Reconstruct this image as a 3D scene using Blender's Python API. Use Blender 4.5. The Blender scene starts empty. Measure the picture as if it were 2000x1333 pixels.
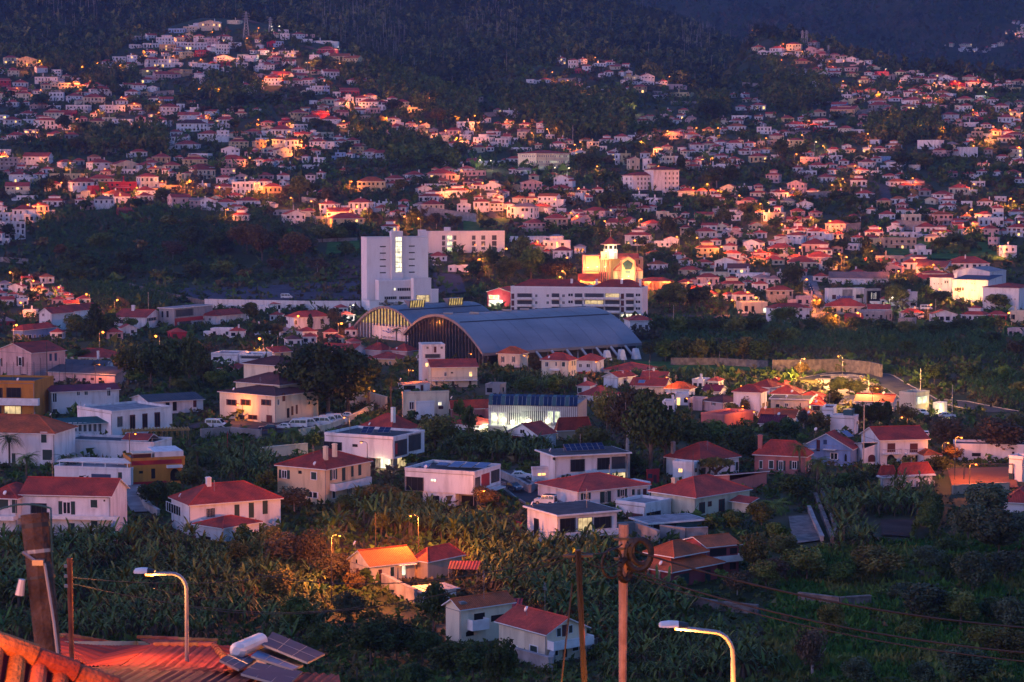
import bpy, math, random
import numpy as np
from mathutils import Vector
R = math.radians
random.seed(7)
rng = np.random.default_rng(7)
sc = bpy.context.scene
COL = sc.collection
# ------------------------------------------------------------------ camera, sky, sun, exposure
F = 4167.0                      # focal length in photograph pixels (photograph 2000 x 1333)
PITCH = math.atan((666.5 - 340.0) / F)
cp, sp = math.cos(PITCH), math.sin(PITCH)
cam_d = bpy.data.cameras.new('camera')
cam_d.sensor_width = 36.0
cam_d.lens = F * 36.0 / 2000.0
cam_d.clip_start = 1.0
cam_d.clip_end = 20000.0
cam = bpy.data.objects.new('camera', cam_d)
COL.objects.link(cam)
cam.rotation_euler = (R(90) - PITCH, 0, 0)
sc.camera = cam
cam_d.dof.use_dof = True
cam_d.dof.focus_distance = 600.0
cam_d.dof.aperture_fstop = 6.3
HAZE = 0.000065
SUN_EL, SUN_AZ = R(3.0), R(-118.0)      # the sun has just gone, low to the left behind the camera
world = bpy.data.worlds.new('World')
sc.world = world
world.use_nodes = True
wn, wl_ = world.node_tree.nodes, world.node_tree.links
for n in list(wn):
 wn.remove(n)
sky = wn.new('ShaderNodeTexSky'); sky.sky_type = 'NISHITA'
sky.sun_disc = False
sky.sun_elevation = SUN_EL
sky.sun_rotation = SUN_AZ
sky.altitude = 200
sky.air_density = 1.6; sky.dust_density = 0.4; sky.ozone_density = 5.0
tint = wn.new('ShaderNodeMix'); tint.data_type = 'RGBA'; tint.blend_type = 'MULTIPLY'
tint.inputs[0].default_value = 1.0
tint.inputs[7].default_value = (1.02, 0.74, 0.92, 1)
bg = wn.new('ShaderNodeBackground'); bg.inputs[1].default_value = 0.15
wo = wn.new('ShaderNodeOutputWorld')
wl_.new(sky.outputs[0], tint.inputs[6]); wl_.new(tint.outputs[2], bg.inputs[0]); wl_.new(bg.outputs[0], wo.inputs[0])
sun_d = bpy.data.lights.new('sun', 'SUN')
sun_d.energy = 0.10
sun_d.color = (1.0, 0.58, 0.74)
sun_d.angle = R(50)
sun = bpy.data.objects.new('sun', sun_d)
COL.objects.link(sun)
_sd = Vector((math.sin(SUN_AZ) * math.cos(R(16)), math.cos(SUN_AZ) * math.cos(R(16)), math.sin(R(16))))
sun.rotation_euler = _sd.to_track_quat('Z', 'Y').to_euler()
sc.view_settings.view_transform = 'Standard'
sc.view_settings.look = 'None'
sc.view_settings.gamma = 1.0
sc.view_settings.exposure = 2.78
sc.view_settings.use_curve_mapping = False
cy = sc.cycles
cy.max_bounces = 4; cy.diffuse_bounces = 2; cy.glossy_bounces = 2; cy.transmission_bounces = 2
cy.volume_bounces = 0; cy.transparent_max_bounces = 4
cy.sample_clamp_indirect = 2.0; cy.sample_clamp_direct = 12.0
cy.caustics_reflective = False; cy.caustics_refractive = False
cy.use_denoising = True
try:
 cy.denoiser = 'OPENIMAGEDENOISE'
 cy.denoising_input_passes = 'RGB_ALBEDO_NORMAL'
 cy.use_light_tree = True
except Exception:
 pass
# ------------------------------------------------------------------ materials
def new_mat(name):
 m = bpy.data.materials.new(name); m.use_nodes = True
 nt = m.node_tree
 b = nt.nodes['Principled BSDF']
 return m, nt.nodes, nt.links, b
def noise_mat(name, c1, c2, scale=0.3, rough=0.85, c3=None, rnd=0.0, bump=0.0, bscale=3.0, spec=0.2, detail=4, metal=0.0):
 m, n, l, b = new_mat(name)
 geo = n.new('ShaderNodeNewGeometry')
 tx = n.new('ShaderNodeTexNoise'); tx.inputs['Scale'].default_value = scale; tx.inputs['Detail'].default_value = detail
 l.new(geo.outputs['Position'], tx.inputs['Vector'])
 cr = n.new('ShaderNodeValToRGB')
 e = cr.color_ramp.elements
 e[0].position, e[1].position = 0.36, 0.64
 e[0].color, e[1].color = (*c1, 1), (*c2, 1)
 if c3:
  x = e.new(0.5); x.color = (*c3, 1)
 l.new(tx.outputs['Fac'], cr.inputs['Fac'])
 out = cr.outputs['Color']
 if rnd:
  oi = n.new('ShaderNodeObjectInfo')
  hs = n.new('ShaderNodeHueSaturation')
  mr = n.new('ShaderNodeMapRange')
  mr.inputs[3].default_value = 1 - rnd; mr.inputs[4].default_value = 1 + rnd
  l.new(oi.outputs['Random'], mr.inputs[0]); l.new(mr.outputs[0], hs.inputs['Value'])
  mh = n.new('ShaderNodeMapRange')
  mh.inputs[3].default_value = 0.5 - rnd * 0.08; mh.inputs[4].default_value = 0.5 + rnd * 0.08
  fr = n.new('ShaderNodeMath'); fr.operation = 'FRACT'
  mu = n.new('ShaderNodeMath'); mu.operation = 'MULTIPLY'; mu.inputs[1].default_value = 7.31
  l.new(oi.outputs['Random'], mu.inputs[0]); l.new(mu.outputs[0], fr.inputs[0]); l.new(fr.outputs[0], mh.inputs[0])
  l.new(mh.outputs[0], hs.inputs['Hue'])
  l.new(out, hs.inputs['Color']); out = hs.outputs['Color']
 l.new(out, b.inputs['Base Color'])
 b.inputs['Roughness'].default_value = rough
 b.inputs['Specular IOR Level'].default_value = spec
 b.inputs['Metallic'].default_value = metal
 if bump:
  t2 = n.new('ShaderNodeTexNoise'); t2.inputs['Scale'].default_value = bscale; t2.inputs['Detail'].default_value = 5
  l.new(geo.outputs['Position'], t2.inputs['Vector'])
  bp = n.new('ShaderNodeBump'); bp.inputs['Strength'].default_value = bump; bp.inputs['Distance'].default_value = 0.3
  l.new(t2.outputs['Fac'], bp.inputs['Height']); l.new(bp.outputs['Normal'], b.inputs['Normal'])
 return m
def plain(name, c, rough=0.6, metal=0.0, spec=0.4):
 k = 0.82
 return noise_mat(name, tuple(x * k for x in c), c, scale=0.9, rough=rough, spec=spec, metal=metal, detail=3)
def wall_mat(name, c, dirt=0.70):
 # painted render with rain streaks and blotches
 m, n, l, b = new_mat(name)
 geo = n.new('ShaderNodeNewGeometry')
 mp = n.new('ShaderNodeMapping'); mp.inputs['Scale'].default_value = (0.9, 0.9, 0.18)
 l.new(geo.outputs['Position'], mp.inputs['Vector'])
 t = n.new('ShaderNodeTexNoise'); t.inputs['Scale'].default_value = 0.8; t.inputs['Detail'].default_value = 6
 l.new(mp.outputs[0], t.inputs['Vector'])
 cr = n.new('ShaderNodeValToRGB'); e = cr.color_ramp.elements
 e[0].position, e[1].position = 0.30, 0.52
 e[0].color = (c[0] * dirt, c[1] * dirt * 0.98, c[2] * dirt * 0.97, 1); e[1].color = (*c, 1)
 l.new(t.outputs['Fac'], cr.inputs['Fac'])
 oi = n.new('ShaderNodeObjectInfo')
 mr = n.new('ShaderNodeMapRange'); mr.inputs[3].default_value = 0.86; mr.inputs[4].default_value = 1.06
 hs = n.new('ShaderNodeHueSaturation')
 l.new(oi.outputs['Random'], mr.inputs[0]); l.new(mr.outputs[0], hs.inputs['Value'])
 l.new(cr.outputs['Color'], hs.inputs['Color']); l.new(hs.outputs['Color'], b.inputs['Base Color'])
 b.inputs['Roughness'].default_value = 0.85; b.inputs['Specular IOR Level'].default_value = 0.2
 return m
def roof_mat(name, c, pitch=0.3):
 # clay tile rows: dark grooves run up the slope (uv in metres), tile to tile tone, moss blotches
 m, n, l, b = new_mat(name)
 uv = n.new('ShaderNodeUVMap'); uv.uv_map = 'uv'
 sep = n.new('ShaderNodeSeparateXYZ'); l.new(uv.outputs[0], sep.inputs[0])
 mu = n.new('ShaderNodeMath'); mu.operation = 'MULTIPLY'; mu.inputs[1].default_value = 2 * math.pi / pitch
 l.new(sep.outputs[0], mu.inputs[0])
 sn = n.new('ShaderNodeMath'); sn.operation = 'SINE'; l.new(mu.outputs[0], sn.inputs[0])
 br = n.new('ShaderNodeTexNoise'); br.inputs['Scale'].default_value = 2.2; br.inputs['Detail'].default_value = 3
 l.new(uv.outputs[0], br.inputs['Vector'])
 geo = n.new('ShaderNodeNewGeometry')
 t = n.new('ShaderNodeTexNoise'); t.inputs['Scale'].default_value = 0.35; t.inputs['Detail'].default_value = 5
 l.new(geo.outputs['Position'], t.inputs['Vector'])
 cr = n.new('ShaderNodeValToRGB'); e = cr.color_ramp.elements
 e[0].position, e[1].position = 0.3, 0.7
 e[0].color = (c[0] * .42, c[1] * .62, c[2] * .8, 1); e[1].color = (*c, 1)
 l.new(t.outputs['Fac'], cr.inputs['Fac'])
 mr = n.new('ShaderNodeMapRange'); mr.inputs[1].default_value = -1; mr.inputs[2].default_value = -0.2
 mr.inputs[3].default_value = 0.62; mr.inputs[4].default_value = 1.0
 l.new(sn.outputs[0], mr.inputs[0])
 m2 = n.new('ShaderNodeMapRange'); m2.inputs[1].default_value = .3; m2.inputs[2].default_value = .7
 m2.inputs[3].default_value = 0.78; m2.inputs[4].default_value = 1.15
 l.new(br.outputs['Fac'], m2.inputs[0])
 mm = n.new('ShaderNodeMath'); mm.operation = 'MULTIPLY'
 l.new(mr.outputs[0], mm.inputs[0]); l.new(m2.outputs[0], mm.inputs[1])
 oi = n.new('ShaderNodeObjectInfo')
 m3 = n.new('ShaderNodeMapRange'); m3.inputs[3].default_value = 0.85; m3.inputs[4].default_value = 1.25
 l.new(oi.outputs['Random'], m3.inputs[0])
 m4 = n.new('ShaderNodeMath'); m4.operation = 'MULTIPLY'
 l.new(mm.outputs[0], m4.inputs[0]); l.new(m3.outputs[0], m4.inputs[1])
 hs = n.new('ShaderNodeHueSaturation'); l.new(m4.outputs[0], hs.inputs['Value'])
 l.new(cr.outputs['Color'], hs.inputs['Color']); l.new(hs.outputs['Color'], b.inputs['Base Color'])
 bp = n.new('ShaderNodeBump'); bp.inputs['Strength'].default_value = 0.5; bp.inputs['Distance'].default_value = 0.06
 l.new(sn.outputs[0], bp.inputs['Height']); l.new(bp.outputs['Normal'], b.inputs['Normal'])
 b.inputs['Roughness'].default_value = 0.8; b.inputs['Specular IOR Level'].default_value = 0.2
 return m
def glow_mat(name, c, s):
 m, n, l, b = new_mat(name)
 b.inputs['Base Color'].default_value = (*c, 1)
 b.inputs['Emission Color'].default_value = (*c, 1)
 b.inputs['Emission Strength'].default_value = s
 m.cycles.emission_sampling = 'NONE'
 return m
def lit_pane(name, c, s):
 # a lit room behind the glass: uneven warm light
 m, n, l, b = new_mat(name)
 geo = n.new('ShaderNodeNewGeometry')
 t = n.new('ShaderNodeTexNoise'); t.inputs['Scale'].default_value = 0.8
 l.new(geo.outputs['Position'], t.inputs['Vector'])
 mr = n.new('ShaderNodeMapRange'); mr.inputs[1].default_value = .3; mr.inputs[2].default_value = .7
 mr.inputs[3].default_value = s * 0.35; mr.inputs[4].default_value = s * 1.3
 l.new(t.outputs['Fac'], mr.inputs[0]); l.new(mr.outputs[0], b.inputs['Emission Strength'])
 b.inputs['Base Color'].default_value = (c[0] * .2, c[1] * .2, c[2] * .25, 1); b.inputs['Emission Color'].default_value = (*c, 1)
 b.inputs['Roughness'].default_value = 0.2
 return m
M = {}
for k, c in dict(w=(.80, .76, .77), c=(.72, .62, .46), y=(.70, .55, .30), o=(.62, .39, .21), p=(.68, .44, .42),
     r=(.46, .04, .06), g=(.34, .32, .32), b=(.34, .46, .66), t=(.46, .36, .27)).items():
 M['wall_' + k] = wall_mat('wall_' + k, c)
M['crimson'] = wall_mat('crimson', (.34, .075, .085))
M['clean'] = wall_mat('clean_white', (.82, .79, .80), .92)
M['salmon'] = wall_mat('salmon', (.52, .19, .17))
M['mustard'] = wall_mat('mustard', (.52, .21, .04))
M['yellowcream'] = wall_mat('yellowcream', (.70, .50, .30))
M['skyblue'] = wall_mat('skyblue', (.24, .36, .60))
M['concrete'] = noise_mat('concrete', (.22, .20, .20), (.36, .33, .32), .5, .9, bump=.2)
M['stone'] = noise_mat('stone', (.12, .10, .095), (.24, .20, .18), .8, .95, bump=.6, bscale=2)
M['roof_red'] = roof_mat('roof_red', (.56, .075, .048))
M['roof_orange'] = roof_mat('roof_orange', (.58, .12, .04))
M['roof_brown'] = roof_mat('roof_brown', (.20, .06, .048))
M['roof_pink'] = roof_mat('roof_pink', (.46, .24, .19))
M['roof_grey'] = roof_mat('roof_grey', (.085, .08, .09), .8)
M['roof_green'] = roof_mat('roof_green', (.035, .11, .10), .5)
M['roof_wine'] = roof_mat('roof_wine', (.26, .035, .050), .5)
M['roof_dark'] = noise_mat('roof_dark', (.045, .043, .05), (.08, .075, .085), .6, .8)
M['roof_slab'] = noise_mat('roof_slab', (.20, .18, .19), (.33, .30, .31), .6, .85)
M['zinc'] = noise_mat('zinc', (.135, .13, .155), (.215, .205, .235), .06, .5, spec=.4, c3=(.17, .165, .195))
M['glass'] = plain('glass', (.020, .022, .03), .08, 0, .6)
M['glass_grey'] = plain('glass_grey', (.07, .075, .09), .12, 0, .6)
M['green'] = plain('shutter_green', (.012, .045, .042), .6)
M['wine'] = plain('wine_wood', (.085, .018, .022), .6)
M['redpaint'] = plain('red_paint', (.42, .018, .028), .5)
M['bluepaint'] = plain('blue_paint', (.02, .05, .13), .5)
M['teal'] = plain('teal_sheet', (.03, .10, .12), .5)
M['white'] = plain('white_paint', (.80, .78, .78), .5)
M['dark'] = plain('dark_void', (.012, .010, .011), .9)
M['darkmetal'] = plain('dark_metal', (.05, .05, .058), .5, .3)
M['metal'] = plain('grey_metal', (.36, .35, .36), .4, .5)
M['wood'] = noise_mat('pole_wood', (.055, .038, .034), (.115, .080, .070), 4, .9, bump=.4, bscale=12)
M['formwood'] = noise_mat('formwork_wood', (.36, .20, .06), (.52, .32, .11), 1.5, .8)
M['trunk'] = noise_mat('trunk_bark', (.075, .055, .045), (.14, .11, .09), 1.5, .95)
M['pale_trunk'] = noise_mat('pale_bark', (.26, .22, .21), (.42, .36, .34), 1.0, .9)
M['asphalt'] = noise_mat('asphalt', (.035, .035, .042), (.060, .058, .066), .3, .85, bump=.1)
M['paving'] = noise_mat('paving', (.17, .15, .15), (.26, .23, .23), .4, .9, bump=.15)
M['solar'] = plain('solar_cell', (.012, .036, .105), .5, 0, .08)
M['solar_pale'] = plain('solar_pale', (.11, .19, .33), .5, 0, .1)
M['rubber'] = plain('black_rubber', (.015, .014, .015), .6)
M['text_dark'] = plain('sign_dark', (.06, .04, .06), .5)
M['text_blue'] = plain('sign_blue', (.03, .08, .42), .4)
M['carglass'] = plain('car_glass', (.015, .018, .022), .06, 0, .8)
M['carwhite'] = plain('car_white', (.76, .75, .76), .25, 0, .6)
M['carblue'] = plain('car_blue', (.02, .03, .07), .25, 0, .6)
M['bulb'] = glow_mat('sodium_bulb', (1.0, .23, .03), 1.0)
M['bulb_white'] = glow_mat('white_bulb', (1.0, .84, .55), 1.2)
M['lit'] = lit_pane('lit_pane', (1.0, .55, .18), .42)
M['lit_white'] = lit_pane('lit_pane_white', (1.0, .90, .62), .26)
M['lit_green'] = lit_pane('lit_pane_green', (.80, .90, .52), .24)
M['lit_gold'] = lit_pane('lit_pane_gold', (1.0, .66, .22), .10)
M['lit_dim'] = lit_pane('lit_pane_dim', (1.0, .72, .35), .13)
# foliage
M['leaf_dark'] = noise_mat('leaf_dark', (.018, .032, .009), (.060, .090, .022), .45, .8, rnd=.3)
M['leaf_mid'] = noise_mat('leaf_mid', (.038, .070, .012), (.115, .165, .032), .45, .8, rnd=.35)
M['leaf_olive'] = noise_mat('leaf_olive', (.060, .066, .014), (.175, .170, .040), .45, .8, rnd=.35)
M['leaf_brown'] = noise_mat('leaf_brown', (.046, .036, .022), (.110, .085, .046), .5, .85, rnd=.35)
M['leaf_rust'] = noise_mat('leaf_rust', (.075, .050, .014), (.190, .130, .036), .5, .8, rnd=.3)
M['leaf_silver'] = noise_mat('leaf_silver', (.030, .048, .024), (.090, .115, .060), .6, .8, rnd=.3)
M['banana'] = noise_mat('banana_leaf', (.026, .052, .009), (.105, .155, .034), .6, .6, rnd=.45, spec=.2, c3=(.050, .088, .017))
M['undergrowth'] = noise_mat('undergrowth', (.034, .060, .012), (.120, .110, .044), .055, .9, c3=(.072, .108, .026))
M['forest'] = noise_mat('forest', (.020, .036, .014), (.090, .088, .030), .012, .9, c3=(.034, .048, .018))
M['grass'] = noise_mat('grass', (.018, .080, .012), (.055, .140, .024), .2, .95, bump=.4)
M['soil'] = noise_mat('soil', (.060, .028, .022), (.10, .055, .042), .2, .95, bump=.4)
M['ground'] = noise_mat('hillside_ground', (.026, .038, .010), (.080, .062, .034), .03, .95, c3=(.046, .052, .018), bump=.3, bscale=.5)
M['netting'] = noise_mat('rock_netting', (.055, .042, .058), (.085, .068, .088), .15, .9, bump=.2)
# ------------------------------------------------------------------ mesh helper
class MB:
 def __init__(s):
  s.v, s.f, s.m, s.uv = [], [], [], []
 def poly(s, pts, m=0, uv=None):
  i = len(s.v)
  s.v.extend(tuple(p) for p in pts)
  s.f.append(tuple(range(i, i + len(pts)))); s.m.append(m)
  s.uv.append(uv)
 def box(s, x0, y0, z0, x1, y1, z1, m=0):
  if x0 > x1: x0, x1 = x1, x0
  if y0 > y1: y0, y1 = y1, y0
  if z0 > z1: z0, z1 = z1, z0
  i = len(s.v)
  s.v += [(x0, y0, z0), (x1, y0, z0), (x1, y1, z0), (x0, y1, z0), (x0, y0, z1), (x1, y0, z1), (x1, y1, z1), (x0, y1, z1)]
  for q in ((0, 3, 2, 1), (4, 5, 6, 7), (0, 1, 5, 4), (1, 2, 6, 5), (2, 3, 7, 6), (3, 0, 4, 7)):
   s.f.append(tuple(i + k for k in q)); s.m.append(m); s.uv.append(None)
 def slope(s, pts, m=0):
  # a roof plane with uv in metres: u along the eave, v up the slope
  a, b, c = (Vector(pts[0]), Vector(pts[1]), Vector(pts[2]))
  n = (b - a).cross(c - a)
  if n.z < 0: n = -n
  ud = Vector((0, 0, 1)).cross(n)
  if ud.length < 1e-6: ud = Vector((1, 0, 0))
  ud.normalize(); vd = n.cross(ud).normalized()
  s.poly(pts, m, [(Vector(p).dot(ud), Vector(p).dot(vd)) for p in pts])
 def bar(s, p, q, r, m=0, n=6, r2=None):
  p, q = Vector(p), Vector(q); d = (q - p)
  if d.length < 1e-9: return
  d.normalize()
  up = Vector((0, 0, 1)) if abs(d.z) < .9 else Vector((1, 0, 0))
  a = d.cross(up).normalized(); b = d.cross(a)
  r2 = r if r2 is None else r2
  i = len(s.v)
  for (c, rr) in ((p, r), (q, r2)):
   for k in range(n):
    t = 2 * math.pi * k / n
    s.v.append(tuple(c + a * (rr * math.cos(t)) + b * (rr * math.sin(t))))
  for k in range(n):
   k2 = (k + 1) % n
   s.f.append((i + k, i + k2, i + n + k2, i + n + k)); s.m.append(m); s.uv.append(None)
  s.f.append(tuple(i + k for k in range(n))[::-1]); s.m.append(m); s.uv.append(None)
  s.f.append(tuple(i + n + k for k in range(n))); s.m.append(m); s.uv.append(None)
 def tube(s, pts, r, m=0, n=6):
  for a, b in zip(pts[:-1], pts[1:]):
   s.bar(a, b, r if not callable(r) else r(a), m, n)
 def mesh(s, name, mats, smooth=False):
  me = bpy.data.meshes.new(name)
  me.from_pydata(s.v, [], s.f)
  for k in mats: me.materials.append(M[k])
  me.polygons.foreach_set('material_index', s.m)
  if any(u is not None for u in s.uv):
   lay = me.uv_layers.new(name='uv')
   flat = []
   for f, u in zip(s.f, s.uv):
    if u is None: flat += [0.0] * (2 * len(f))
    else:
     for a in u: flat += [a[0], a[1]]
   lay.data.foreach_set('uv', flat)
  if smooth:
   me.polygons.foreach_set('use_smooth', [True] * len(s.f))
  me.update()
  return me
 def build(s, name, mats, parent=None, smooth=False, loc=(0, 0, 0), rz=0.0):
  return link(name, s.mesh(name, mats, smooth), parent, loc, rz)
def link(name, me, parent=None, loc=(0, 0, 0), rz=0.0, scale=None):
 o = bpy.data.objects.new(name, me)
 COL.objects.link(o)
 o.parent = parent
 o.location = loc
 o.rotation_euler = (0, 0, rz)
 if scale is not None: o.scale = scale
 return o
def thing(name, label, cat, loc=(0, 0, 0), rz=0.0, group=None):
 o = bpy.data.objects.new(name, None); COL.objects.link(o)
 o.empty_display_size = 1.0
 o.location = loc; o.rotation_euler = (0, 0, rz)
 o['label'] = label; o['category'] = cat
 if group: o['group'] = group
 return o
def tag(o, label, cat, group=None):
 o['label'] = label; o['category'] = cat
 if group: o['group'] = group
 return o
def tri_soup(name, co, mats, mi=None, kind=None):
 # co: (n, 3, 3) triangles -> one mesh
 n = len(co)
 me = bpy.data.meshes.new(name)
 me.vertices.add(n * 3); me.vertices.foreach_set('co', np.ascontiguousarray(co, dtype=np.float32).ravel())
 me.loops.add(n * 3); me.loops.foreach_set('vertex_index', np.arange(n * 3, dtype=np.int32))
 me.polygons.add(n)
 me.polygons.foreach_set('loop_start', np.arange(0, n * 3, 3, dtype=np.int32))
 me.polygons.foreach_set('loop_total', np.full(n, 3, dtype=np.int32))
 for k in mats: me.materials.append(M[k])
 if mi is not None: me.polygons.foreach_set('material_index', np.asarray(mi, dtype=np.int32))
 me.update(calc_edges=True)
 return me
# ------------------------------------------------------------------ terrain
def z_of(v, d):
 k = (666.5 - v) / F
 return d * (k * cp - sp) / (cp + k * sp)
NEAR = np.array([(5, 5200), (12, 2700), (21, 2130), (45, 1900), (75, 1620), (120, 1470), (180, 1400), (250, 1340),
     (290, 1240), (330, 1130), (365, 1050), (420, 950), (480, 880), (560, 800), (640, 740), (760, 680),
     (900, 620), (1000, 560), (1120, 480), (1260, 400), (1420, 330), (1580, 270), (1720, 220), (1850, 180),
     (1950, 140), (2050, 100), (2150, 60), (2250, 30), (2400, -10), (2700, -60)], float)
VR = np.array([(-700, 100), (0, 105), (100, 110), (150, 118), (200, 112), (270, 75), (330, 45), (400, 28), (520, 35), (600, 62),
      (720, 118), (800, 150), (870, 172), (930, 190), (960, 150), (1010, 120), (1100, 112), (1180, 105), (1240, 125),
      (1300, 150), (1400, 182), (1430, 130), (1465, 70), (1500, 72), (1570, 78), (1640, 105), (1700, 130), (1750, 143),
      (1850, 150), (1930, 155), (2000, 155), (2700, 150)], float)
R2 = np.array([(-700, -60), (0, -50), (1000, -50), (1150, -35), (1250, -6), (1330, 14), (1400, 38), (1480, 66), (1530, 92),
      (1600, 140), (1700, 190), (2700, 240)], float)
TT = np.linspace(-0.36, 0.36, 241)
DD = np.concatenate([np.geomspace(6, 240, 60, endpoint=False), np.geomspace(240, 5200, 330)])
def vnoise(x, y, seed):
 # smooth value noise in the plane
 x = np.asarray(x, float); y = np.asarray(y, float)
 xi = np.floor(x).astype(np.int64); yi = np.floor(y).astype(np.int64)
 fx = x - xi; fy = y - yi
 fx = fx * fx * (3 - 2 * fx); fy = fy * fy * (3 - 2 * fy)
 def h(a, b):
  s = np.sin(a * 127.1 + b * 311.7 + seed * 74.7) * 43758.5453
  return s - np.floor(s)
 return (h(xi, yi) * (1 - fx) + h(xi + 1, yi) * fx) * (1 - fy) + (h(xi, yi + 1) * (1 - fx) + h(xi + 1, yi + 1) * fx) * fy - .5
def terrain():
 T, D = np.meshgrid(TT, DD, indexing='ij')
 U = 1000 + T * F
 zk = np.array([z_of(v, d) for d, v in NEAR])
 near = np.interp(D, NEAR[:, 0], zk)
 vr = np.interp(U, VR[:, 0], VR[:, 1])
 vk = NEAR[::-1]
 dr = np.interp(vr, vk[:, 1], vk[:, 0])
 zr = np.interp(dr, NEAR[:, 0], zk)
 z1 = np.where(D <= dr, near, zr - (D - dr) * 0.16)
 r2 = np.interp(U, R2[:, 0], R2[:, 1])
 s = np.clip((D - 1600) / 1300, 0, 1)
 v2 = 330 + (r2 - 330) * s ** 0.75
 d2 = np.minimum(D, 2900)
 z2 = z_of(v2, d2) - np.maximum(D - 2900, 0) * .2
 z2 = np.where(D < 1600, -400, z2)
 s3 = np.clip((D - 2500) / 2300, 0, 1)
 z3 = z_of(230 - 480 * s3, D)
 z3 = np.where(D < 2500, -400, z3)
 Z = np.maximum(np.maximum(z1, z2), z3)
 X, Y = T * D, D
 amp = np.clip((D - 700) / 1000, 0, 1)
 Z += amp * (10 * vnoise(X / 170, Y / 170, 1) + 5 * vnoise(X / 70, Y / 70, 2))
 Z += np.clip((D - 2150) / 600, 0, 1) * (60 * vnoise(X / 230 + 3, Y / 600, 3) + 26 * vnoise(X / 110, Y / 260, 4))
 Z += np.clip((D - 230) / 100, 0, 1) * .9 * vnoise(X / 26, Y / 26, 5)
 # soften
 for _ in range(2):
  Zp = np.pad(Z, 1, mode='edge')
  Z = (Zp[1:-1, 1:-1] * 2 + Zp[:-2, 1:-1] + Zp[2:, 1:-1] + Zp[1:-1, :-2] + Zp[1:-1, 2:]) / 6
 return Z
ZT = terrain()
RATIO = ZT / DD[None, :]
RMAX = np.maximum.accumulate(RATIO, axis=1)
def zf(x, y):
 x = np.asarray(x, float); y = np.maximum(np.asarray(y, float), 6.5)
 t = np.clip((x / y - TT[0]) / (TT[1] - TT[0]), 0, len(TT) - 1.001)
 j = np.clip(np.searchsorted(DD, y) - 1, 0, len(DD) - 2)
 fd = np.clip((y - DD[j]) / (DD[j + 1] - DD[j]), 0, 1)
 i = t.astype(int); ft = t - i
 return (ZT[i, j] * (1 - ft) + ZT[i + 1, j] * ft) * (1 - fd) + (ZT[i, j + 1] * (1 - ft) + ZT[i + 1, j + 1] * ft) * fd
def ray(u, v):
 x = (u - 1000.0) / F; k = (666.5 - v) / F
 return Vector((x, cp + k * sp, -sp + k * cp))
def at(u, v):
 # the first point of the ground that the sight line through photograph pixel (u, v) meets
 d = ray(u, v)
 t, m = d.x / d.y, d.z / d.y
 ti = min(max((t - TT[0]) / (TT[1] - TT[0]), 0), len(TT) - 1.001)
 i = int(ti); f = ti - i
 col = RATIO[i] * (1 - f) + RATIO[i + 1] * f
 hit = np.nonzero(col[12:] >= m)[0]
 if len(hit) == 0:
  y = DD[-1]
 else:
  j = hit[0] + 12
  a, b = col[j - 1], col[j]
  w = (m - a) / (b - a) if b > a else 1
  y = DD[j - 1] + (DD[j] - DD[j - 1]) * min(max(w, 0), 1)
 return Vector((t * y, y, m * y))
def at_d(u, v, dist):
 d = ray(u, v)
 return d * (dist / d.y)
def proj(x, y, z):
 zc = y * cp - z * sp; yc = y * sp + z * cp
 return 1000 + F * x / zc, 666.5 - F * yc / zc
def visible(x, y, margin=4.0):
 # may a point on the ground (raised by margin) be seen from the camera?
 t = np.clip(((x / y) - TT[0]) / (TT[1] - TT[0]), 0, len(TT) - 1.001).astype(int)
 j = np.clip(np.searchsorted(DD, y) - 1, 0, len(DD) - 1)
 return (zf(x, y) + margin) / y >= RMAX[t, j] - 1e-4
def build_ground():
 nt, nd = len(TT), len(DD)
 X = TT[:, None] * DD[None, :]; Y = np.broadcast_to(DD[None, :], X.shape)
 co = np.stack([X, Y, ZT], -1).reshape(-1, 3)
 i = np.arange(nt - 1)[:, None] * nd + np.arange(nd - 1)[None, :]
 i = i.ravel()
 q = np.stack([i, i + nd, i + nd + 1, i + 1], -1)
 me = bpy.data.meshes.new('hillside')
 me.vertices.add(len(co)); me.vertices.foreach_set('co', co.astype(np.float32).ravel())
 me.loops.add(q.size); me.loops.foreach_set('vertex_index', q.astype(np.int32).ravel())
 me.polygons.add(len(q))
 me.polygons.foreach_set('loop_start', np.arange(0, q.size, 4, dtype=np.int32))
 me.polygons.foreach_set('loop_total', np.full(len(q), 4, dtype=np.int32))
 me.polygons.foreach_set('use_smooth', np.ones(len(q), dtype=bool))
 me.materials.append(M['ground']); me.update(calc_edges=True)
 o = link('hillside', me); o['kind'] = 'structure'
build_ground()
OFF = dict(A=(0, 0), B=(500, 0), C=(1000, 0), D=(1500, 0), E=(0, 333), F=(500, 333), G=(1000, 333), H=(1500, 333),
     I=(0, 667), J=(500, 667), K=(1000, 667), L=(1500, 667), M=(0, 1000), N=(500, 1000), O=(1000, 1000), P=(1500, 1000))
def px(tile, x, y):
 # tile pixel (the photograph was measured in 500-pixel tiles at 4x) -> photograph pixel
 a, b = OFF[tile]
 return a + x / 4.0, b + y / 4.0
FOOT = []      # footprints (cx, cy, half-x, half-y, yaw) that plants keep clear of
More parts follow.
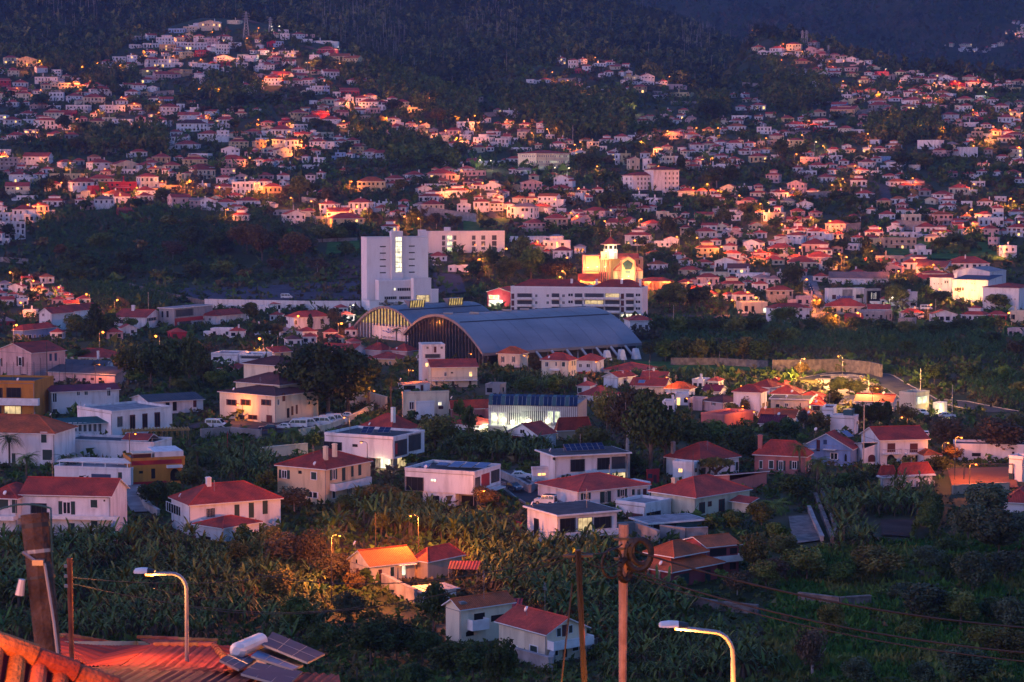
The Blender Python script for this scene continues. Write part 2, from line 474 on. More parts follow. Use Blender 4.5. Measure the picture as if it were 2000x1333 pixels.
# ------------------------------------------------------------------ building kit
def unit_mesh(name, fn, mats):
 b = MB(); fn(b); return b.mesh(name, mats)
def _frame(nm, fw, fh, t):
 # a frame round the unit opening x -.5..+.5, z 0..1, facing -y, with nm upright bars
 def fn(b):
  b.box(-.5, -t, 0, -.5 + fw, .02, 1); b.box(.5 - fw, -t, 0, .5, .02, 1)
  b.box(-.5 + fw, -t, 0, .5 - fw, .02, fh); b.box(-.5 + fw, -t, 1 - fh, .5 - fw, .02, 1)
  for k in range(nm):
   x = -.5 + (k + 1) / (nm + 1)
   b.box(x - fw * .35, -t * .7, fh, x + fw * .35, .02, 1 - fh)
 return fn
U = {}
U['frame'] = unit_mesh('window_frame', _frame(1, .11, .08, .09), ['white'])
U['frame_red'] = unit_mesh('window_frame_red', _frame(1, .13, .10, .09), ['wine'])
U['frame_thin'] = unit_mesh('window_frame_thin', _frame(2, .025, .03, .09), ['darkmetal'])
U['frame_plain'] = unit_mesh('window_frame_plain', _frame(0, .10, .07, .09), ['white'])
U['frame_bars'] = unit_mesh('window_frame_bars', _frame(5, .025, .04, .09), ['white'])
def _pane(b): b.box(-.46, -.035, .03, .46, .02, .97)
for k in ('glass', 'glass_grey', 'lit', 'lit_white', 'lit_green', 'lit_gold', 'lit_dim', 'dark', 'green', 'wine', 'redpaint', 'bluepaint', 'white', 'darkmetal'):
 U['pane_' + k] = unit_mesh('pane_' + k, _pane, [k])
def _shut(b):
 b.box(-.5, -.05, 0, .5, .02, 1)
 for k in range(6):
  z = .08 + k * .145
  b.box(-.38, -.075, z, .38, -.05, z + .085)
for k in ('green', 'wine', 'bluepaint'):
 U['shut_' + k] = unit_mesh('shutter_' + k, _shut, [k])
def _arch(b):
 pts = [(-.5, -.05, 0), (.5, -.05, 0)] + [(.5 * math.cos(t), -.05, .55 + .45 * math.sin(t)) for t in np.linspace(0, math.pi, 9)]
 b.poly(pts)
 for p, q in zip(pts, pts[1:] + pts[:1]):
  b.poly([p, (p[0], .02, p[2]), (q[0], .02, q[2]), q])
for k in ('dark', 'wine', 'lit_green', 'glass'):
 U['arch_' + k] = unit_mesh('arch_' + k, _arch, [k])
def ucopy(key, name, parent, loc, rz, sx, sz, sy=1.0):
 return link(name, U[key], parent, loc, rz, (sx, sy, sz))
def opening(root, x, y, rz, z, w, h, t):
 """one opening on a wall: (x, y) its middle on the wall line, z its sill; t the kind"""
 loc = (x, y, z)
 def kid(key, name, par):      # same plane as the frame, as a child in the frame's own unit space
  return link(name, U[key], par)
 if t in 'wlLG':
  fr = ucopy('frame', 'window', root, loc, rz, w, h)
  kid({'w': 'pane_glass', 'l': 'pane_lit', 'L': 'pane_lit_white', 'G': 'pane_lit_green'}[t], 'pane', fr)
 elif t == 'x':
  fr = ucopy('frame_red', 'window', root, loc, rz, w, h); kid('pane_green', 'shutter', fr)
 elif t == 'X':
  fr = ucopy('frame_red', 'window', root, loc, rz, w, h); kid('pane_glass', 'pane', fr)
 elif t == 's':
  fr = ucopy('frame_plain', 'window', root, loc, rz, w, h); kid('shut_green', 'shutter', fr).scale = (.86, 1, .9); fr.children[0].location.z = .05
 elif t in 'SW':
  c = 'green' if t == 'S' else 'wine'
  fr = ucopy('frame', 'window', root, loc, rz, w * .52, h); kid('pane_glass', 'pane', fr)
  for sg in (-1, 1):
   s = link('shutter', U['shut_' + c], fr); s.scale = (.46, 1.2, 1); s.location = (sg * .73, -.02, 0)
 elif t in 'gyYe':
  fr = ucopy('frame_thin', 'window', root, loc, rz, w, h)
  kid({'g': 'pane_glass', 'y': 'pane_lit_dim', 'Y': 'pane_lit_white', 'e': 'pane_glass_grey'}[t], 'pane', fr)
 elif t == 'n':
  fr = ucopy('frame_bars', 'window', root, loc, rz, w, h); kid('pane_glass', 'pane', fr)
 elif t in 'dqmB':
  dr = ucopy('pane_' + {'d': 'green', 'q': 'wine', 'm': 'redpaint', 'B': 'bluepaint'}[t], 'door', root, loc, rz, w, h, 1.6)
 elif t == 'o':
  ucopy('pane_dark', 'opening', root, loc, rz, w, h)
 elif t == 'a':
  ucopy('arch_wine', 'arched_door', root, loc, rz, w, h)
 elif t == 'A':
  ucopy('arch_dark', 'archway', root, loc, rz, w, h)
 elif t in 'bB2':
  # balcony slab with a rail
  b = MB(); dp = 1.25
  b.box(-w / 2, -dp, -.12, w / 2, 0, .06, 0)
  sl = b.build('balcony', ['white'], root, loc=loc, rz=rz)
  r = MB()
  n = max(int(w / .45), 2)
  for k in range(n + 1):
   xx = -w / 2 + .05 + (w - .1) * k / n
   r.box(xx - .02, -dp + .02, .06, xx + .02, -dp + .06, h)
  r.box(-w / 2, -dp, h, w / 2, -dp + .08, h + .07)
  r.box(-w / 2, -dp, h, -w / 2 + .07, 0, h + .07); r.box(w / 2 - .07, -dp, h, w / 2, 0, h + .07)
  r.build('railing', ['metal'], sl)
 elif t == 'P':
  # balcony with a solid parapet
  b = MB(); dp = 1.3
  b.box(-w / 2, -dp, -.12, w / 2, 0, .06); b.box(-w / 2, -dp, .06, w / 2, -dp + .15, h)
  b.box(-w / 2, -dp + .15, .06, -w / 2 + .15, 0, h); b.box(w / 2 - .15, -dp + .15, .06, w / 2, 0, h)
  b.build('balcony', ['white'], root, loc=loc, rz=rz)
 elif t == 'K':
  b = MB(); b.box(-w / 2, -1.0, 0, w / 2, 0, max(h, .12)); b.build('canopy', ['white'], root, loc=loc, rz=rz)
 elif t == 'F':
  b = MB(); b.box(-w / 2, -.04, 0, w / 2, .01, h); b.build('painted_band', ['redpaint'], root, loc=loc, rz=rz)
 elif t == 'f':
  b = MB(); b.box(-w / 2, -.04, 0, w / 2, .01, h); b.build('grey_panel', ['roof_slab'], root, loc=loc, rz=rz)
def add_roof(b, x0, y0, x1, y1, z, rise, kind, over, m=0, mw=1, ridge_m=None, axis=None):
 """roof over the rectangle; m roof material, mw the wall material of the gable ends, fascia in mw"""
 X0, X1, Y0, Y1 = x0 - over, x1 + over, y0 - over, y1 + over
 wx, wy = X1 - X0, Y1 - Y0
 ax = axis or ('x' if wx >= wy else 'y')
 e = .16
 if kind == 'hip':
  if ax == 'x':
   ins = min(wy / 2, wx / 2 - .05)
   A, Bp = (X0 + ins, (Y0 + Y1) / 2, z + rise), (X1 - ins, (Y0 + Y1) / 2, z + rise)
  else:
   ins = min(wx / 2, wy / 2 - .05)
   A, Bp = ((X0 + X1) / 2, Y0 + ins, z + rise), ((X0 + X1) / 2, Y1 - ins, z + rise)
  c = [(X0, Y0, z), (X1, Y0, z), (X1, Y1, z), (X0, Y1, z)]
  if ax == 'x':
   b.slope([c[0], c[1], Bp, A], m); b.slope([c[1], c[2], Bp], m); b.slope([c[2], c[3], A, Bp], m); b.slope([c[3], c[0], A], m)
   hips = [(c[0], A), (c[3], A), (c[1], Bp), (c[2], Bp), (A, Bp)]
  else:
   b.slope([c[0], c[1], A], m); b.slope([c[1], c[2], Bp, A], m); b.slope([c[2], c[3], Bp], m); b.slope([c[3], c[0], A, Bp], m)
   hips = [(c[0], A), (c[1], A), (c[2], Bp), (c[3], Bp), (A, Bp)]
  for p, q in zip(c, c[1:] + c[:1]):
   b.poly([(p[0], p[1], p[2] - e), (q[0], q[1], q[2] - e), q, p], mw)
  b.poly([(p[0], p[1], p[2] - e) for p in c][::-1], mw)
  if ridge_m is not None:
   for p, q in hips: b.bar((p[0], p[1], p[2] + .02), (q[0], q[1], q[2] + .02), .13, ridge_m, 5)
 elif kind in ('gable', 'shed'):
  t = .14
  if ax == 'x':
   if kind == 'gable':
    ym = (Y0 + Y1) / 2; prof = [(Y0, z), (ym, z + rise), (Y1, z)]
   else:
    prof = [(Y0, z), (Y1, z + rise)]
   for (a, za), (c, zc) in zip(prof[:-1], prof[1:]):
    b.slope([(X0, a, za + t), (X1, a, za + t), (X1, c, zc + t), (X0, c, zc + t)], m)
    b.poly([(X0, a, za), (X0, c, zc), (X1, c, zc), (X1, a, za)], mw)
    for X in (X0, X1): b.poly([(X, a, za), (X, a, za + t), (X, c, zc + t), (X, c, zc)], mw)
   for (a, za) in (prof[0], prof[-1]): b.poly([(X0, a, za), (X1, a, za), (X1, a, za + t), (X0, a, za + t)], mw)
   if ridge_m is not None and kind == 'gable': b.bar((X0, ym, z + rise + t), (X1, ym, z + rise + t), .14, ridge_m, 5)
  else:
   if kind == 'gable':
    xm = (X0 + X1) / 2; prof = [(X0, z), (xm, z + rise), (X1, z)]
   else:
    prof = [(X0, z), (X1, z + rise)]
   for (a, za), (c, zc) in zip(prof[:-1], prof[1:]):
    b.slope([(a, Y0, za + t), (a, Y1, za + t), (c, Y1, zc + t), (c, Y0, zc + t)], m)
    b.poly([(a, Y0, za), (c, Y0, zc), (c, Y1, zc), (a, Y1, za)], mw)
    for Y in (Y0, Y1): b.poly([(a, Y, za), (a, Y, za + t), (c, Y, zc + t), (c, Y, zc)], mw)
   for (a, za) in (prof[0], prof[-1]): b.poly([(a, Y0, za), (a, Y1, za), (a, Y1, za + t), (a, Y0, za + t)], mw)
   if ridge_m is not None and kind == 'gable': b.bar((xm, Y0, z + rise + t), (xm, Y1, z + rise + t), .14, ridge_m, 5)
 elif kind == 'flat':
  if over > .3:      # overhanging slab
   b.box(X0, Y0, z, X1, Y1, z + .28, mw)
   b.box(X0 + .25, Y0 + .25, z + .28, X1 - .25, Y1 - .25, z + .31, m)
  else:              # parapet
   b.box(x0 + .2, y0 + .2, z - .05, x1 - .2, y1 - .2, z + .04, m)
   for bx in ((x0 - .06, y0 - .06, x1 + .06, y0 + .2), (x0 - .06, y1 - .2, x1 + .06, y1 + .06), (x0 - .06, y0 + .2, x0 + .2, y1 - .2), (x1 - .2, y0 + .2, x1 + .06, y1 - .2)):
    b.box(bx[0], bx[1], z, bx[2], bx[3], z + .55, mw)
def walls_with_gable(b, x0, y0, x1, y1, z0, h, kind, rise, over, axis, m=0):
 b.box(x0, y0, z0, x1, y1, h, m)
 if kind not in ('gable', 'shed'): return
 ax = axis or ('x' if (x1 - x0) >= (y1 - y0) else 'y')
 if ax == 'x':
  ys, o = (y0, y1), (y1 - y0 + 2 * over)
  for X, sg in ((x0, -1), (x1, 1)):
   if kind == 'gable':
    b.poly([(X, y0, h), (X, y1, h), (X, y1, h + rise * over / (o / 2)), (X, (y0 + y1) / 2, h + rise), (X, y0, h + rise * over / (o / 2))][::sg], m)
   else:
    b.poly([(X, y0, h), (X, y1, h), (X, y1, h + rise * (o - over) / o), (X, y0, h + rise * over / o)][::sg], m)
  if kind == 'shed': b.poly([(x0, y1, h), (x0, y1, h + rise * (o - over) / o), (x1, y1, h + rise * (o - over) / o), (x1, y1, h)], m)
 else:
  o = (x1 - x0 + 2 * over)
  for Y, sg in ((y0, 1), (y1, -1)):
   if kind == 'gable':
    b.poly([(x0, Y, h), (x1, Y, h), (x1, Y, h + rise * over / (o / 2)), ((x0 + x1) / 2, Y, h + rise), (x0, Y, h + rise * over / (o / 2))][::sg], m)
   else:
    b.poly([(x0, Y, h), (x1, Y, h), (x1, Y, h + rise * (o - over) / o), (x0, Y, h + rise * over / o)][::sg], m)
  if kind == 'shed': b.poly([(x1, y0, h), (x1, y1, h), (x1, y1, h + rise * (o - over) / o), (x1, y0, h + rise * over / o)], m)
class Bld: pass
EAVE = {}
def B(tile, uL, uC, uR, vb, hpx, a, wall, roof, rise, name, label, cat='house', dep=None, wins='', over=.45, rm='roof_red',
   axis=None, sk=3.0, group=None, parent=None, ridge=True, base=None, vg=None, part='wall', dist=None):
 """A building measured in the photograph: uL..uC its left face, uC..uR its right face, vb the foot of the corner
 between them, hpx its wall height at that corner (tile pixels); a the turn of the left face away from the camera.
 vg: the pixel row of the ground under the corner when plants hide it."""
 u, v = px(tile, uC, vb)
 C = at(u, v if vg is None else px(tile, uC, vg)[1])
 if dist: C = at_d(u, v, dist)
 elif vg is not None: C = at_d(u, v, C.y)
 zc = C.y * cp - C.z * sp
 m = zc / F / 4.0          # metres per tile pixel
 ar = R(a)
 wl = (uC - uL) * m / max(math.cos(ar), .2) if a < 82 else dep
 wr = (uR - uC) * m / max(math.sin(ar), .2) if a > 8 else dep
 if dep and 8 <= a <= 82:
  if a < 45: wr = dep
  else: wl = dep
 h = hpx * m
 o = Bld(); o.C, o.m, o.wl, o.wr, o.h, o.a = C, m, wl, wr, h, ar
 rise *= .70 if roof in ('hip', 'gable') else 1
 if parent is None:
  o.root = thing(name, label, cat, C, -ar, group)
 else:
  o.root = parent.root
 o.loc = Vector((0, 0, 0))
 EAVE.setdefault(o.root.name, h)
 if parent is not None:
  d = C - parent.C
  ca, sa = math.cos(parent.a), math.sin(parent.a)
  o.loc = Vector((d.x * ca - d.y * sa, d.x * sa + d.y * ca, d.z))
  o.rz = parent.a - ar
 else: o.rz = 0.0
 wb = MB()
 wk = wall if wall in M else 'wall_' + wall
 walls_with_gable(wb, -wl, 0, 0, wr, -sk, h, roof, rise, over, axis)
 wb.build(part, [wk], o.root, loc=o.loc, rz=o.rz)
 if roof:
  rb = MB()
  add_roof(rb, -wl, 0, 0, wr, h + .01, rise, roof, over, 0, 1, 2 if ridge and roof in ('hip', 'gable') else None, axis)
  mats = [rm, wk if roof == 'flat' and over <= .3 else 'white', rm if rm.startswith('roof_') else 'roof_red']
  rb.build('roof', mats, o.root, loc=o.loc, rz=o.rz)
 FOOT.append((C, wl, wr, ar))
 o.tile = tile
 if wins: windows(o, wins)
 return o
def face_pt(o, face, u, v, off=0.0):
 d = ray(u, v)
 ca, sa = math.cos(o.a), math.sin(o.a)
 n = Vector((-sa, -ca, 0)) if face == 'L' else Vector((ca, -sa, 0))
 P0 = o.C + n * off
 t = n.dot(P0) / n.dot(d)
 q = d * t - o.C
 return Vector((q.x * ca - q.y * sa, q.x * sa + q.y * ca, q.z))
def windows(o, spec):
 """'L x0 y0 x1 y1 kind; ...' in tile pixels; the sight lines are met with the wall plane"""
 for s in spec.split(';'):
  s = s.split()
  if not s: continue
  f, x0, y0, x1, y1, t = s[0], *map(float, s[1:5]), s[5]
  p = face_pt(o, f, *px(o.tile, x0, (y0 + y1) / 2)); q = face_pt(o, f, *px(o.tile, x1, (y0 + y1) / 2))
  mid = (x0 + x1) / 2
  top = face_pt(o, f, *px(o.tile, mid, y0)); bot = face_pt(o, f, *px(o.tile, mid, y1))
  c = (p + q) / 2
  if f == 'L': x, y, rz, w = c.x, 0.0, 0.0, abs(q.x - p.x)
  else: x, y, rz, w = 0.0, c.y, math.pi / 2, abs(q.y - p.y)
  ca, sa = math.cos(o.rz), math.sin(o.rz)
  loc = o.loc + Vector((x * ca - y * sa, x * sa + y * ca, 0))
  opening(o.root, loc.x, loc.y, rz + o.rz, o.loc.z + bot.z, w, max(top.z - bot.z, .1), t)
def chimney(o, x, y, z0, z1, w=.5, mat='white'):
 b = MB(); b.box(-w / 2, -w / 2, 0, w / 2, w / 2, z1 - z0 - .25)
 b.box(-w / 2 - .08, -w / 2 - .08, z1 - z0 - .25, w / 2 + .08, w / 2 + .08, z1 - z0 - .12); b.box(-w / 2 + .05, -w / 2 + .05, z1 - z0 - .12, w / 2 - .05, w / 2 - .05, z1 - z0)
 return b.build('chimney', [mat], o.root, loc=(x, y, z0))
def solar(root, loc, rz, w, d, tilt, mat='solar', nx=2, ny=2, name='solar_panel'):
 b = MB(); h = d * math.sin(tilt); dd = d * math.cos(tilt)
 P = lambda s, t, o=0: (w * (s - .5), dd * t - o * math.sin(tilt), h * t + .25 + o * math.cos(tilt))
 def slab(s0, t0, s1, t1, o0, o1, m):
  q = [P(s0, t0, o0), P(s1, t0, o0), P(s1, t1, o0), P(s0, t1, o0)]; r = [P(s0, t0, o1), P(s1, t0, o1), P(s1, t1, o1), P(s0, t1, o1)]
  b.poly(r, m); b.poly(q[::-1], m)
  for k in range(4): b.poly([q[k], q[(k + 1) % 4], r[(k + 1) % 4], r[k]], m)
 slab(0, 0, 1, 1, 0, .05, 1)
 for i in range(nx):
  for j in range(ny):
   slab((i + .04) / nx, (j + .03) / ny, (i + .96) / nx, (j + .97) / ny, .05, .065, 0)
 for s in (.08, .92):
  p = P(s, .9); b.bar(p, (p[0], p[1], 0), .03, 1, 4)
 return b.build(name, [mat, 'metal'], root, loc=loc, rz=rz)
# ------------------------------------------------------------------ street lamps
LAMPS = []
LIGHTS = []
def foot_of(u, v, h):
 """ground point whose top, h metres up, shows at pixel (u, v)"""
 d = at(u, v).y
 for _ in range(6):
  vv = v + h * F / max(d, 20)
  d = at(u, vv).y
 g = at(u, vv); return g
def glow(loc, watts, col=(1, .40, .09), rad=.25, parent=None, name='lamp_light'):
 ld = bpy.data.lights.new(name, 'POINT'); ld.energy = watts; ld.color = col; ld.shadow_soft_size = rad
 ld.use_shadow = True
 o = bpy.data.objects.new(name, ld); COL.objects.link(o); o.parent = parent; o.location = loc
 return o
_lampmesh = {}
def lamp(u, v, h=7.0, watts=900, white=False, arm=1.3, side=1, size=.30, pole='metal', lit=True, g=None):
 g = foot_of(u, v, h) if g is None else g
 side = 1 if side > 0 else -1
 root = thing('street_lamp', '', 'street lamp', (g.x - side * arm, g.y, g.z - .3))
 key = (h, arm, side, white, pole, lit)
 if key not in _lampmesh:
  p = MB(); p.bar((0, 0, 0), (0, 0, h - .1), .10, 0, 6, .07)
  p.tube([(0, 0, h - .1), (side * arm * .3, 0, h + .22), (side * arm * .8, 0, h + .3)], .05, 0, 5)
  hd = MB()
  hd.box(side * arm * .7, -.16, h + .2, side * (arm * .7 + .75), .16, h + .36)
  hd.box(side * (arm * .7 + .1), -.12, h + .36, side * (arm * .7 + .55), .12, h + .42)
  me = MB()
  for i in range(4):
   for j in range(8):
    f = lambda i, j: (math.sin(math.pi * i / 4) * math.cos(2 * math.pi * j / 8), math.sin(math.pi * i / 4) * math.sin(2 * math.pi * j / 8), math.cos(math.pi * i / 4))
    me.poly([f(i, j), f(i + 1, j), f(i + 1, j + 1), f(i, j + 1)] if 0 < i < 3 else ([f(i, j), f(i + 1, j), f(i + 1, j + 1)] if i == 0 else [f(i, j), f(i + 1, j), f(i, j + 1)]))
  _lampmesh[key] = (p.mesh('lamp_pole', [pole]), hd.mesh('lamp_head', ['darkmetal']), me.mesh('lamp_bulb', ['bulb_white' if white else 'bulb'] if lit else ['metal']))
 a, b, c = _lampmesh[key]
 link('pole', a, root); hd = link('lamp_head', b, root)
 if lit:
  bl = link('bulb', c, hd); bl.location = (side * (arm * .7 + .4), 0, h + .12); bl.scale = (size, size, size * .7)
  glow((side * (arm * .7 + .4), 0, h - .25), watts, (1, .84, .6) if white else (1, .25, .03), .2, hd)
 LAMPS.append((root, u, v, white, lit))
 return root
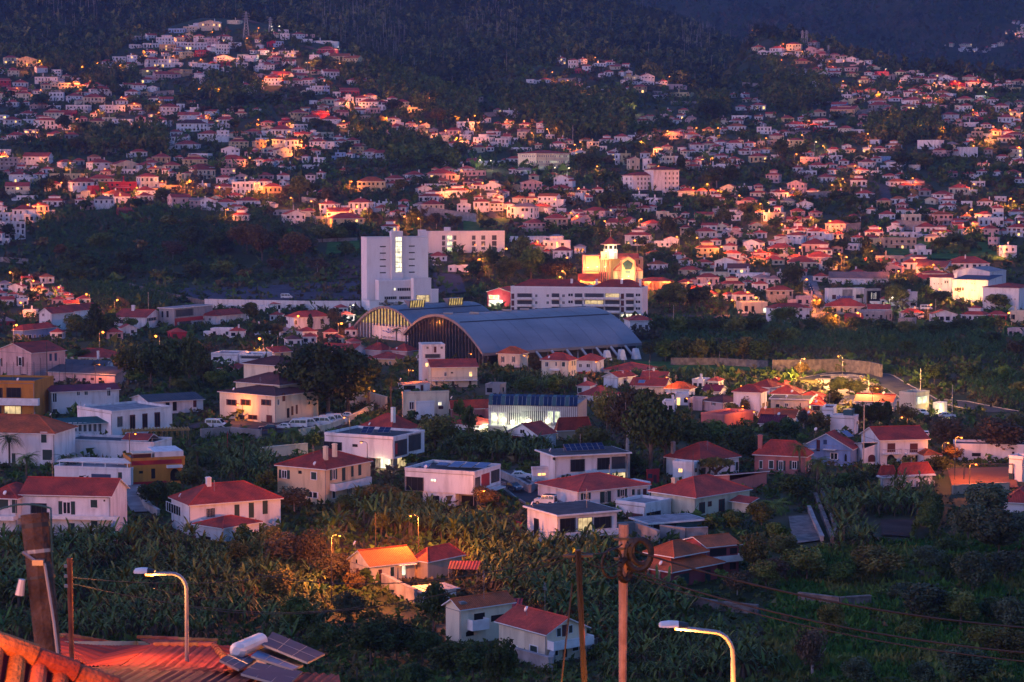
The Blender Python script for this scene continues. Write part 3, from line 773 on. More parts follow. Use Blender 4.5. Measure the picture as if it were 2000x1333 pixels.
# ------------------------------------------------------------------ the houses of the far slopes
HOUSES = {
'A': """90 500 110 45 c h l;210 525 150 55 y G l;105 600 90 45 c h;20 580 60 40 w h;330 570 90 35 w g;440 597 70 45 w f;360 660 170 50 w f;430 650 60 25 w h;45 705 90 70 r g;145 740 150 30 p g;175 790 110 55 c h;360 700 80 35 c h;480 700 140 45 c f l;600 700 90 25 w g;710 700 150 35 w h;790 750 170 50 w h;440 790 110 60 w f;90 835 90 35 w h;600 750 80 25 c h;740 830 170 65 c h;1010 810 110 40 c h;600 885 170 55 w f;900 880 160 50 w F;420 945 160 60 c h;530 915 120 30 r g;240 915 130 25 w h;1060 895 110 20 w h;1340 900 150 60 w h;1300 820 110 40 b g;1410 870 60 50 w f;105 1000 130 60 w h;230 990 90 50 w f;380 1015 160 70 w h;450 1000 80 50 p f;760 1010 130 60 y h;965 1000 150 60 w F;1225 1005 170 60 w h;1500 1030 250 60 w h;1580 960 120 40 w h;1470 945 170 40 w g;1740 1000 120 60 w h;1665 1010 80 40 w g;130 1095 150 35 w h;250 1080 110 60 p f l;1215 1060 180 40 w h;1255 1120 130 50 p f;1400 1130 130 55 w g;1450 1170 180 40 w h;1620 1110 160 60 w h;1740 1110 90 80 w f;1850 1080 130 35 c h;1870 1160 150 50 y h;1960 1060 110 30 g h;280 1290 210 60 w g;70 1330 140 90 g f;30 1215 110 40 w f l;740 1275 100 45 p h;800 1330 170 55 w h;1000 1330 200 40 c G;1140 1330 120 35 w h;1260 1275 150 45 o h;1530 1305 190 55 y h;1600 1345 180 35 w h;1810 1310 220 60 p h;1800 1230 140 60 w G;1960 1230 110 40 p h;1640 240 170 55 c G l;1650 195 120 20 w f;1380 260 130 30 b F;1290 350 140 50 w f;1190 315 80 35 w g;1420 320 110 25 c h l;1550 330 80 45 w h l;1750 330 120 40 w h;1310 400 130 45 o f l;1410 390 90 55 w f;1530 390 160 50 w f;1640 370 80 60 p f;1740 425 110 70 w f;1840 380 90 40 w f;1190 375 130 30 w f;1470 455 95 40 y f;1565 445 90 45 r f;1660 405 60 40 r f;1180 445 100 40 w h;1295 440 60 25 w h;1400 430 90 30 w h;850 530 110 45 w h;930 490 100 40 w f;1030 490 80 50 w f;1010 550 100 45 w h;1210 530 120 60 w h;1300 530 130 60 w f l;1190 590 160 40 y h l;1290 625 160 40 p g;1155 650 110 25 w h;1370 580 120 25 o h;1465 595 80 45 o f;1560 545 120 45 w f;1660 550 100 40 w f;1560 680 110 70 w f;1630 620 80 50 w f;1770 540 90 50 r f;1750 490 120 40 w G l;1830 490 80 30 w f;1090 715 110 45 w h;1010 690 90 25 c g l;945 690 70 20 w f;1950 480 100 40 w f l;1890 570 90 70 w f;1915 720 80 55 w h;1970 740 80 60 w h;1120 750 80 25 o f l;170 720 70 30 w h;330 850 80 30 p h;640 960 80 35 p h;860 960 90 35 c f;1100 960 80 40 p h;560 1090 110 35 g h;880 1200 110 40 w h;1880 920 90 35 c h;600 640 70 25 w f;530 620 60 25 c h""",
'B': """340 305 90 35 w h;225 310 70 40 w f;430 310 60 35 p f;130 370 80 35 r G;185 370 60 40 b f;540 430 150 40 r h;455 470 75 35 w f;520 345 140 20 w f;650 490 160 45 y g;740 500 130 40 y g;880 495 80 40 w F;220 425 80 25 w h;90 500 100 30 w h;250 520 100 35 w g;330 575 110 30 w h;80 550 130 40 w h;590 600 130 35 w g;860 555 90 25 p h;800 665 130 35 w h;885 670 80 20 p g;120 670 120 55 w h;300 680 130 45 w h;400 670 90 40 w g;435 740 50 45 w f;500 740 80 60 w f;555 740 40 60 b f;630 755 60 30 w f;735 750 150 35 r g;215 610 150 25 p g;350 625 120 30 c g;570 820 100 40 c h;720 790 80 25 w f;670 860 120 60 w h;880 850 160 50 w h;900 780 100 30 w h;830 785 90 25 w h;1000 830 110 25 w h;1065 810 80 40 w h;1140 850 110 50 y h;1225 885 80 40 y f l;355 945 135 60 y h;250 1010 110 55 r h;510 930 140 40 r g;680 920 100 40 p g;810 960 130 50 t f;800 895 110 30 w h;590 970 150 35 w h;440 960 130 40 w h;350 1035 110 55 w f;210 1060 190 45 w h;90 985 110 25 p h;930 890 90 40 p f;790 1090 90 60 c f l;880 1040 80 40 w f;1000 1040 130 45 o h;1110 1020 110 30 w h;1230 1020 120 30 w h;1300 1080 90 60 o f l;925 1100 120 45 y f;1040 1110 100 65 p f;1130 1110 70 50 p f;1195 1110 60 50 w g;840 1100 70 40 w f;1120 1080 130 40 w f;360 1100 140 45 y g;440 1090 80 40 w f;185 1170 120 75 c h;285 1180 100 80 w h;480 1160 140 50 w h;570 1165 90 50 w f;40 1170 90 60 o G;400 1190 90 30 p h;470 1210 80 30 w h;220 1230 130 50 c G;760 1150 110 50 c h l;780 1200 140 50 y h l;900 1240 140 50 w h;1000 1250 150 50 w h;660 1250 80 50 b f;1370 1160 90 45 y f;1470 1110 90 45 c f;1540 1060 130 40 p h;1540 1170 110 45 w h;1650 1025 120 65 w F;1630 785 60 30 c h l;1720 810 110 45 g f;1410 860 90 30 c h;1510 870 120 45 w G;1760 1130 130 50 w F;1740 1195 100 40 c h l;1920 1150 110 60 w f;1960 1110 90 40 w h;1840 1090 100 35 w h;1965 910 70 40 w f;1965 1010 80 35 w h;1885 990 60 25 p h;90 1310 100 45 w h;490 1300 80 60 w f;1825 1295 150 20 w f l;1500 1300 100 20 w f;260 1330 110 20 w h;20 1280 80 30 w h;840 650 60 20 w h;60 430 90 35 w h;160 480 90 30 p h;30 560 70 40 w f;280 450 70 30 w f;150 620 90 30 p h;30 700 70 45 w f;500 640 70 25 w h;1310 790 70 30 w h;1360 780 60 25 c f;1080 960 90 30 w h;1600 940 90 25 c f l;740 1000 90 30 p h;640 1110 80 35 w h;1020 1170 80 30 w h;1240 1060 80 35 w f""",
'C': """470 535 70 60 w h;580 570 70 50 w h;680 520 110 15 w f;810 545 80 20 c g;755 600 75 35 w h;855 600 45 35 w h;910 632 70 30 y G;520 575 100 20 r h;710 605 70 20 w f;250 650 80 25 w h;200 655 70 20 w f;370 720 100 25 c h;630 705 90 20 w f;705 705 75 25 w f;1010 725 95 45 o h l;1060 640 110 40 w G;1180 625 100 45 c h l;1280 700 110 35 p f;1310 760 160 30 y f;1280 660 90 30 w f;1380 650 100 25 c h;1410 690 90 25 o h l;1520 690 100 25 w G l;1270 632 90 20 c h;1950 300 100 35 w h;1060 665 100 20 w f;1010 975 110 30 c h;1090 970 110 35 c G;1125 972 60 30 c h;1395 965 90 40 p h;1340 885 80 20 c h;1240 945 60 25 p h;240 1005 110 40 w h;120 1000 100 20 w h;110 1040 90 20 p h;1930 865 110 40 w h l;1730 765 70 15 w h;1840 800 80 20 c h;1930 795 70 20 w h;1780 940 130 30 w f;1760 970 100 20 w h;1910 980 90 25 w h;1750 1025 150 35 w h;1970 1050 110 50 w f;1130 1060 90 25 y h;1260 1090 150 35 p G;1310 1080 70 35 p h;1400 1050 80 25 p h;1420 1085 110 30 w h;1530 1060 90 45 y h;1440 1110 100 30 y h;850 1110 110 40 w h;640 1165 80 50 c f;1060 1095 80 25 w G;940 1090 70 20 w f;750 1120 110 20 w h;345 1160 110 35 w h;380 1110 50 20 w h;1220 1200 80 50 c h;1325 1200 65 45 w h;1450 1190 110 55 w h;1540 1170 100 45 c h;1600 1190 110 40 w h;1735 1160 130 40 w h;1630 1250 110 30 w h;1740 1285 90 40 w h;1820 1210 80 25 w h;1900 1210 80 20 w h;1970 1200 80 25 w h;1925 1270 140 45 y h;1440 1300 70 40 w h;1550 1330 140 30 w f;1640 1330 90 40 w f;835 1290 60 80 w f;890 1290 80 80 y f;960 1330 80 80 c G;1040 1240 80 40 w h;1050 1330 60 80 w f;1215 1300 90 70 c f;1280 1300 70 70 w f;60 1190 130 30 w f;20 920 50 45 w f;530 1220 90 30 w G l;40 1130 70 40 w f;1470 1270 80 30 c h;1580 1240 80 30 w h;1850 1150 80 30 w h""",
'D': """200 400 120 50 c h;60 410 110 30 w h;40 430 90 25 w f;270 500 110 20 o h;300 450 110 25 w F;150 440 80 20 w f;410 460 100 35 p h;520 465 80 35 p h;475 490 60 20 o h;650 485 80 25 w G;720 510 70 25 w G;815 545 80 25 c h;590 560 80 25 w h;500 560 80 20 w g;225 590 80 30 w G;370 575 100 30 o h;440 600 90 25 w G;520 600 100 30 w g;650 600 90 20 y h;660 560 90 30 p h;900 595 90 30 r f;1040 590 90 25 c h;780 590 60 20 w h;1080 655 90 40 w G;1190 650 100 35 c g;1270 655 90 35 w g;1390 640 110 30 w G;1320 605 90 20 p h;1570 630 110 25 c h;1650 640 90 20 w h;1480 690 130 35 r f;1590 680 100 35 w h;1680 690 140 35 w h;1790 710 110 25 w h;1910 715 140 25 y f;1950 665 100 30 c h;1880 680 70 25 w h;385 680 75 40 w f;430 740 80 25 w h;350 745 50 15 w f;605 730 80 40 w h;610 770 70 25 w f;710 750 110 20 w h;740 655 90 30 y h l;790 655 60 20 w h;815 765 60 20 w h;930 745 90 15 w f;860 815 130 25 w h;655 815 60 35 y f;580 910 210 50 o g;550 850 120 30 b g;1095 760 70 35 w g;1190 730 80 20 o h;1260 760 70 30 w f;1340 760 130 30 w h;1110 815 150 30 w h;1240 790 80 25 c h;1380 785 110 25 c h;1280 855 100 40 w h;1360 860 60 30 p f;960 890 110 35 c h l;1090 860 110 25 c h l;1100 910 140 35 c h;1020 910 60 30 w f;840 945 80 30 b f;905 970 70 45 c h;980 960 60 40 w f;810 985 80 30 b f;600 1040 110 35 c h;700 1045 90 20 w f;860 1045 110 25 o h;150 955 110 30 y h;260 945 60 25 w h;410 985 130 40 w h;210 1010 160 35 w h;235 1030 110 25 w h;410 1035 120 30 r f;280 1050 110 15 p h;70 1090 110 20 c h;60 1130 90 25 g f;220 1160 110 60 y h;130 1155 80 40 w h;1430 945 130 45 w h;1540 880 100 50 w h;1500 870 80 40 c f;1530 810 120 35 c h;1650 820 90 25 p h;1755 820 90 40 w h;1710 870 90 25 r h;1830 870 110 40 w h;1820 900 90 20 w f;1690 950 90 25 r f;1860 960 130 40 w h;1590 990 110 20 w f;1480 990 80 20 p h;1630 1095 80 60 t f;1250 1170 170 65 w N;1570 1230 135 70 w N;1445 1165 100 35 c h;1600 1145 110 30 w h;1330 1225 130 45 p h;1480 1220 80 35 w h;975 1165 120 30 w h;880 1190 90 25 w h;1000 1190 100 25 y h;525 1200 100 30 w h;330 1280 155 45 p f;720 1270 90 35 y G;790 1330 120 60 w h;920 1260 80 30 b f;960 1330 160 20 w f l;660 1330 90 35 o h;590 1290 80 25 w h;390 1330 130 35 w h;500 1320 90 25 w h;960 1300 80 20 o h;1820 1260 90 35 w h;1920 1230 140 60 c h;1950 1310 120 45 w h;1640 1310 40 25 p f;1860 1120 140 40 c h l;1930 1090 110 40 p h;1960 1040 100 30 w h;1550 370 90 25 c h;1640 410 80 25 w f;1765 370 40 20 w h;1590 405 60 15 w f;1960 290 90 30 w f;1975 250 60 30 c f l;1990 215 40 20 w f;1900 910 90 35 c h l;1960 880 80 30 p h;1940 990 90 30 w h;1780 1060 90 35 c h l;1880 1060 90 30 w h;1700 1000 80 25 w h;1560 940 80 30 p h;1960 830 80 30 c h;1230 700 90 20 w h;440 1250 90 30 w h;850 1270 80 30 w h;560 490 60 20 w f""",
'E': """40 930 100 30 w h;120 955 110 40 w G;300 970 130 40 w h;470 1000 80 30 w h;20 1010 80 50 w h;60 1060 100 40 w g;180 1060 80 40 w f;560 1090 120 40 c g;660 1050 100 30 w h;230 1150 100 40 w f;1010 1290 120 40 w G;900 1320 130 30 p h;1720 1300 150 40 w f;1850 1310 120 40 w h;1400 1320 130 30 r h;60 1230 120 40 r h;440 1320 100 30 w h;130 85 130 50 w h;510 105 250 70 y f;315 105 150 25 y f;135 190 190 60 c g l;660 165 210 70 w h;950 170 250 70 r f;1170 145 150 90 w h;1600 70 180 70 c h;1350 160 190 35 o f l;1400 100 40 60 y f;925 220 170 35 w h l;1140 205 160 45 w h;815 300 160 70 w h;1140 240 120 40 w h;410 285 160 45 w h;320 355 130 75 p h;690 310 90 60 p f;980 350 110 25 r g;185 410 180 100 w h;250 410 130 60 w f;30 400 90 60 w f;120 545 160 130 w f;1420 300 160 80 p g;1620 310 110 70 w G;1540 300 120 60 p g;1740 105 110 45 w h;1770 170 130 40 w h;1900 190 180 90 w f;1820 240 120 40 w h;1920 280 160 40 w h;1830 320 120 30 w h;1880 395 130 45 w h;1730 320 80 35 w f;370 885 110 50 w h;270 40 90 40 w h;360 30 80 40 w h;60 40 70 30 p h;1000 30 120 30 w f;1200 20 90 30 c h;850 40 90 30 p h""",
'J': """300 40 120 30 w h;420 20 110 30 w h;620 30 120 30 c h;780 60 90 30 p h;1290 150 80 40 w h;1650 60 100 40 w h;1760 130 110 50 w h;1560 330 110 40 w h;1850 420 120 40 g f""",
'K': """60 60 90 40 w h;150 80 90 40 w f;560 420 110 40 w h;860 360 80 30 p h;1100 330 90 30 w g;1450 380 90 40 w f;1570 380 90 30 w h;1330 500 100 40 w f;1430 540 110 50 p f;1220 560 90 30 w f""",
'F': """150 1180 90 40 w h;60 1120 100 30 w f;160 1090 90 30 w h;720 1180 110 50 w h;680 1120 90 40 w h;60 1290 140 50 w f;250 1310 120 50 w h;420 1320 130 60 w h;580 1320 110 50 p h;740 1300 100 50 w h;80 75 130 35 p h;220 80 90 40 w h;430 100 70 60 w h;130 180 150 50 o h l;40 175 80 45 w f;260 170 60 40 y h;525 205 110 30 g h;900 170 230 80 y h;1080 105 150 40 p h;1460 80 220 50 p h;1430 120 150 35 c h;1560 210 170 50 w h;1490 215 110 40 w f;1850 160 130 40 w G;1870 220 140 40 w h;1740 245 70 30 w h;1350 245 170 40 w h;1320 195 110 50 w G;1390 340 170 70 c h;1760 330 130 80 w h;1880 320 110 60 w h;1990 370 60 90 w f;800 345 170 90 w h;640 400 180 70 w g;720 450 270 70 y h;510 420 80 50 g f;310 420 150 70 w G;400 360 110 40 c h;230 355 190 30 g f;1120 370 110 40 w h;980 330 120 30 w h;1160 280 100 30 w h;985 300 60 30 w f;1040 490 130 50 w h;1660 125 90 25 p h;1940 200 80 30 w h;60 290 110 35 w f;1425 710 140 35 w h;1600 795 200 40 w f;1655 20 120 20 w h;1270 310 90 40 w h;1500 20 90 25 c h;690 30 80 30 c h""",
'G': """60 40 60 40 w h;110 30 90 20 w g;310 90 95 50 c h;410 95 95 30 p h;160 180 150 80 p G;390 180 190 35 w h;40 160 90 30 y G;525 235 60 50 w f;575 190 80 25 w h;670 190 90 40 w h;985 235 130 40 w f;1095 270 100 45 w f;1020 330 110 30 w h;960 300 80 40 p f;155 270 100 50 c h l;50 250 110 20 c h;80 380 200 90 w h;250 320 150 30 c h;350 340 150 30 w f;450 380 90 35 w h;640 370 190 50 p h;750 370 100 40 g f;350 460 180 80 t h;570 440 160 50 p G;1185 385 85 55 c f;1255 385 80 40 c f;1320 420 90 30 c h;1495 385 150 30 y g;1590 370 50 60 g f;1750 395 70 30 w f;1115 470 150 50 p h;1355 520 90 70 c h;1530 530 150 50 w h;1540 470 130 30 w g;820 450 190 30 w g;970 590 190 80 w h;1060 560 70 40 w f;1245 580 110 30 w G;1170 600 120 30 w f;165 590 280 60 w f;350 650 210 90 w f;390 690 150 60 w h;530 650 90 50 w h;1530 680 180 70 y h;1700 630 110 35 w h;1870 630 130 60 w G;1130 690 120 20 g h;1670 775 180 60 w G;1510 760 120 25 w h;1370 820 160 30 c h;1530 900 180 60 p h;1590 850 220 40 c f;1730 940 180 50 c h;1410 990 180 50 w h;1560 1010 110 40 o h l;1870 860 240 40 w f;1950 950 110 60 w h;1650 230 60 30 w f;1600 265 150 40 w h;1740 245 110 30 c h;1860 270 120 35 p h l;1920 210 130 25 c h;1230 200 110 30 w f;1360 195 130 30 c h;1480 195 90 25 w h;1690 180 130 40 c G;1820 165 110 30 w f;1950 530 90 40 w h;1750 500 110 30 w f;1930 700 130 50 p h;1990 400 60 60 w f;1120 780 140 45 w h;860 370 90 30 p h;1300 700 90 30 w h;1930 880 120 30 p h""",
'H': """740 40 110 40 w h;850 40 90 30 w f;470 95 120 40 w h;710 130 130 50 w h;940 75 100 30 w h;1020 125 150 35 w h;1080 120 70 25 w f l;1200 150 130 25 p h;215 185 130 75 p G;1380 250 150 60 w h;1490 190 160 50 c h;1390 270 110 25 w h;1010 270 110 45 w h;900 290 110 50 o h;750 215 130 25 w h;100 225 130 50 w h;150 275 110 35 c h;290 305 120 40 w G;235 360 110 40 p h;65 405 135 65 g f;1050 345 100 35 w h;930 380 130 35 w h;800 340 70 20 w h;1130 415 130 60 c f;1110 350 80 30 w h;1370 430 160 80 p h;1490 435 110 40 b h;1390 310 110 25 w h;1690 280 120 35 w h;1550 290 80 40 w f;1795 370 90 70 w h;1680 395 130 50 w h;1740 440 190 60 w f;1870 440 90 40 w h;1940 360 110 30 w h;1740 530 130 70 p h;1940 520 160 70 w h;525 480 170 60 p h;1230 490 160 45 w h;1480 500 130 40 w h;1280 570 120 50 c h;830 520 150 35 w h;1060 530 220 35 b f;1030 620 250 80 t f;810 580 130 50 y h;860 590 60 40 y f;205 570 140 60 w h;370 530 150 50 w h;250 490 110 20 w h;160 500 80 20 w h;380 570 110 40 w G;105 650 210 40 p h;355 640 200 60 p h;440 660 130 30 w h;390 720 220 40 p h;40 700 100 30 p h;60 740 150 35 c h;270 770 230 50 c h;230 720 120 30 p h;1165 775 250 50 w h;1560 800 345 70 w h;910 760 120 40 w g;955 730 210 50 g f;1270 810 250 50 w g;405 870 110 40 w h;535 870 140 40 w h;40 890 110 30 w h;100 1030 200 90 t h;710 890 480 25 w g;605 1125 320 60 c h;870 1140 180 50 c g;800 1190 230 80 g f;1130 1165 180 50 w h;1380 1190 190 60 w G;1600 1180 200 50 w h;1790 1180 150 50 r h;1945 1190 110 80 c f;1070 1230 110 60 g f;680 1200 130 30 r g;1930 1300 120 50 p f;1890 690 110 90 w f;1560 60 100 30 w h;1930 60 110 40 p h;1960 100 90 30 w h;480 30 90 25 w h;340 40 80 25 w f;1620 490 110 40 c h;1600 430 110 30 w h""",
}
CN = dict(w='white', c='cream', y='yellow', o='orange', p='pink', r='red', g='grey', b='pale blue', t='tan')
RN = dict(h='red hip roof', g='red gable roof', G='front gable', f='flat roof', F='dark flat roof', N='windowless walls')
REST = {k: [] for k in ('v', 'f', 'm')}
FARH = []
def far_parts(w, d, h, col, rf, lit, rnd):
 """wall mesh, roof mesh, windows mesh of one far house in metres, its front at y = 0"""
 wall, roof, win = MB(), MB(), MB()
 kind = dict(h='hip', g='gable', G='gable', f='flat', F='flat', N='flat')[rf]
 ax = dict(g='x', G='y').get(rf)
 over = .35 if kind != 'flat' else .1
 rise = min(w, d) * (.22 if kind == 'hip' else .2) + .3
 x0, x1 = -w / 2, w / 2
 walls_with_gable(wall, x0, 0, x1, d, -4, h, kind, rise, over, ax)
 add_roof(roof, x0, 0, x1, d, h + .01, rise, kind, over, 0, 1, None, ax)
 # a lower wing or terrace gives the block a broken outline
 q = rnd.random()
 if rf != 'N' and w > 7:
  sg = 1 if rnd.random() < .5 else -1
  if q < .34:
   ww, hh, dd = w * rnd.uniform(.28, .45), h * rnd.uniform(.45, .7), d * rnd.uniform(.5, .8)
   xa = sg * w / 2; xb = xa + sg * ww
   yb = rnd.uniform(-1.2, 1.5)
   wall.box(min(xa, xb) + .02, yb, -4, max(xa, xb) - .02, yb + dd, hh)
   add_roof(roof, min(xa, xb), yb, max(xa, xb), yb + dd, hh + .01, 1.2, rnd.choice(['hip', 'flat']), .25, 0, 1)
  elif q < .62:
   ww = w * rnd.uniform(.5, 1.0); c0 = rnd.uniform(-.5, .5) * (w - ww)
   wall.box(c0 - ww / 2, -1.4, -4, c0 + ww / 2, -.02, h * .42)
   wall.box(c0 - ww / 2, -1.45, h * .42, c0 + ww / 2, -1.3, h * .42 + .8)
  elif q < .75:
   ww, dd = w * .5, d * .5
   wall.box(-ww / 2, d * .3, h + .3, ww / 2, d * .3 + dd, h + 2.6)
   add_roof(roof, -ww / 2, d * .3, ww / 2, d * .3 + dd, h + 2.61, 1.0, 'hip', .3, 0, 1)
 if rnd.random() < .5 and rf != 'N':
  cx = rnd.uniform(-.3, .3) * w; cy_ = d * rnd.uniform(.35, .6)
  wall.box(cx - .3, cy_ - .3, h, cx + .3, cy_ + .3, h + rise + .9)
 if rf != 'N':
  nf = max(1, int(round(h / 3.0))); fh = h / nf
  nc = max(2, int(round(w / 2.9)))
  for fl in range(nf):
   for c in range(nc):
    if rnd.random() < .12: continue
    cx = x0 + (c + .5 + rnd.uniform(-.12, .12)) * w / nc
    ww = rnd.choice([.9, 1.0, 1.1, 1.6]); zb = fl * fh + .28 * fh; zt = zb + .48 * fh
    if rnd.random() < .15: zb = fl * fh + .05
    mi = 0
    if rnd.random() < (.22 if lit else .022): mi = 1
    elif rnd.random() < .2: mi = 2
    win.box(cx - ww / 2, -.05, zb, cx + ww / 2, .02, zt, mi)
   for X, sg in ((x0, -1), (x1, 1)):
    for c in range(max(1, int(d / 3.6))):
     yy = (c + .5) * d / max(1, int(d / 3.6))
     win.box(X - .04, yy - .5, fl * fh + .28 * fh, X + .04, yy + .5, fl * fh + .76 * fh, 0)
  if nf > 1 and rnd.random() < .45:
   ww = w * rnd.uniform(.4, .9)
   win.box(-ww / 2, -1.1, fh - .1, ww / 2, -.06, fh + .06, 3); win.box(-ww / 2, -1.1, fh + .85, ww / 2, -1.02, fh + .93, 3)
 return wall, roof, win
WOOD = [[(0, 95), (200, 110), (210, 160), (120, 150), (0, 112)], [(140, 60), (300, 60), (200, 130), (190, 190), (120, 140)], [(640, 140), (760, 130), (940, 200), (930, 260), (800, 215), (700, 175)], [(960, 180), (1240, 190), (1240, 250), (1080, 250), (980, 225)], [(1060, 250), (1240, 240), (1220, 270), (1080, 275)], [(1500, 130), (1580, 150), (1640, 190), (1560, 225), (1480, 205)], [(1700, 240), (1830, 225), (1840, 270), (1760, 290), (1690, 270)], [(190, 130), (260, 140), (280, 170), (200, 175)], [(370, 175), (470, 130), (520, 190), (430, 215)], [(160, 265), (320, 255), (330, 305), (180, 305)], [(1360, 195), (1420, 195), (1425, 230), (1365, 230)], [(690, 240), (850, 290), (900, 330), (760, 320), (680, 280)]]
FB = [[(70, 425), (330, 410), (540, 430), (700, 440), (690, 470), (560, 470), (420, 500), (300, 540), (130, 540), (70, 480)], [(1500, 640), (1900, 650), (2000, 670), (2000, 720), (1740, 700), (1520, 690)], [(1290, 640), (1500, 650), (1500, 700), (1300, 690)], [(1880, 740), (2000, 745), (2000, 800), (1900, 790)], [(1650, 525), (1800, 560), (1830, 580), (1720, 570)], [(1190, 385), (1370, 380), (1370, 400), (1200, 400)], [(120, 560), (350, 575), (330, 610), (180, 600)], [(1760, 570), (1840, 585), (1830, 610), (1750, 600)], [(670, 370), (860, 385), (850, 400), (680, 395)]]
BARE = [[(60, 400), (1000, 440), (1010, 600), (240, 610), (0, 540)], [(1100, 440), (1330, 440), (1330, 620), (980, 620)], [(0, 90), (150, 100), (150, 55), (520, 45), (420, 20), (0, 20)]]
def inpoly1(u, v, P):
 c = False; j = len(P) - 1
 for i in range(len(P)):
  (xi, yi), (xj, yj) = P[i], P[j]
  if (yi > v) != (yj > v) and u < (xj - xi) * (v - yi) / (yj - yi + 1e-9) + xi: c = not c
  j = i
 return c
def far_houses():
 rnd = random.Random(11)
 rows = []
 for t, s in HOUSES.items():
  for e in s.split(';'):
   e = e.split()
   x, y, w, h = map(float, e[:4])
   rows.append((w * h, t, x, y, w, h, e[4], e[5], 'l' in e[6:]))
 # neighbours packed beside the measured houses, as densely as the slope is built
 ext = []
 for r in rows * 2:
  if r[1] in 'ABCDEFGH' and rnd.random() < .85:
   x = r[2] + rnd.choice((-1, 1)) * r[4] * rnd.uniform(.8, 1.5); y = r[3] - rnd.uniform(-.4, 1.3) * r[5]
   w, h = max(r[4] * rnd.uniform(.5, .85), 55), max(r[5] * rnd.uniform(.55, .9), 24)
   u, v = px(r[1], x, y)
   if any(abs(q[2] + OFF[q[1]][0] * 4 - u * 4) < (q[4] + w) * .42 and abs(q[3] + OFF[q[1]][1] * 4 - v * 4) < 22 for q in rows + ext): continue
   if v > 600 or v < 45 or any(inpoly1(u, v, P) for P in WOOD + FB + BARE): continue
   ext.append((0, r[1], x, y, w, h, rnd.choice('wwwwwwcpcg'), rnd.choice('hhhhhgfGf'), rnd.random() < .12))
 rows += ext
 rows.sort(key=lambda r: -r[0])
 for i, (_, t, x, y, w, h, col, rf, lit) in enumerate(rows):
  u, v = px(t, x, y)
  C = at(u, v)
  m = C.y / F / 4
  W, Hh = w * m * 1.02, max(h * m * 1.04, 2.6)
  if rf in 'hg' : W *= .94
  D = min(max(W * rnd.uniform(.6, .95), 5.5), 13)
  yaw = rnd.uniform(-.42, .42) + math.atan2(C.x, C.y) * -1.0
  if W > 22: yaw *= .3
  wall, roof, win = far_parts(W, D, Hh, col, rf, lit, rnd)
  rm = 'roof_red'
  if rf in 'fN': rm = 'roof_slab'
  if rf == 'F': rm = 'roof_dark'
  if rf in 'hg' and rnd.random() < .16: rm = rnd.choice(['roof_pink', 'roof_brown', 'roof_orange', 'roof_orange'])
  FOOT.append((C, W / 2 + .5, D, None))
  if i < 225:
   root = thing('house', '', 'house', C, yaw, 'houses on the hillside')
   wall.build('wall', ['wall_' + col], root)
   roof.build('roof', [rm, 'white' if rf in 'hgG' else 'wall_' + col], root)
   if win.f:
    wo = win.build('windows', ['glass', 'lit', 'green', 'white'], root); wo['kind'] = 'stuff'
   nf = max(1, int(round(Hh / 3.0)))
   look = ('long ' if W > 20 else 'small ' if W < 8.5 else 'tall ' if Hh > W * .75 else '')
   rn = RN[rf] if rm in ('roof_red', 'roof_slab', 'roof_dark') else RN[rf].replace('red', {'roof_pink': 'faded pink', 'roof_brown': 'brown', 'roof_orange': 'orange'}[rm])
   FARH.append((root, look + ('' if rf == 'N' or look else {1: 'one-storey ', 2: 'two-storey ', 3: 'three-storey ', 4: 'four-storey '}.get(nf, 'many-storey ')) + CN[col] + ' ' + ('block' if rf == 'N' else 'house') + ' with ' + rn, u, v, W, Hh))
  else:
   ca, sa = math.cos(yaw), math.sin(yaw)
   for b, mats in ((wall, ['wall_' + col]), (roof, [rm, 'wall_' + col]), (win, ['glass', 'lit', 'green', 'white'])):
    k = len(REST['v'])
    REST['v'] += [(C.x + p[0] * ca - p[1] * sa, C.y + p[0] * sa + p[1] * ca, C.z + p[2]) for p in b.v]
    REST['f'] += [tuple(k + q for q in f) for f in b.f]
    REST['m'] += [mats[j] for j in b.m]
 # the small houses beyond the three hundred largest, and the ones packed in between
 names = sorted(set(REST['m']))
 me = bpy.data.meshes.new('far_houses')
 me.from_pydata(REST['v'], [], REST['f'])
 for k in names: me.materials.append(M[k])
 ix = {k: j for j, k in enumerate(names)}
 me.polygons.foreach_set('material_index', [ix[k] for k in REST['m']])
 me.update()
 o = link('far_houses', me); o['kind'] = 'stuff'
far_houses()
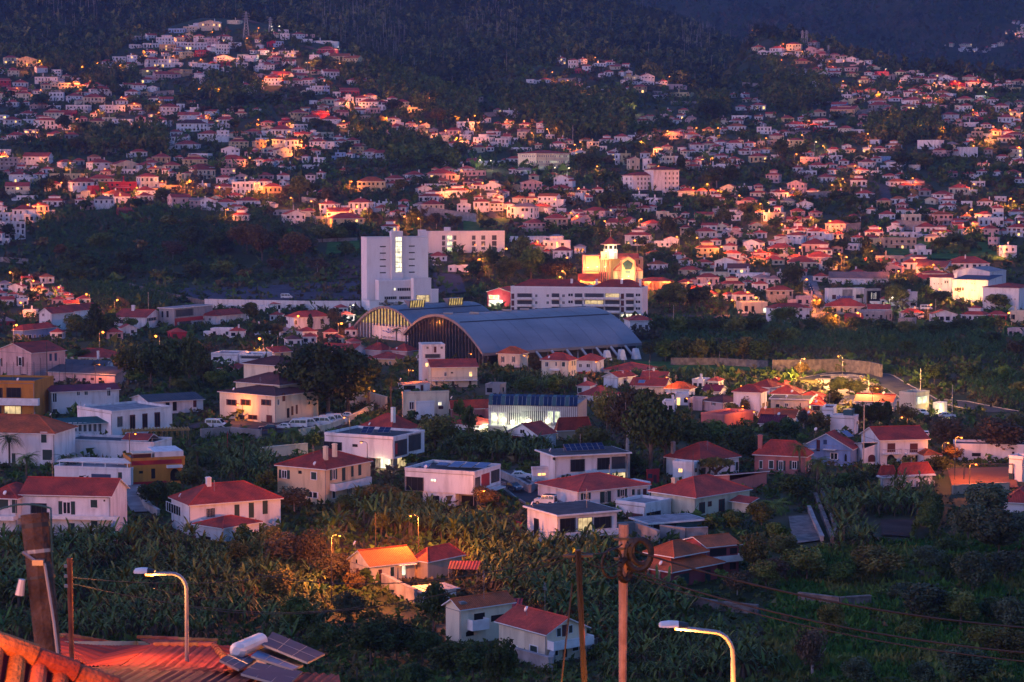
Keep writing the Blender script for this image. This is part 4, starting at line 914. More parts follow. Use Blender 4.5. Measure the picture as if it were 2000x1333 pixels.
# ------------------------------------------------------------------ landmark buildings of the valley
def wgrid(o, f, x0, y0, x1, y1, nx, ny, ww, wh, t, skew=0.0):
 s = ''
 for i in range(nx):
  for j in range(ny):
   cx = x0 + (x1 - x0) * (i / (nx - 1) if nx > 1 else .5); cyy = y0 + (y1 - y0) * (j / (ny - 1) if ny > 1 else .5) + skew * (cx - x0)
   k = t if isinstance(t, str) and len(t) == 1 else random.choice(t)
   s += '%s %f %f %f %f %s;' % (f, cx - ww / 2, cyy - wh / 2, cx + ww / 2, cyy + wh / 2, k)
 windows(o, s)
def boxpart(o, name, x0, y0, z0, x1, y1, z1, mat):
 b = MB(); b.box(x0, y0, z0, x1, y1, z1)
 return b.build(name, [mat], o.root, loc=o.loc, rz=o.rz)
def text_on(o, face, u0, v0, s, size, mat, tile, name='lettering', depth=.05):
 cu = bpy.data.curves.new(name, 'FONT'); cu.body = s; cu.size = size; cu.extrude = depth; cu.resolution_u = 2
 p = face_pt(o, face, *px(tile, u0, v0), .06)
 t = bpy.data.objects.new('t', cu); COL.objects.link(t)
 dg = bpy.context.evaluated_depsgraph_get()
 me = bpy.data.meshes.new_from_object(t.evaluated_get(dg))
 me.name = name
 me.materials.clear(); me.materials.append(M[mat])
 bpy.data.objects.remove(t)
 ob = bpy.data.objects.new(name, me); COL.objects.link(ob); ob.parent = o.root
 ob.rotation_euler = (R(90), 0, 0 if face == 'L' else R(90))
 ob.location = p
 return ob
# ---- white archive tower
tw = B('F', 812, 868, 1340, 1085, 552, 72, 'clean', 'flat', 0, 'archive_tower', 'tall white office tower with a lit glass stair strip', 'tower', over=.1, rm='roof_slab', sk=6)
for x in (966, 1192):
 s = ''
 for k in range(5): s += 'R %d %d %d %d o;' % (x, 592 + k * 51 - (4 if x > 1000 else 0), x + 50, 601 + k * 51 - (4 if x > 1000 else 0))
 windows(tw, s)
core = B('F', 1050, 1060, 1148, 1085, 598, 72, 'clean', 'flat', 0, '', '', over=.1, rm='roof_slab', parent=tw, dist=tw.C.y + 1.0, part='stair_core')
s = ''
for k in range(7): s += 'R 1089 %d 1140 %d Y;' % (520 + k * 40, 557 + k * 40)
windows(core, s)
b1 = B('F', 925, 962, 1216, 1085, 216, 72, 'clean', 'flat', 0, '', '', over=.1, rm='roof_slab', parent=tw, dist=tw.C.y - 7, part='low_wing')
windows(b1, 'R 1102 918 1210 943 n;R 1000 985 1102 1010 n;R 1115 984 1212 1009 n;R 1076 918 1092 940 L')
b2 = B('F', 1206, 1232, 1368, 1085, 232, 72, 'clean', 'flat', 0, '', '', over=.1, rm='roof_slab', parent=tw, dist=tw.C.y - 8, part='entrance_block')
windows(b2, 'R 1252 975 1358 1030 y')
b3 = B('F', 1366, 1372, 1425, 1085, 148, 72, 'clean', 'flat', 0, '', '', over=.1, rm='roof_slab', parent=tw, dist=tw.C.y - 6, part='side_block')
b4 = B('F', 826, 888, 1260, 1092, 68, 72, 'clean', 'flat', 0, '', '', over=.1, rm='roof_slab', parent=tw, dist=tw.C.y - 9, part='base_block')
text_on(tw, 'R', 958, 1040, 'Arquivo Regional da Madeira', .85, 'text_dark', 'F').location.x += b4.wl * 0 + 4.5
text_on(tw, 'R', 958, 1052, 'Biblioteca Publica Regional', .85, 'text_dark', 'F').location.x += 4.5
for c in tw.root.children:
 if c.name.startswith('lettering'):
  q = face_pt(b4, 'R', *px('F', 960, 1040 if c.name == 'lettering' else 1052), .08)
  ca, sa = math.cos(b4.rz), math.sin(b4.rz)
  c.location = b4.loc + q;
boxpart(tw, 'lift_house', -7, 12, tw.h, -4, 16, tw.h + 3.0, 'wall_w')
# ---- white flats beside the tower
fb = B('F', 1326, 1336, 1943, 652, 168, 80, 'clean', 'flat', 0, 'apartment_block', 'long white apartment block of three floors beside the tall white tower', 'apartment block', over=.1, rm='roof_slab', sk=6)
s = ''
for (a, b_, t) in ((1452, 1478, 'n'), (1488, 1536, 'G'), (1541, 1566, 'n'), (1686, 1716, 'n'), (1759, 1792, 'n'), (1843, 1880, 'e')):
 for k in range(3): s += 'R %d %d %d %d %s;' % (a, 508 + k * 45, b_, 545 + k * 45, t)
windows(fb, s)
boxpart(fb, 'stair_head', -8, 10, fb.h, -4.5, 13, fb.h + 2.4, 'wall_w')
boxpart(fb, 'stair_head', -6, -4, fb.h - 4, -3, 0, fb.h + 1.2, 'wall_w')
# ---- long white apartment building in front of the church
ab = B('G', -10, 1018, 1085, 1185, 258, 12, 'clean', 'flat', 0, 'apartment_building', 'long white apartment building with rows of balconies below the floodlit church', 'apartment building', over=.1, rm='roof_slab', sk=5, dep=15)
rows_ = [(962, 1006), (1016, 1060), (1068, 1110), (1122, 1162)]
s = ''
cols_ = [(40, 158, 'e'), (180, 200, 'w'), (268, 290, 'w'), (310, 370, 'e'), (391, 414, 'w'), (435, 480, 'w'), (490, 550, 'e'), (566, 718, 'e'), (726, 842, 'e'), (850, 876, 'q'), (890, 952, 'e'), (962, 1006, 'w'), (-6, 18, 'q')]
for j, (y0, y1) in enumerate(rows_):
 for (a, b_, t) in cols_:
  if t == 'w' and b_ - a < 30: yy0, yy1 = y0 + 6, y0 + 30
  elif t == 'w': yy0, yy1 = y0, y0 + 24
  else: yy0, yy1 = y0, y1
  tt = 'y' if (t == 'e' and (a, j) in ((726, 0), (566, 1), (490, 2))) else t
  if j == 3 and a > 800: tt = 'Y'
  s += 'L %d %d %d %d %s;' % (a, yy0, b_, yy1, tt)
  if t == 'e': s += 'L %d %d %d %d P;' % (a - 2, y1 - 16, b_ + 2, y1, )[:0] if False else ''
windows(ab, s)
for j, (y0, y1) in enumerate(rows_[:3]):
 for (a, b_, t) in cols_:
  if t != 'e': continue
  windows(ab, 'L %d %d %d %d P' % (a - 2, y1 - 15, b_ + 2, y1))
for (x0, x1) in ((-ab.wl + 1, -ab.wl * .45), (-ab.wl * .38, -ab.wl * .02)):
 rb = MB(); add_roof(rb, x0, 2, x1, 13, ab.h + .5, 2.6, 'hip', .2, 0, 1, 0)
 rb.build('tiled_roof', ['roof_red', 'wall_w'], ab.root)
for x in (-.36, -.17, -.03, -.55):
 chimney(ab, ab.wl * x, 5, ab.h + .3, ab.h + 3.6, .9)
# ---- two vaulted exhibition halls
M['fin_steel'] = plain('fin_steel', (.10, .11, .14), .5, .2)
def vault(name, label, P, Q, A, zb, z0, rise, gable, mats, fins, over=1.0):
 """P near foot of the glazed end, Q its far foot, A the hall's axis; zb ground, z0 eaves"""
 root = thing(name, label, 'exhibition hall', (P[0], P[1], zb), 0, 'vaulted halls')
 s = Vector((Q[0] - P[0], Q[1] - P[1], 0)); a = Vector((A[0], A[1], 0)); e = z0 - zb
 n = 28
 def arc(t, lift=0.0): return s * t + Vector((0, 0, e + lift + rise * (1 - (2 * t - 1) ** 2)))
 au = a.normalized()
 rf = MB(); nl = 10
 for i in range(n):
  t0, t1 = i / n, (i + 1) / n
  for k in range(nl):
   f0, f1 = -.02 + 1.04 * k / nl, -.02 + 1.04 * (k + 1) / nl
   rf.poly([arc(t0) + a * f0, arc(t0) + a * f1, arc(t1) + a * f1, arc(t1) + a * f0])
  for f0 in (-.02, 1.02):
   rf.poly([arc(t0) + a * f0, arc(t1) + a * f0, arc(t1, -.9) + a * f0, arc(t0, -.9) + a * f0])
  rf.poly([arc(t0, -.9) - a * .02, arc(t1, -.9) - a * .02, arc(t1, -.9) + a * 1.02, arc(t0, -.9) + a * 1.02])
 for t in (0, 1): rf.poly([arc(t) - a * .02, arc(t) + a * 1.02, arc(t, -.9) + a * 1.02, arc(t, -.9) - a * .02])
 r = rf.build('vault_roof', ['zinc'], root)
 # standing seams and one dark expansion joint along the sheet
 sm = MB()
 for k in range(1, 10):
  pts = [arc(i / n, .05) + a * (k / 10) for i in range(n + 1)]
  sm.tube(pts, .035, 0, 4)
 sm.tube([arc(.30, .06), arc(.30, .06) + a], .22, 1, 4)
 sm.tube([arc(.55, .06), arc(.55, .06) + a], .10, 1, 4)
 q = sm.build('seams', ['zinc', 'darkmetal'], r); q['kind'] = 'stuff'
 # glazed end wall, its vertical fins standing in front
 g = MB(); inset = a * .02
 for i in range(n):
  t0, t1 = i / n, (i + 1) / n
  zt0, zt1 = arc(t0, -.5), arc(t1, -.5)
  lo = e + gable[1] if gable else -2
  b0, b1 = s * t0, s * t1
  if gable:
   for (za, mm) in ((-2, 1), (lo, 0)):
    zz0 = min(lo, zt0.z) if mm == 1 else zt0.z; zz1 = min(lo, zt1.z) if mm == 1 else zt1.z
    a0 = Vector((b0.x, b0.y, min(za, zz0))) + inset; a1 = Vector((b1.x, b1.y, min(za, zz1))) + inset
    g.poly([a0, a1, Vector((b1.x, b1.y, zz1)) + inset, Vector((b0.x, b0.y, zz0)) + inset], mm)
  else:
   g.poly([b0 + Vector((0, 0, -2)) + inset, b1 + Vector((0, 0, -2)) + inset, zt1 + inset, zt0 + inset], 0)
 g.build('end_wall', mats, root)
 for k in range(fins):
  t = (k + .5) / fins
  b = MB(); p = s * t - au * .5
  top = arc(t, -.4).z
  bot = -1.0 if (not gable or t > .72) else e + gable[1] - .6
  d = s.normalized() * .16
  for off in (0,):
   c = [p + d - au * .35, p - d - au * .35, p - d + au * .3, p + d + au * .3]
   lo_, hi_ = [Vector((x.x, x.y, bot)) for x in c], [Vector((x.x, x.y, top)) for x in c]
   b.poly(hi_)
   for m_ in range(4): b.poly([lo_[m_], lo_[(m_ + 1) % 4], hi_[(m_ + 1) % 4], hi_[m_]])
  b.build('fin', ['fin_steel'], root)
 # far end and long sides
 w = MB()
 for i in range(n):
  t0, t1 = i / n, (i + 1) / n
  f = a * .98
  w.poly([s * t0 + f + Vector((0, 0, -2)), s * t1 + f + Vector((0, 0, -2)), arc(t1, -.5) + f, arc(t0, -.5) + f])
 w.poly([s * .06 + inset, s * .06 + a * .98, s * .06 + a * .98 + Vector((0, 0, e + rise * .2)), s * .06 + inset + Vector((0, 0, e + rise * .2))])
 w.poly([s * .96 + inset, s * .96 + a * .98, s * .96 + a * .98 + Vector((0, 0, e + rise * .1)), s * .96 + inset + Vector((0, 0, e + rise * .1))])
 w.build('side_wall', ['darkmetal'], root)
 return root, s, a, e, arc
def xy(u, v, d):
 p = at_d(u, v, d); return (p.x, p.y, p.z)
P = xy(949, 690, 679); Q = xy(793, 650, 766); E = xy(1248, 670, 720)
hz = P[2]
hall, hs_, ha, he, harc = vault('exhibition_hall', 'larger grey vaulted hall with dark glazed end, nearer of the two', P, Q, (E[0] - P[0], E[1] - P[1]), zf(P[0], P[1]).item(), hz, 9.5, None, ['glass'], 26)
# slanting props and their white concrete feet under the right eaves
for k in range(7):
 f = .36 + k * .098
 b = MB(); base = ha * f - hs_.normalized() * 4.5
 b.bar(base + Vector((0, 0, -.5)), ha * (f - .045) + Vector((0, 0, he - .6)), .45, 0, 6)
 b.bar(base + Vector((0, 0, -.5)), ha * (f + .05) + hs_.normalized() * 3 + Vector((0, 0, he)), .22, 0, 5)
 pr = b.build('prop', ['metal'], hall)
 if k >= 4:
  c = MB(); d = ha.normalized()
  bb = [base + d * x + hs_.normalized() * y for x, y in ((-1.9, -2.2), (1.9, -2.2), (1.9, 2), (-1.9, 2))]
  tt = [base + d * x + hs_.normalized() * y + Vector((0, 0, 3.4)) for x, y in ((-.9, -.4), (.8, -.4), (.8, 1.6), (-.9, 1.6))]
  bb = [v_ + Vector((0, 0, -2)) for v_ in bb]
  c.poly(tt)
  for i in range(4): c.poly([bb[i], bb[(i + 1) % 4], tt[(i + 1) % 4], tt[i]])
  c.build('concrete_foot', ['white'], hall)
for (f, t) in ((.03, .5), (.18, .46), (.42, .5), (.55, .52)):
 b = MB(); p = harc(t, .1) + ha * f
 b.box(p.x - 1.6, p.y - 1, p.z - .2, p.x + 1.6, p.y + 1, p.z + .5); b.build('roof_light', ['metal'], hall)
P1 = xy(817, 646, 780); Q1 = xy(694, 636, 806)
hall1, s1, a1, e1, arc1 = vault('exhibition_hall', 'smaller grey vaulted hall with gold lit windows behind white lower front', P1, Q1, (30, 29), zf(P1[0], P1[1]).item(), P1[2], 8.2, (0, 1.4), ['lit_gold', 'wall_w'], 20)
for f in (.25, .72):
 b = MB(); u_ = a1.normalized(); p = arc1(.36, 0) + a1 * f
 c = [p - u_ * 3.6, p + u_ * 3.6]
 lo = [q + Vector((0, 0, -.2)) for q in c]; hi = [q + Vector((0, 0, 2.6)) - s1.normalized() * .6 for q in c]
 bk = [q + s1.normalized() * 3.0 + Vector((0, 0, 2.6)) for q in c]
 b.poly([lo[0], lo[1], hi[1], hi[0]], 0); b.poly([hi[0], hi[1], bk[1], bk[0]], 1); b.poly([lo[0], hi[0], bk[0]], 1); b.poly([lo[1], bk[1], hi[1]], 1)
 dm = b.build('roof_dormer', ['lit_gold', 'zinc'], hall1)
 for k in range(7):
  c2 = MB(); q = p + u_ * (-3.6 + 1.2 * k) - s1.normalized() * .25
  c2.bar(q + Vector((0, 0, -.2)), q + Vector((0, 0, 2.6)) - s1.normalized() * .6, .18, 0, 4); c2.build('mullion', ['darkmetal'], dm)
# logo on the white front: a small blue figure between two winged strokes, and a faint line of letters
pl = Vector(P1) ; ed = s1.normalized(); nrm = a1.normalized()
org = s1 * .46 + Vector((0, 0, e1 - 1.2)) - nrm * .25
lg = MB()
for i in range(10):
 t0, t1 = 2 * math.pi * i / 10, 2 * math.pi * (i + 1) / 10
 lg.poly([org + Vector((0, 0, .75)), org + ed * .45 * math.cos(t0) + Vector((0, 0, .75 + .42 * math.sin(t0))), org + ed * .45 * math.cos(t1) + Vector((0, 0, .75 + .42 * math.sin(t1)))])
for sg in (-1, 1):
 for (x0, x1, z0, z1) in ((0, .9, -.35, -.1), (.9, 1.6, -.1, .35), (2.2, 3.4, .05, .25)):
  lg.poly([org + ed * sg * x0 + Vector((0, 0, z0 - .22)), org + ed * sg * x1 + Vector((0, 0, z1 - .18)), org + ed * sg * x1 + Vector((0, 0, z1 + .05)), org + ed * sg * x0 + Vector((0, 0, z0 + .25))])
lg.build('logo', ['text_blue'], hall1)
cu = bpy.data.curves.new('lettering', 'FONT'); cu.body = 'Porto Infante'; cu.size = 1.5; cu.extrude = .03; cu.resolution_u = 2
t_ = bpy.data.objects.new('t', cu); COL.objects.link(t_)
me_ = bpy.data.meshes.new_from_object(t_.evaluated_get(bpy.context.evaluated_depsgraph_get())); bpy.data.objects.remove(t_)
me_.name = 'lettering'; me_.materials.clear(); me_.materials.append(M['concrete'])
tt_ = link('lettering', me_, hall1, org + ed * 4.2 + Vector((0, 0, -2.6)) - nrm * .1)
tt_.rotation_euler = (R(90), 0, math.atan2(-ed.y, -ed.x))
FOOT.append((Vector((P[0] + hs_.x / 2 + ha.x / 2, P[1] + hs_.y / 2 + ha.y / 2, 0)), 48, 48, 'c'))
FOOT.append((Vector((P1[0] + s1.x / 2 + a1.x / 2, P1[1] + s1.y / 2 + a1.y / 2, 0)), 24, 24, 'c'))
# ---- floodlit church
G0 = at(*px('G', 780, 940))
ch = Bld(); ch.C = G0; ch.a = 0.0; ch.rz = 0.0; ch.loc = Vector((0, 0, 0)); ch.tile = 'G'
ch.m = G0.y / F / 4
ch.root = thing('church', 'floodlit red and cream church with octagonal lantern and pyramid roof', 'church', G0)
mm = ch.m
def cx(x): return (x - 780) * mm
def cz(y): return (940 - y) * mm
def cbox(name, x0, y0, x1, y1, dy0, dy1, mat, zb=None):
 b = MB(); b.box(cx(x0), dy0, cz(y1) if zb is None else zb, cx(x1), dy1, cz(y0)); return b.build(name, [mat], ch.root)
cbox('left_nave', 584, 680, 688, 940, 14, 26, 'wall_o', -3)
cbox('nave_coping', 575, 672, 694, 680, 13.2, 26.4, 'salmon')
cbox('nave_base', 584, 775, 688, 800, 13.5, 13.99, 'salmon')
cbox('red_border', 560, 668, 582, 930, 13.4, 26, 'salmon')
cbox('back_hall', 760, 690, 1040, 940, 16, 30, 'wall_t', -3)
for x in (975, 1005): cbox('back_window', x, 712, x + 10, 742, 15.9, 16.1, 'dark')
b = MB(); add_roof(b, cx(690), 14, cx(1000), 24, cz(700), 2.2, 'gable', .4, 0, 1, None, 'x'); b.build('nave_roof', ['roof_red', 'salmon'], ch.root)
# gabled front with the pentagon window
b = MB()
y_ = 9.0; zt, ze = cz(678), cz(712)
pts = [(cx(862), y_, -2), (cx(968), y_, -2), (cx(968), y_, ze), (cx(915), y_, zt), (cx(862), y_, ze)]
b.poly(pts); b.box(cx(862), y_ + .01, -2, cx(968), y_ + 12, ze)
b.build('gable_front', ['wall_y'], ch.root)
b = MB(); b.bar((cx(858), y_ - .15, ze), (cx(915), y_ - .15, zt + .2), .3, 0, 4); b.bar((cx(915), y_ - .15, zt + .2), (cx(972), y_ - .15, ze), .3, 0, 4)
b.box(cx(855), y_ - .4, -2, cx(866), y_ + .2, ze); b.box(cx(964), y_ - .4, -2, cx(975), y_ + .2, ze); b.build('gable_frame', ['salmon'], ch.root)
b = MB(); add_roof(b, cx(862), y_, cx(968), y_ + 12, ze, zt - ze, 'gable', .3, 0, 1, None, 'y'); b.build('gable_roof', ['roof_red', 'salmon'], ch.root)
b = MB()
pen = [(cx(x), y_ - .12, cz(y)) for x, y in ((893, 780), (937, 780), (950, 735), (912, 706), (873, 735))]
b.poly(pen, 0)
for x in (904, 913, 922): b.bar((cx(x), y_ - .2, cz(780)), (cx(x), y_ - .2, cz(722)), .12, 1, 4)
b.bar((cx(885), y_ - .2, cz(748)), (cx(941), y_ - .2, cz(748)), .12, 1, 4)
for p, q in zip(pen, pen[1:] + pen[:1]): b.bar(p, q, .14, 1, 4)
b.box(cx(890), y_ - .2, cz(815), cx(932), y_ - .05, cz(790), 0)
b.build('pentagon_window', ['teal', 'darkmetal'], ch.root)
# sloping side aisles
for (x0, x1, sg) in ((800, 862, 1), (968, 1030, -1)):
 b = MB(); zl, zh = cz(790), cz(730)
 xa, xb = (cx(x0), cx(x1)) if sg > 0 else (cx(x1), cx(x0))
 b.poly([(xa, y_ + 1, -2), (xb, y_ + 1, -2), (xb, y_ + 1, zh), (xa, y_ + 1, zl)][::sg], 1)
 b.slope([(xa, y_ - .2, zl + .2), (xb, y_ - .2, zh + .2), (xb, y_ + 12, zh + .2), (xa, y_ + 12, zl + .2)], 0)
 b.bar((xa, y_ + .8, zl), (xb, y_ + .8, zh), .4, 2, 4)
 b.box(min(xa, xb), y_ + .5, cz(796), max(xa, xb), y_ + .98, cz(786), 2)
 b.build('aisle', ['roof_red', 'wall_c', 'salmon'], ch.root)
# column cluster and clock turret
for x in (696, 712, 728, 744, 768):
 b = MB(); b.box(cx(x - 5), 6, -2, cx(x + 5), 7, cz(700)); b.build('column', ['salmon'], ch.root)
cbox('column_wall', 688, 700, 776, 800, 8, 10, 'wall_y')
cbox('clock_turret', 698, 640, 762, 702, 5.4, 9.5, 'wall_c')
b = MB(); b.box(cx(734), 5.2, cz(692), cx(742), 5.39, cz(655)); b.build('clock_face', ['wine'], ch.root)
# octagonal lantern
def octo(b, cx0, cy0, r0, r1, z0, z1, m=0, n=8):
 P0 = [(cx0 + r0 * math.cos(2 * math.pi * (k + .5) / n), cy0 + r0 * math.sin(2 * math.pi * (k + .5) / n), z0) for k in range(n)]
 P1_ = [(cx0 + r1 * math.cos(2 * math.pi * (k + .5) / n), cy0 + r1 * math.sin(2 * math.pi * (k + .5) / n), z1) for k in range(n)]
 for k in range(n): b.poly([P0[k], P0[(k + 1) % n], P1_[(k + 1) % n], P1_[k]], m)
 b.poly(P0[::-1], m); b.poly(P1_, m)
lx, ly = cx(780), 15
b = MB(); octo(b, lx, ly, 60 * mm, 60 * mm, cz(700), cz(628)); b.build('lantern_base', ['wall_w'], ch.root)
b = MB(); octo(b, lx, ly, 52 * mm, 52 * mm, cz(628), cz(588)); b.build('lantern', ['wall_w'], ch.root)
for k in range(8):
 for dk in (-.13, .13):
  b = MB(); t = 2 * math.pi * (k + dk) / 8 + 2 * math.pi / 8 * 0
  b.box(-.45, -.1, 0, .45, .1, 27 * mm); rr = 52 * mm * .945
  b.build('lantern_window', ['glass'], ch.root, loc=(lx + rr * math.cos(t), ly + rr * math.sin(t), cz(622)), rz=2 * math.pi * k / 8 + math.pi / 2)
b = MB(); octo(b, lx, ly, 84 * mm, 84 * mm, cz(588), cz(582), 1); octo(b, lx, ly, 84 * mm, 66 * mm, cz(582), cz(576), 0)
octo(b, lx, ly, 62 * mm, .15, cz(576), cz(527), 0); b.build('pyramid_roof', ['roof_red', 'wall_p'], ch.root)
b = MB(); b.bar((lx, ly, cz(530)), (lx, ly, cz(455)), .14, 0, 5, .04); b.box(lx - .7, ly - .07, cz(478), lx + .7, ly + .07, cz(474)); b.build('spire', ['metal'], ch.root)
# low gable at the left and arcade in front
b = MB(); walls_with_gable(b, cx(522), -2, cx(690), 8, -3, cz(868), 'gable', 3.4, .3, 'x'); b.build('left_chapel', ['wall_o'], ch.root)
b = MB(); add_roof(b, cx(522), -2, cx(690), 8, cz(868), 3.4, 'gable', .3, 0, 1, None, 'x'); b.build('chapel_roof', ['roof_red', 'salmon'], ch.root)
b = MB(); walls_with_gable(b, cx(690), -5, cx(1000), 4, -3, cz(885), 'gable', 2, .3, 'x'); b.build('front_wing', ['wall_w'], ch.root)
b = MB(); add_roof(b, cx(690), -5, cx(1000), 4, cz(885), 2, 'hip', .5, 0, 1); b.build('front_wing_roof', ['roof_red', 'white'], ch.root)
b = MB(); b.box(cx(1000), 0, -3, cx(1255), 5, cz(868)); b.build('arcade_wall', ['salmon'], ch.root)
b = MB(); add_roof(b, cx(995), -3, cx(1260), 6, cz(866), 1.8, 'hip', .4, 0, 1); b.build('arcade_roof', ['roof_red', 'salmon'], ch.root)
for k in range(9):
 x = 1006 + k * 30
 b = MB(); b.box(cx(x) - .35, -2.8, -3, cx(x) + .35, -2.1, cz(868)); b.build('arcade_column', ['salmon'], ch.root)
FOOT.append((G0 + Vector((2, 10, 0)), 24, 20, 'c'))
for (x, y, d, w, col) in ((598, 770, 10, 1500, (1, .58, .16)), (672, 765, 10, 1500, (1, .58, .16)), (915, 836, 5.5, 1400, (1, .66, .25)), (815, 650, 8.5, 1500, (1, .82, .42)), (735, 640, 2.5, 1300, (1, .75, .3)), (730, 760, 3.5, 900, (1, .55, .16)),
        (540, 885, -4, 700, (1, .42, .1)), (640, 885, -4, 600, (1, .42, .1)), (1053, 882, -4, 600, (1, .42, .1)), (1185, 880, -4, 700, (1, .42, .1)), (1220, 880, -4, 700, (1, .42, .1)), (865, 855, 3, 500, (1, .6, .2))):
 b = MB(); b.box(-.35, -.2, -.25, .35, .2, .05, 1); b.box(-.3, -.15, .05, .3, .15, .3, 0)
 f = b.build('floodlight', ['bulb_white' if col[1] > .5 else 'bulb', 'darkmetal'], ch.root, loc=(cx(x), d, cz(y)))
 glow((0, 0, .5), w * .5, col, .25, f)
# ---- long cream school and white convent on the middle slope
scb = B('C', 72, 187, 452, 1332, 132, 58, 'c', 'hip', 3.0, 'school', 'long cream school building of four floors with red hip roof', 'school', over=.5, sk=8, dep=22)
wgrid(scb, 'L', 84, 1222, 176, 1310, 7, 3, 7, 16, 'w', .02); wgrid(scb, 'R', 200, 1222, 440, 1310, 15, 3, 8, 17, 'wwwwG', .0)
windows(scb, 'R 188 1283 450 1286 f')
cv = B('G', 838, 945, 1172, 160, 118, 66, 'w', 'hip', 3.0, 'convent', 'white three-storey convent building with red roof and paired dark windows, nearer wing', 'building', over=.5, sk=6, dep=14, group='white convent wings')
wgrid(cv, 'L', 862, 68, 930, 138, 3, 3, 12, 22, 'w'); wgrid(cv, 'R', 985, 68, 1150, 138, 7, 3, 14, 22, 'w')
cv2 = B('G', 1090, 1105, 1310, 160, 162, 70, 'w', 'hip', 3.0, 'convent', 'white four-storey convent wing, taller and set behind the nearer wing', 'building', over=.5, sk=6, dep=14, group='white convent wings')
cv2_w = wgrid(cv2, 'R', 1200, 25, 1290, 138, 4, 4, 14, 22, 'w')
windows(cv, 'R 1128 90 1178 106 P; R 1128 128 1178 144 P')
# ---- white school-like complex at the right edge
ra = B('H', 1288, 1478, 1500, 992, 150, 34, 'w', 'hip', 2.2, 'college_building', 'white stepped college building with cream bands, floodlit at its foot', 'college', over=.3, sk=6, dep=16)
windows(ra, 'L 1296 880 1304 892 w;L 1330 880 1338 892 w;L 1352 882 1360 894 w;L 1378 862 1394 884 w;L 1396 862 1412 884 w')
rb1 = B('H', 1474, 1716, 1740, 1040, 178, 34, 'w', 'shed', 1.6, '', '', over=.3, rm='solar', parent=ra, part='middle_wing', axis='x', sk=6, dep=18)
windows(rb1, 'L 1476 915 1490 940 q;L 1496 915 1510 940 q;L 1516 915 1530 940 q;L 1550 870 1556 882 w;L 1590 876 1598 890 w;L 1612 880 1618 892 w;L 1590 930 1598 944 w;L 1612 934 1618 946 w')
rb2 = B('H', 1712, 1958, 2040, 1100, 178, 34, 'w', 'hip', 2.4, '', '', over=.3, parent=ra, part='right_wing', sk=6, dep=18)
windows(rb2, 'L 1740 985 1754 1008 q;L 1760 985 1774 1008 q;L 1812 985 1830 1008 L;L 1790 958 1796 970 w;L 1900 1000 1908 1014 w;L 1926 1000 1934 1014 w')
rb3 = B('H', 1480, 1730, 1800, 985, 190, 34, 'w', 'gable', 2.4, '', '', over=.2, parent=ra, part='upper_hall', sk=6, dep=20, dist=rb1.C.y + 16, rm='roof_slab')
chimney(ra, -1, 1, ra.h, ra.h + 2.2, 1.4)
for (x, y) in ((1340, 930), (1452, 975), (1590, 1000), (1400, 960)):
 p = at_d(*px('H', x, y), ra.C.y - 12 - (x - 1340) * .03)
 b = MB(); b.box(-.25, -.25, -.2, .25, .25, .2); q = b.build('wall_lamp', ['bulb'], ra.root); q.location = Vector((*(Vector((math.cos(-(-ra.a)) * (p - ra.C).x - math.sin(ra.a) * (p - ra.C).y, math.sin(ra.a) * (p - ra.C).x + math.cos(ra.a) * (p - ra.C).y, 0)))[:2], (p - ra.C).z)); glow((0, -.8, .2), 1300, (1, .42, .1), .25, q)
# ---- shop with blue letters, and the white block beside it
sh = B('H', 452, 470, 770, 1045, 112, 74, 'w', 'flat', 0, 'shop_building', 'white modern shop with blue raised letters and dark glazed hall', 'shop', over=.1, rm='roof_slab', sk=5)
windows(sh, 'R 500 972 532 1008 q;R 582 918 660 1010 f;R 688 970 738 1000 g')
sh2 = B('H', 755, 768, 886, 1058, 122, 74, 'g', 'flat', 0, '', '', over=.1, rm='roof_slab', parent=sh, part='glazed_hall', sk=5, dist=sh.C.y - 3)
windows(sh2, 'R 772 942 880 1042 g;R 805 955 813 1005 L;R 824 962 832 1005 L;R 838 955 846 1005 L')
text_on(sh, 'R', 536, 1004, 'abreuve', 2.6, 'text_blue', 'H', depth=.25)
windows(sh, 'R 500 1012 770 1028 P')
wb_ = B('H', 1030, 1040, 1172, 1072, 112, 76, 'w', 'flat', 0, 'white_block', 'plain white shop block with vertical blue sign on its front', 'shop', over=.1, rm='roof_slab', sk=5)
windows(wb_, 'R 1112 1035 1150 1058 g')
text_on(wb_, 'R', 1088, 1050, 'A', 2.4, 'text_blue', 'H', depth=.2); text_on(wb_, 'R', 1092, 1000, 'i', 2.4, 'text_blue', 'H', depth=.2)
boxpart(wb_, 'sign_fin', -.3, wb_.wr * .40, 0, .5, wb_.wr * .55, wb_.h + 1.6, 'wall_w')
# ---- mid-valley houses with their own look
h = B('H', 2, 46, 335, 1200, 120, 74, 'w', 'hip', 2.6, 'house', 'white two-storey house with eight arched dark shutters by the steep street', 'house', wins='', sk=5)
wgrid(h, 'R', 84, 1086, 255, 1086, 4, 1, 28, 32, 's'); wgrid(h, 'R', 84, 1138, 310, 1138, 5, 1, 26, 26, 'A')
windows(h, 'L 14 1075 24 1100 o')
h = B('E', 1232, 1362, 1600, 1232, 150, 28, 'g', 'flat', 0, 'house', 'grey and red modern cube house with glazed upper floor', 'house', over=.5, rm='zinc', sk=4)
windows(h, 'L 1262 1100 1276 1150 o;L 1300 1098 1318 1150 o;R 1372 1085 1510 1140 e;R 1365 1147 1600 1176 F;R 1365 1176 1384 1230 F;R 1590 1176 1602 1230 F;R 1400 1178 1490 1215 e;R 1508 1178 1580 1228 n')
h = B('E', 292, 405, 530, 1255, 130, 32, 'w', 'gable', 3.2, 'house', 'white steep gabled house with red shutters beside the tall norfolk pine', 'house', sk=4, axis='y')
windows(h, 'L 330 1180 348 1210 W;L 372 1180 392 1210 W;L 330 1120 345 1140 W')
